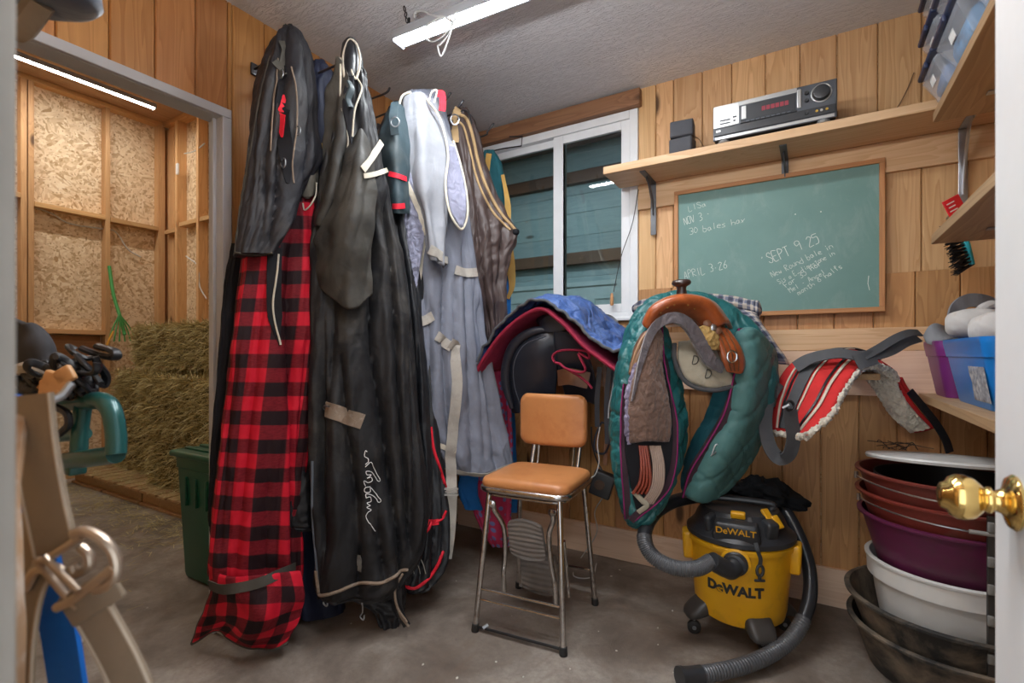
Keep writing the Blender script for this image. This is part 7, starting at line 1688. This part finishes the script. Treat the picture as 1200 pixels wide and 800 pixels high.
# green fork handle + hay net
GRN = mat('bright_green_plastic', (.05, .30, .07), .45)
t = empty('hay_fork', P(135, 395, 4.5), 'bright green handled fork leaning behind the hay bales', 'fork')
m = MB(); m.tube([PX(128, 312, HX + .14), PX(133, 345, HX + .25), PX(141, 372, HX + .36), PX(146, 392, HX + .45)], .014, 10, smooth=24); m.build('handle', GRN, t)
for k in range(6):
    m = MB(); a = PX(140, 368, HX + .42); m.tube([a, PX(132 + k * 4.2, 385, HX + .44), PX(127 + k * 6.5, 400, HX + .46)], .006, 7, smooth=14); m.build('tine', GRN, t)
m = MB(); m.tube([PX(133, 388, HX + .5), PX(127, 400, HX + .5), PX(123, 412, HX + .5)], .014, 8, smooth=14, flat=.5); tag(m.build('yellow_tag', mat('amber_plastic', (.75, .35, .03), .5)), 'amber strap beside the green fork at the left end of the top bale', 'strap')
# green wheeled bin
GBN = mat('dark_green_bin', (.006, .085, .045), .38, var=.12, spec=.5)
bc = V((-2.50, 1.44, 0)); t = empty('green_bin', bc, 'dark green lidded bin standing behind the grey door casing', 'bin')
bh = .60; rings = []
for k, z in ((.84, .012), (.86, .03), (.95, .45), (.97, .545), (1.0, .55), (1.0, bh)):
    pts = []
    for qx, qy, a0 in ((1, 1, 0), (-1, 1, 90), (-1, -1, 180), (1, -1, 270)):
        for j in range(6): a = R(a0 + 18 * j); pts.append(bc + V((qx * (.195 * k - .03) + math.cos(a) * .03, qy * (.195 * k - .03) + math.sin(a) * .03, z)))
    rings.append(pts)
m = MB(); m.loft(rings); m.build('body', GBN, t, smooth=40)
m = MB(); m.rbox(bc + V((0, 0, bh + .016)), (.425, .425, .03), .012); m.build('lid', GBN, t)
for k in range(5): m = MB(); m.rbox(bc + V((0, -.14 + k * .07, bh + .036)), (.36, .03, .012), .005); m.build('lid_rib', GBN, t)
for x_ in (-.09, .0, .09): m = MB(); m.rbox(bc + V((x_, -.186, .44)), (.012, .02, .14), .004); m.build('side_rib', GBN, t)
# light-coloured cord looped over the strip light
WC = mat('grey_white_cord', (.42, .42, .42), .45)
t = empty('lamp_cord', P(520, 30, 1.95), 'grey power cord tied in loose loops hanging from the ceiling strip light', 'cord')
tz = 1.96
m = MB(); m.tube([P(x, y, z) for x, y, z in ((531, 27, 1.93), (520, 20, 1.93), (503, 28, 1.95), (496, 40, 1.95), (505, 49, 1.94), (517, 44, 1.93), (526, 34, 1.92), (531, 26, 1.92), (526, 40, 1.92), (516, 52, 1.92), (513, 55, 1.92), (517, 66, 1.92), (524, 50, 1.92), (531, 27, 1.92))], .0032, 8, smooth=130); m.build('lower_loops', WC, t)
m = MB(); m.tube([P(x, y, z) for x, y, z in ((531, 27, 1.92), (536, 10, 1.93), (545, 2, 1.93), (551, 8, 1.92), (549, 18, 1.92), (538, 25, 1.92), (532, 18, 1.92), (540, 12, 1.92), (548, 12, 1.92))], .0032, 8, smooth=90); m.build('upper_loop', WC, t)
m = MB(); m.tube([P(486, 22, 2.02), P(487, 15, 2.02), P(496, 13, 2.0), P(506, 18, 1.98), P(520, 20, 1.94), P(531, 26, 1.93)], .005, 8, smooth=50); m.build('feed_cord', WC, t)
for k in range(2): m = MB(); c = P(530.5, 24 + k * 3, 1.92); m.tube([c + V((math.cos(a) * .009, math.sin(a) * .009, 0)) for a in [math.pi * q / 6 for q in range(12)]], .003, 6, closed=True); m.build('twist_tie', WC, t)
t = empty('hanging_chain', PZ(474, 8, ZC - .002), 'short dark chain hook holding the left end of the strip light', 'chain')
for k in range(5):
    c = PZ(474, 8, ZC - .002) + (V((-1.46, 1.585, ZC - .05)) - PZ(474, 8, ZC - .002)) * (k / 5); m = MB(); ax = V((1, 0, 0)) if k % 2 else V((0, 1, 0)); m.tube([c + ax * math.cos(a) * .006 + V((0, 0, math.sin(a) * .010 - .008)) for a in [math.pi * q / 6 for q in range(12)]], .002, 6, closed=True); m.build('link', BLKM, t)
# chips and specks on the floor
rd_ = random.Random(9)
lb = ['small pale chip of debris lying on the concrete floor']
for k in range(26):
    p = PZ(rd_.uniform(380, 960), rd_.uniform(650, 795), .0)
    if p.y > YB - .05 or p.x < XL + .3 or (abs(p.x - VC.x) < .25 and abs(p.y - VC.y) < .25): continue
    m = MB(); r_ = rd_.uniform(.002, .006); m.lathe([(0, 0), (r_, 0), (r_ * .8, r_ * .5), (0, r_ * .6)], p, n=7, sx=rd_.uniform(.6, 1.5)); o_ = m.build('debris_chip', mat('pale_chip', (.6, .58, .52), .8), label=lb[0], cat='debris', group='debris chips on the floor')
# ================================================================== LIGHT, CAMERA
def emit(name, c, s_):
    m_ = bpy.data.materials.new(name); m_.use_nodes = True; nt = m_.node_tree; nt.nodes.clear()
    o = nt.nodes.new('ShaderNodeOutputMaterial'); e = nt.nodes.new('ShaderNodeEmission'); e.inputs[0].default_value = (*c, 1); e.inputs[1].default_value = s_
    nt.links.new(e.outputs[0], o.inputs[0]); return m_
EM1 = emit('tube_glow', (.93, .97, 1), LAMP)
ALU = mat('lamp_housing', (.30, .31, .33), .4, var=.1)
def strip(a, b, z, label, mt, kids=True, w=.075, h=.045, housing=None, bare=False):
    a = V((a[0], a[1], z)); b = V((b[0], b[1], z)); d = (b - a); L = d.length; d.normalize(); ang = math.atan2(d.y, d.x)
    rot = Matrix.Rotation(ang, 3, 'Z'); c = (a + b) / 2
    t = empty('ceiling_light', c, label, 'light', 'strip lights')
    if bare:
        m = MB(); m.tube([a + d * .02, b - d * .02], .019, 20); m.build('tube', mt, t)
        for e_, k in ((a, 1), (b, -1)): 
            m = MB(); m.tube([e_, e_ + d * (.025 * k)], .022, 16); m.build('end_cap', ALU, t)
            m = MB(); m.tube([e_ + d * (.012 * k), V((e_.x + d.x * .012 * k, e_.y + d.y * .012 * k, ZC - .001))], .003, 6); m.build('hanger', BLKM, t)
        return t
    m = MB(); m.rbox(c + V((0, 0, h * .42)), (L, w * .98, h * .3), .008, rot); m.build('housing', housing or ALU, t)
    m = MB(); nrm = rot @ V((0, 1, 0)); rings = []
    for s_ in (-1, 1):
        ring = []
        for j in range(13):
            q = math.pi * j / 12; ring.append(c + d * (s_ * (L / 2 - .012)) + nrm * (math.cos(q) * w * .40) + V((0, 0, -h * .12 - math.sin(q) * h * .28)))
        rings.append(ring)
    m.loft(rings); m.build('diffuser', mt, t)
    for s_ in (-1, 1):
        m = MB(); m.box(c + nrm * (s_ * w * .46) + V((0, 0, h * .02)), (L - .02, w * .08, h * .62), rot); m.build('side_rail', housing or ALU, t, smooth=0)
    for s_ in (-1, 1):
        m = MB(); m.rbox(c + d * (s_ * (L / 2 - .006)) + V((0, 0, -.004)), (.012, w * .98, h * .95), .005, rot); m.build('end_cap', ALU, t)
    return t
lt = strip((-1.505, 1.555), (-.38, 1.61), ZC - .075, 'glowing strip light hung just below the textured ceiling, cord looped over it', EM1)
m = MB()
for q in ((-1.44, 1.558), (-.46, 1.606)): m = MB(); m.tube([V((q[0], q[1], ZC - .052)), V((q[0], q[1], ZC - .001))], .005, 6); m.build('hanger', BLKM, lt)
strip((-1.15, .80), (-.05, .74), ZC - .42, 'added fill tube hung out of view over the doorway end of the tack room', emit('added_fill_glow', (.95, .97, 1), LAMP * .75), bare=True)  # added lamp out of view, hung low to brighten the ceiling and room front
strip((-5.14, .5), (-5.14, 2.22), HZ - .09, 'long glowing strip light on the ceiling of the hay room', emit('hay_tube_glow', (1, .95, .88), LAMP * .75), w=.06)
strip((-3.2, .2), (-3.2, 1.6), HZ - .09, 'strip light on the near side of the hay room ceiling', emit('hay_tube_glow_2', (1, .95, .88), LAMP * .75), w=.06)
strip((-3.2, 3.9), (-1.2, 3.9), 3.2, 'strip light in the barn aisle beyond the window', emit('aisle_tube_glow', (.9, .97, 1), LAMP * .7), w=.08)
wd = bpy.data.worlds.new('World'); bpy.context.scene.world = wd; wd.use_nodes = True
wd.node_tree.nodes['Background'].inputs[0].default_value = (.86, .93, 1, 1); wd.node_tree.nodes['Background'].inputs[1].default_value = WORLD

cam = bpy.data.cameras.new('Camera'); co_ = bpy.data.objects.new('Camera', cam); col.objects.link(co_)
co_.location = CAM; co_.rotation_euler = (R(90), 0, math.atan2(SA, CA))
cam.sensor_width = 36; cam.lens = 36 * F_PX / 1200; cam.shift_y = (HOR - 400) / 1200; cam.clip_start = .02
cam.dof.use_dof = True; cam.dof.focus_distance = 2.2; cam.dof.aperture_fstop = 4.5
scn = bpy.context.scene; scn.camera = co_
scn.view_settings.view_transform = 'Standard'; scn.view_settings.look = 'None'; scn.view_settings.gamma = 1
scn.view_settings.exposure = EXPO; scn.view_settings.use_curve_mapping = False
scn.cycles.use_denoising = True; scn.cycles.max_bounces = 8; scn.cycles.diffuse_bounces = 5; scn.cycles.transparent_max_bounces = 12; scn.cycles.sample_clamp_indirect = 6
scn.cycles.caustics_reflective = False; scn.cycles.caustics_refractive = False
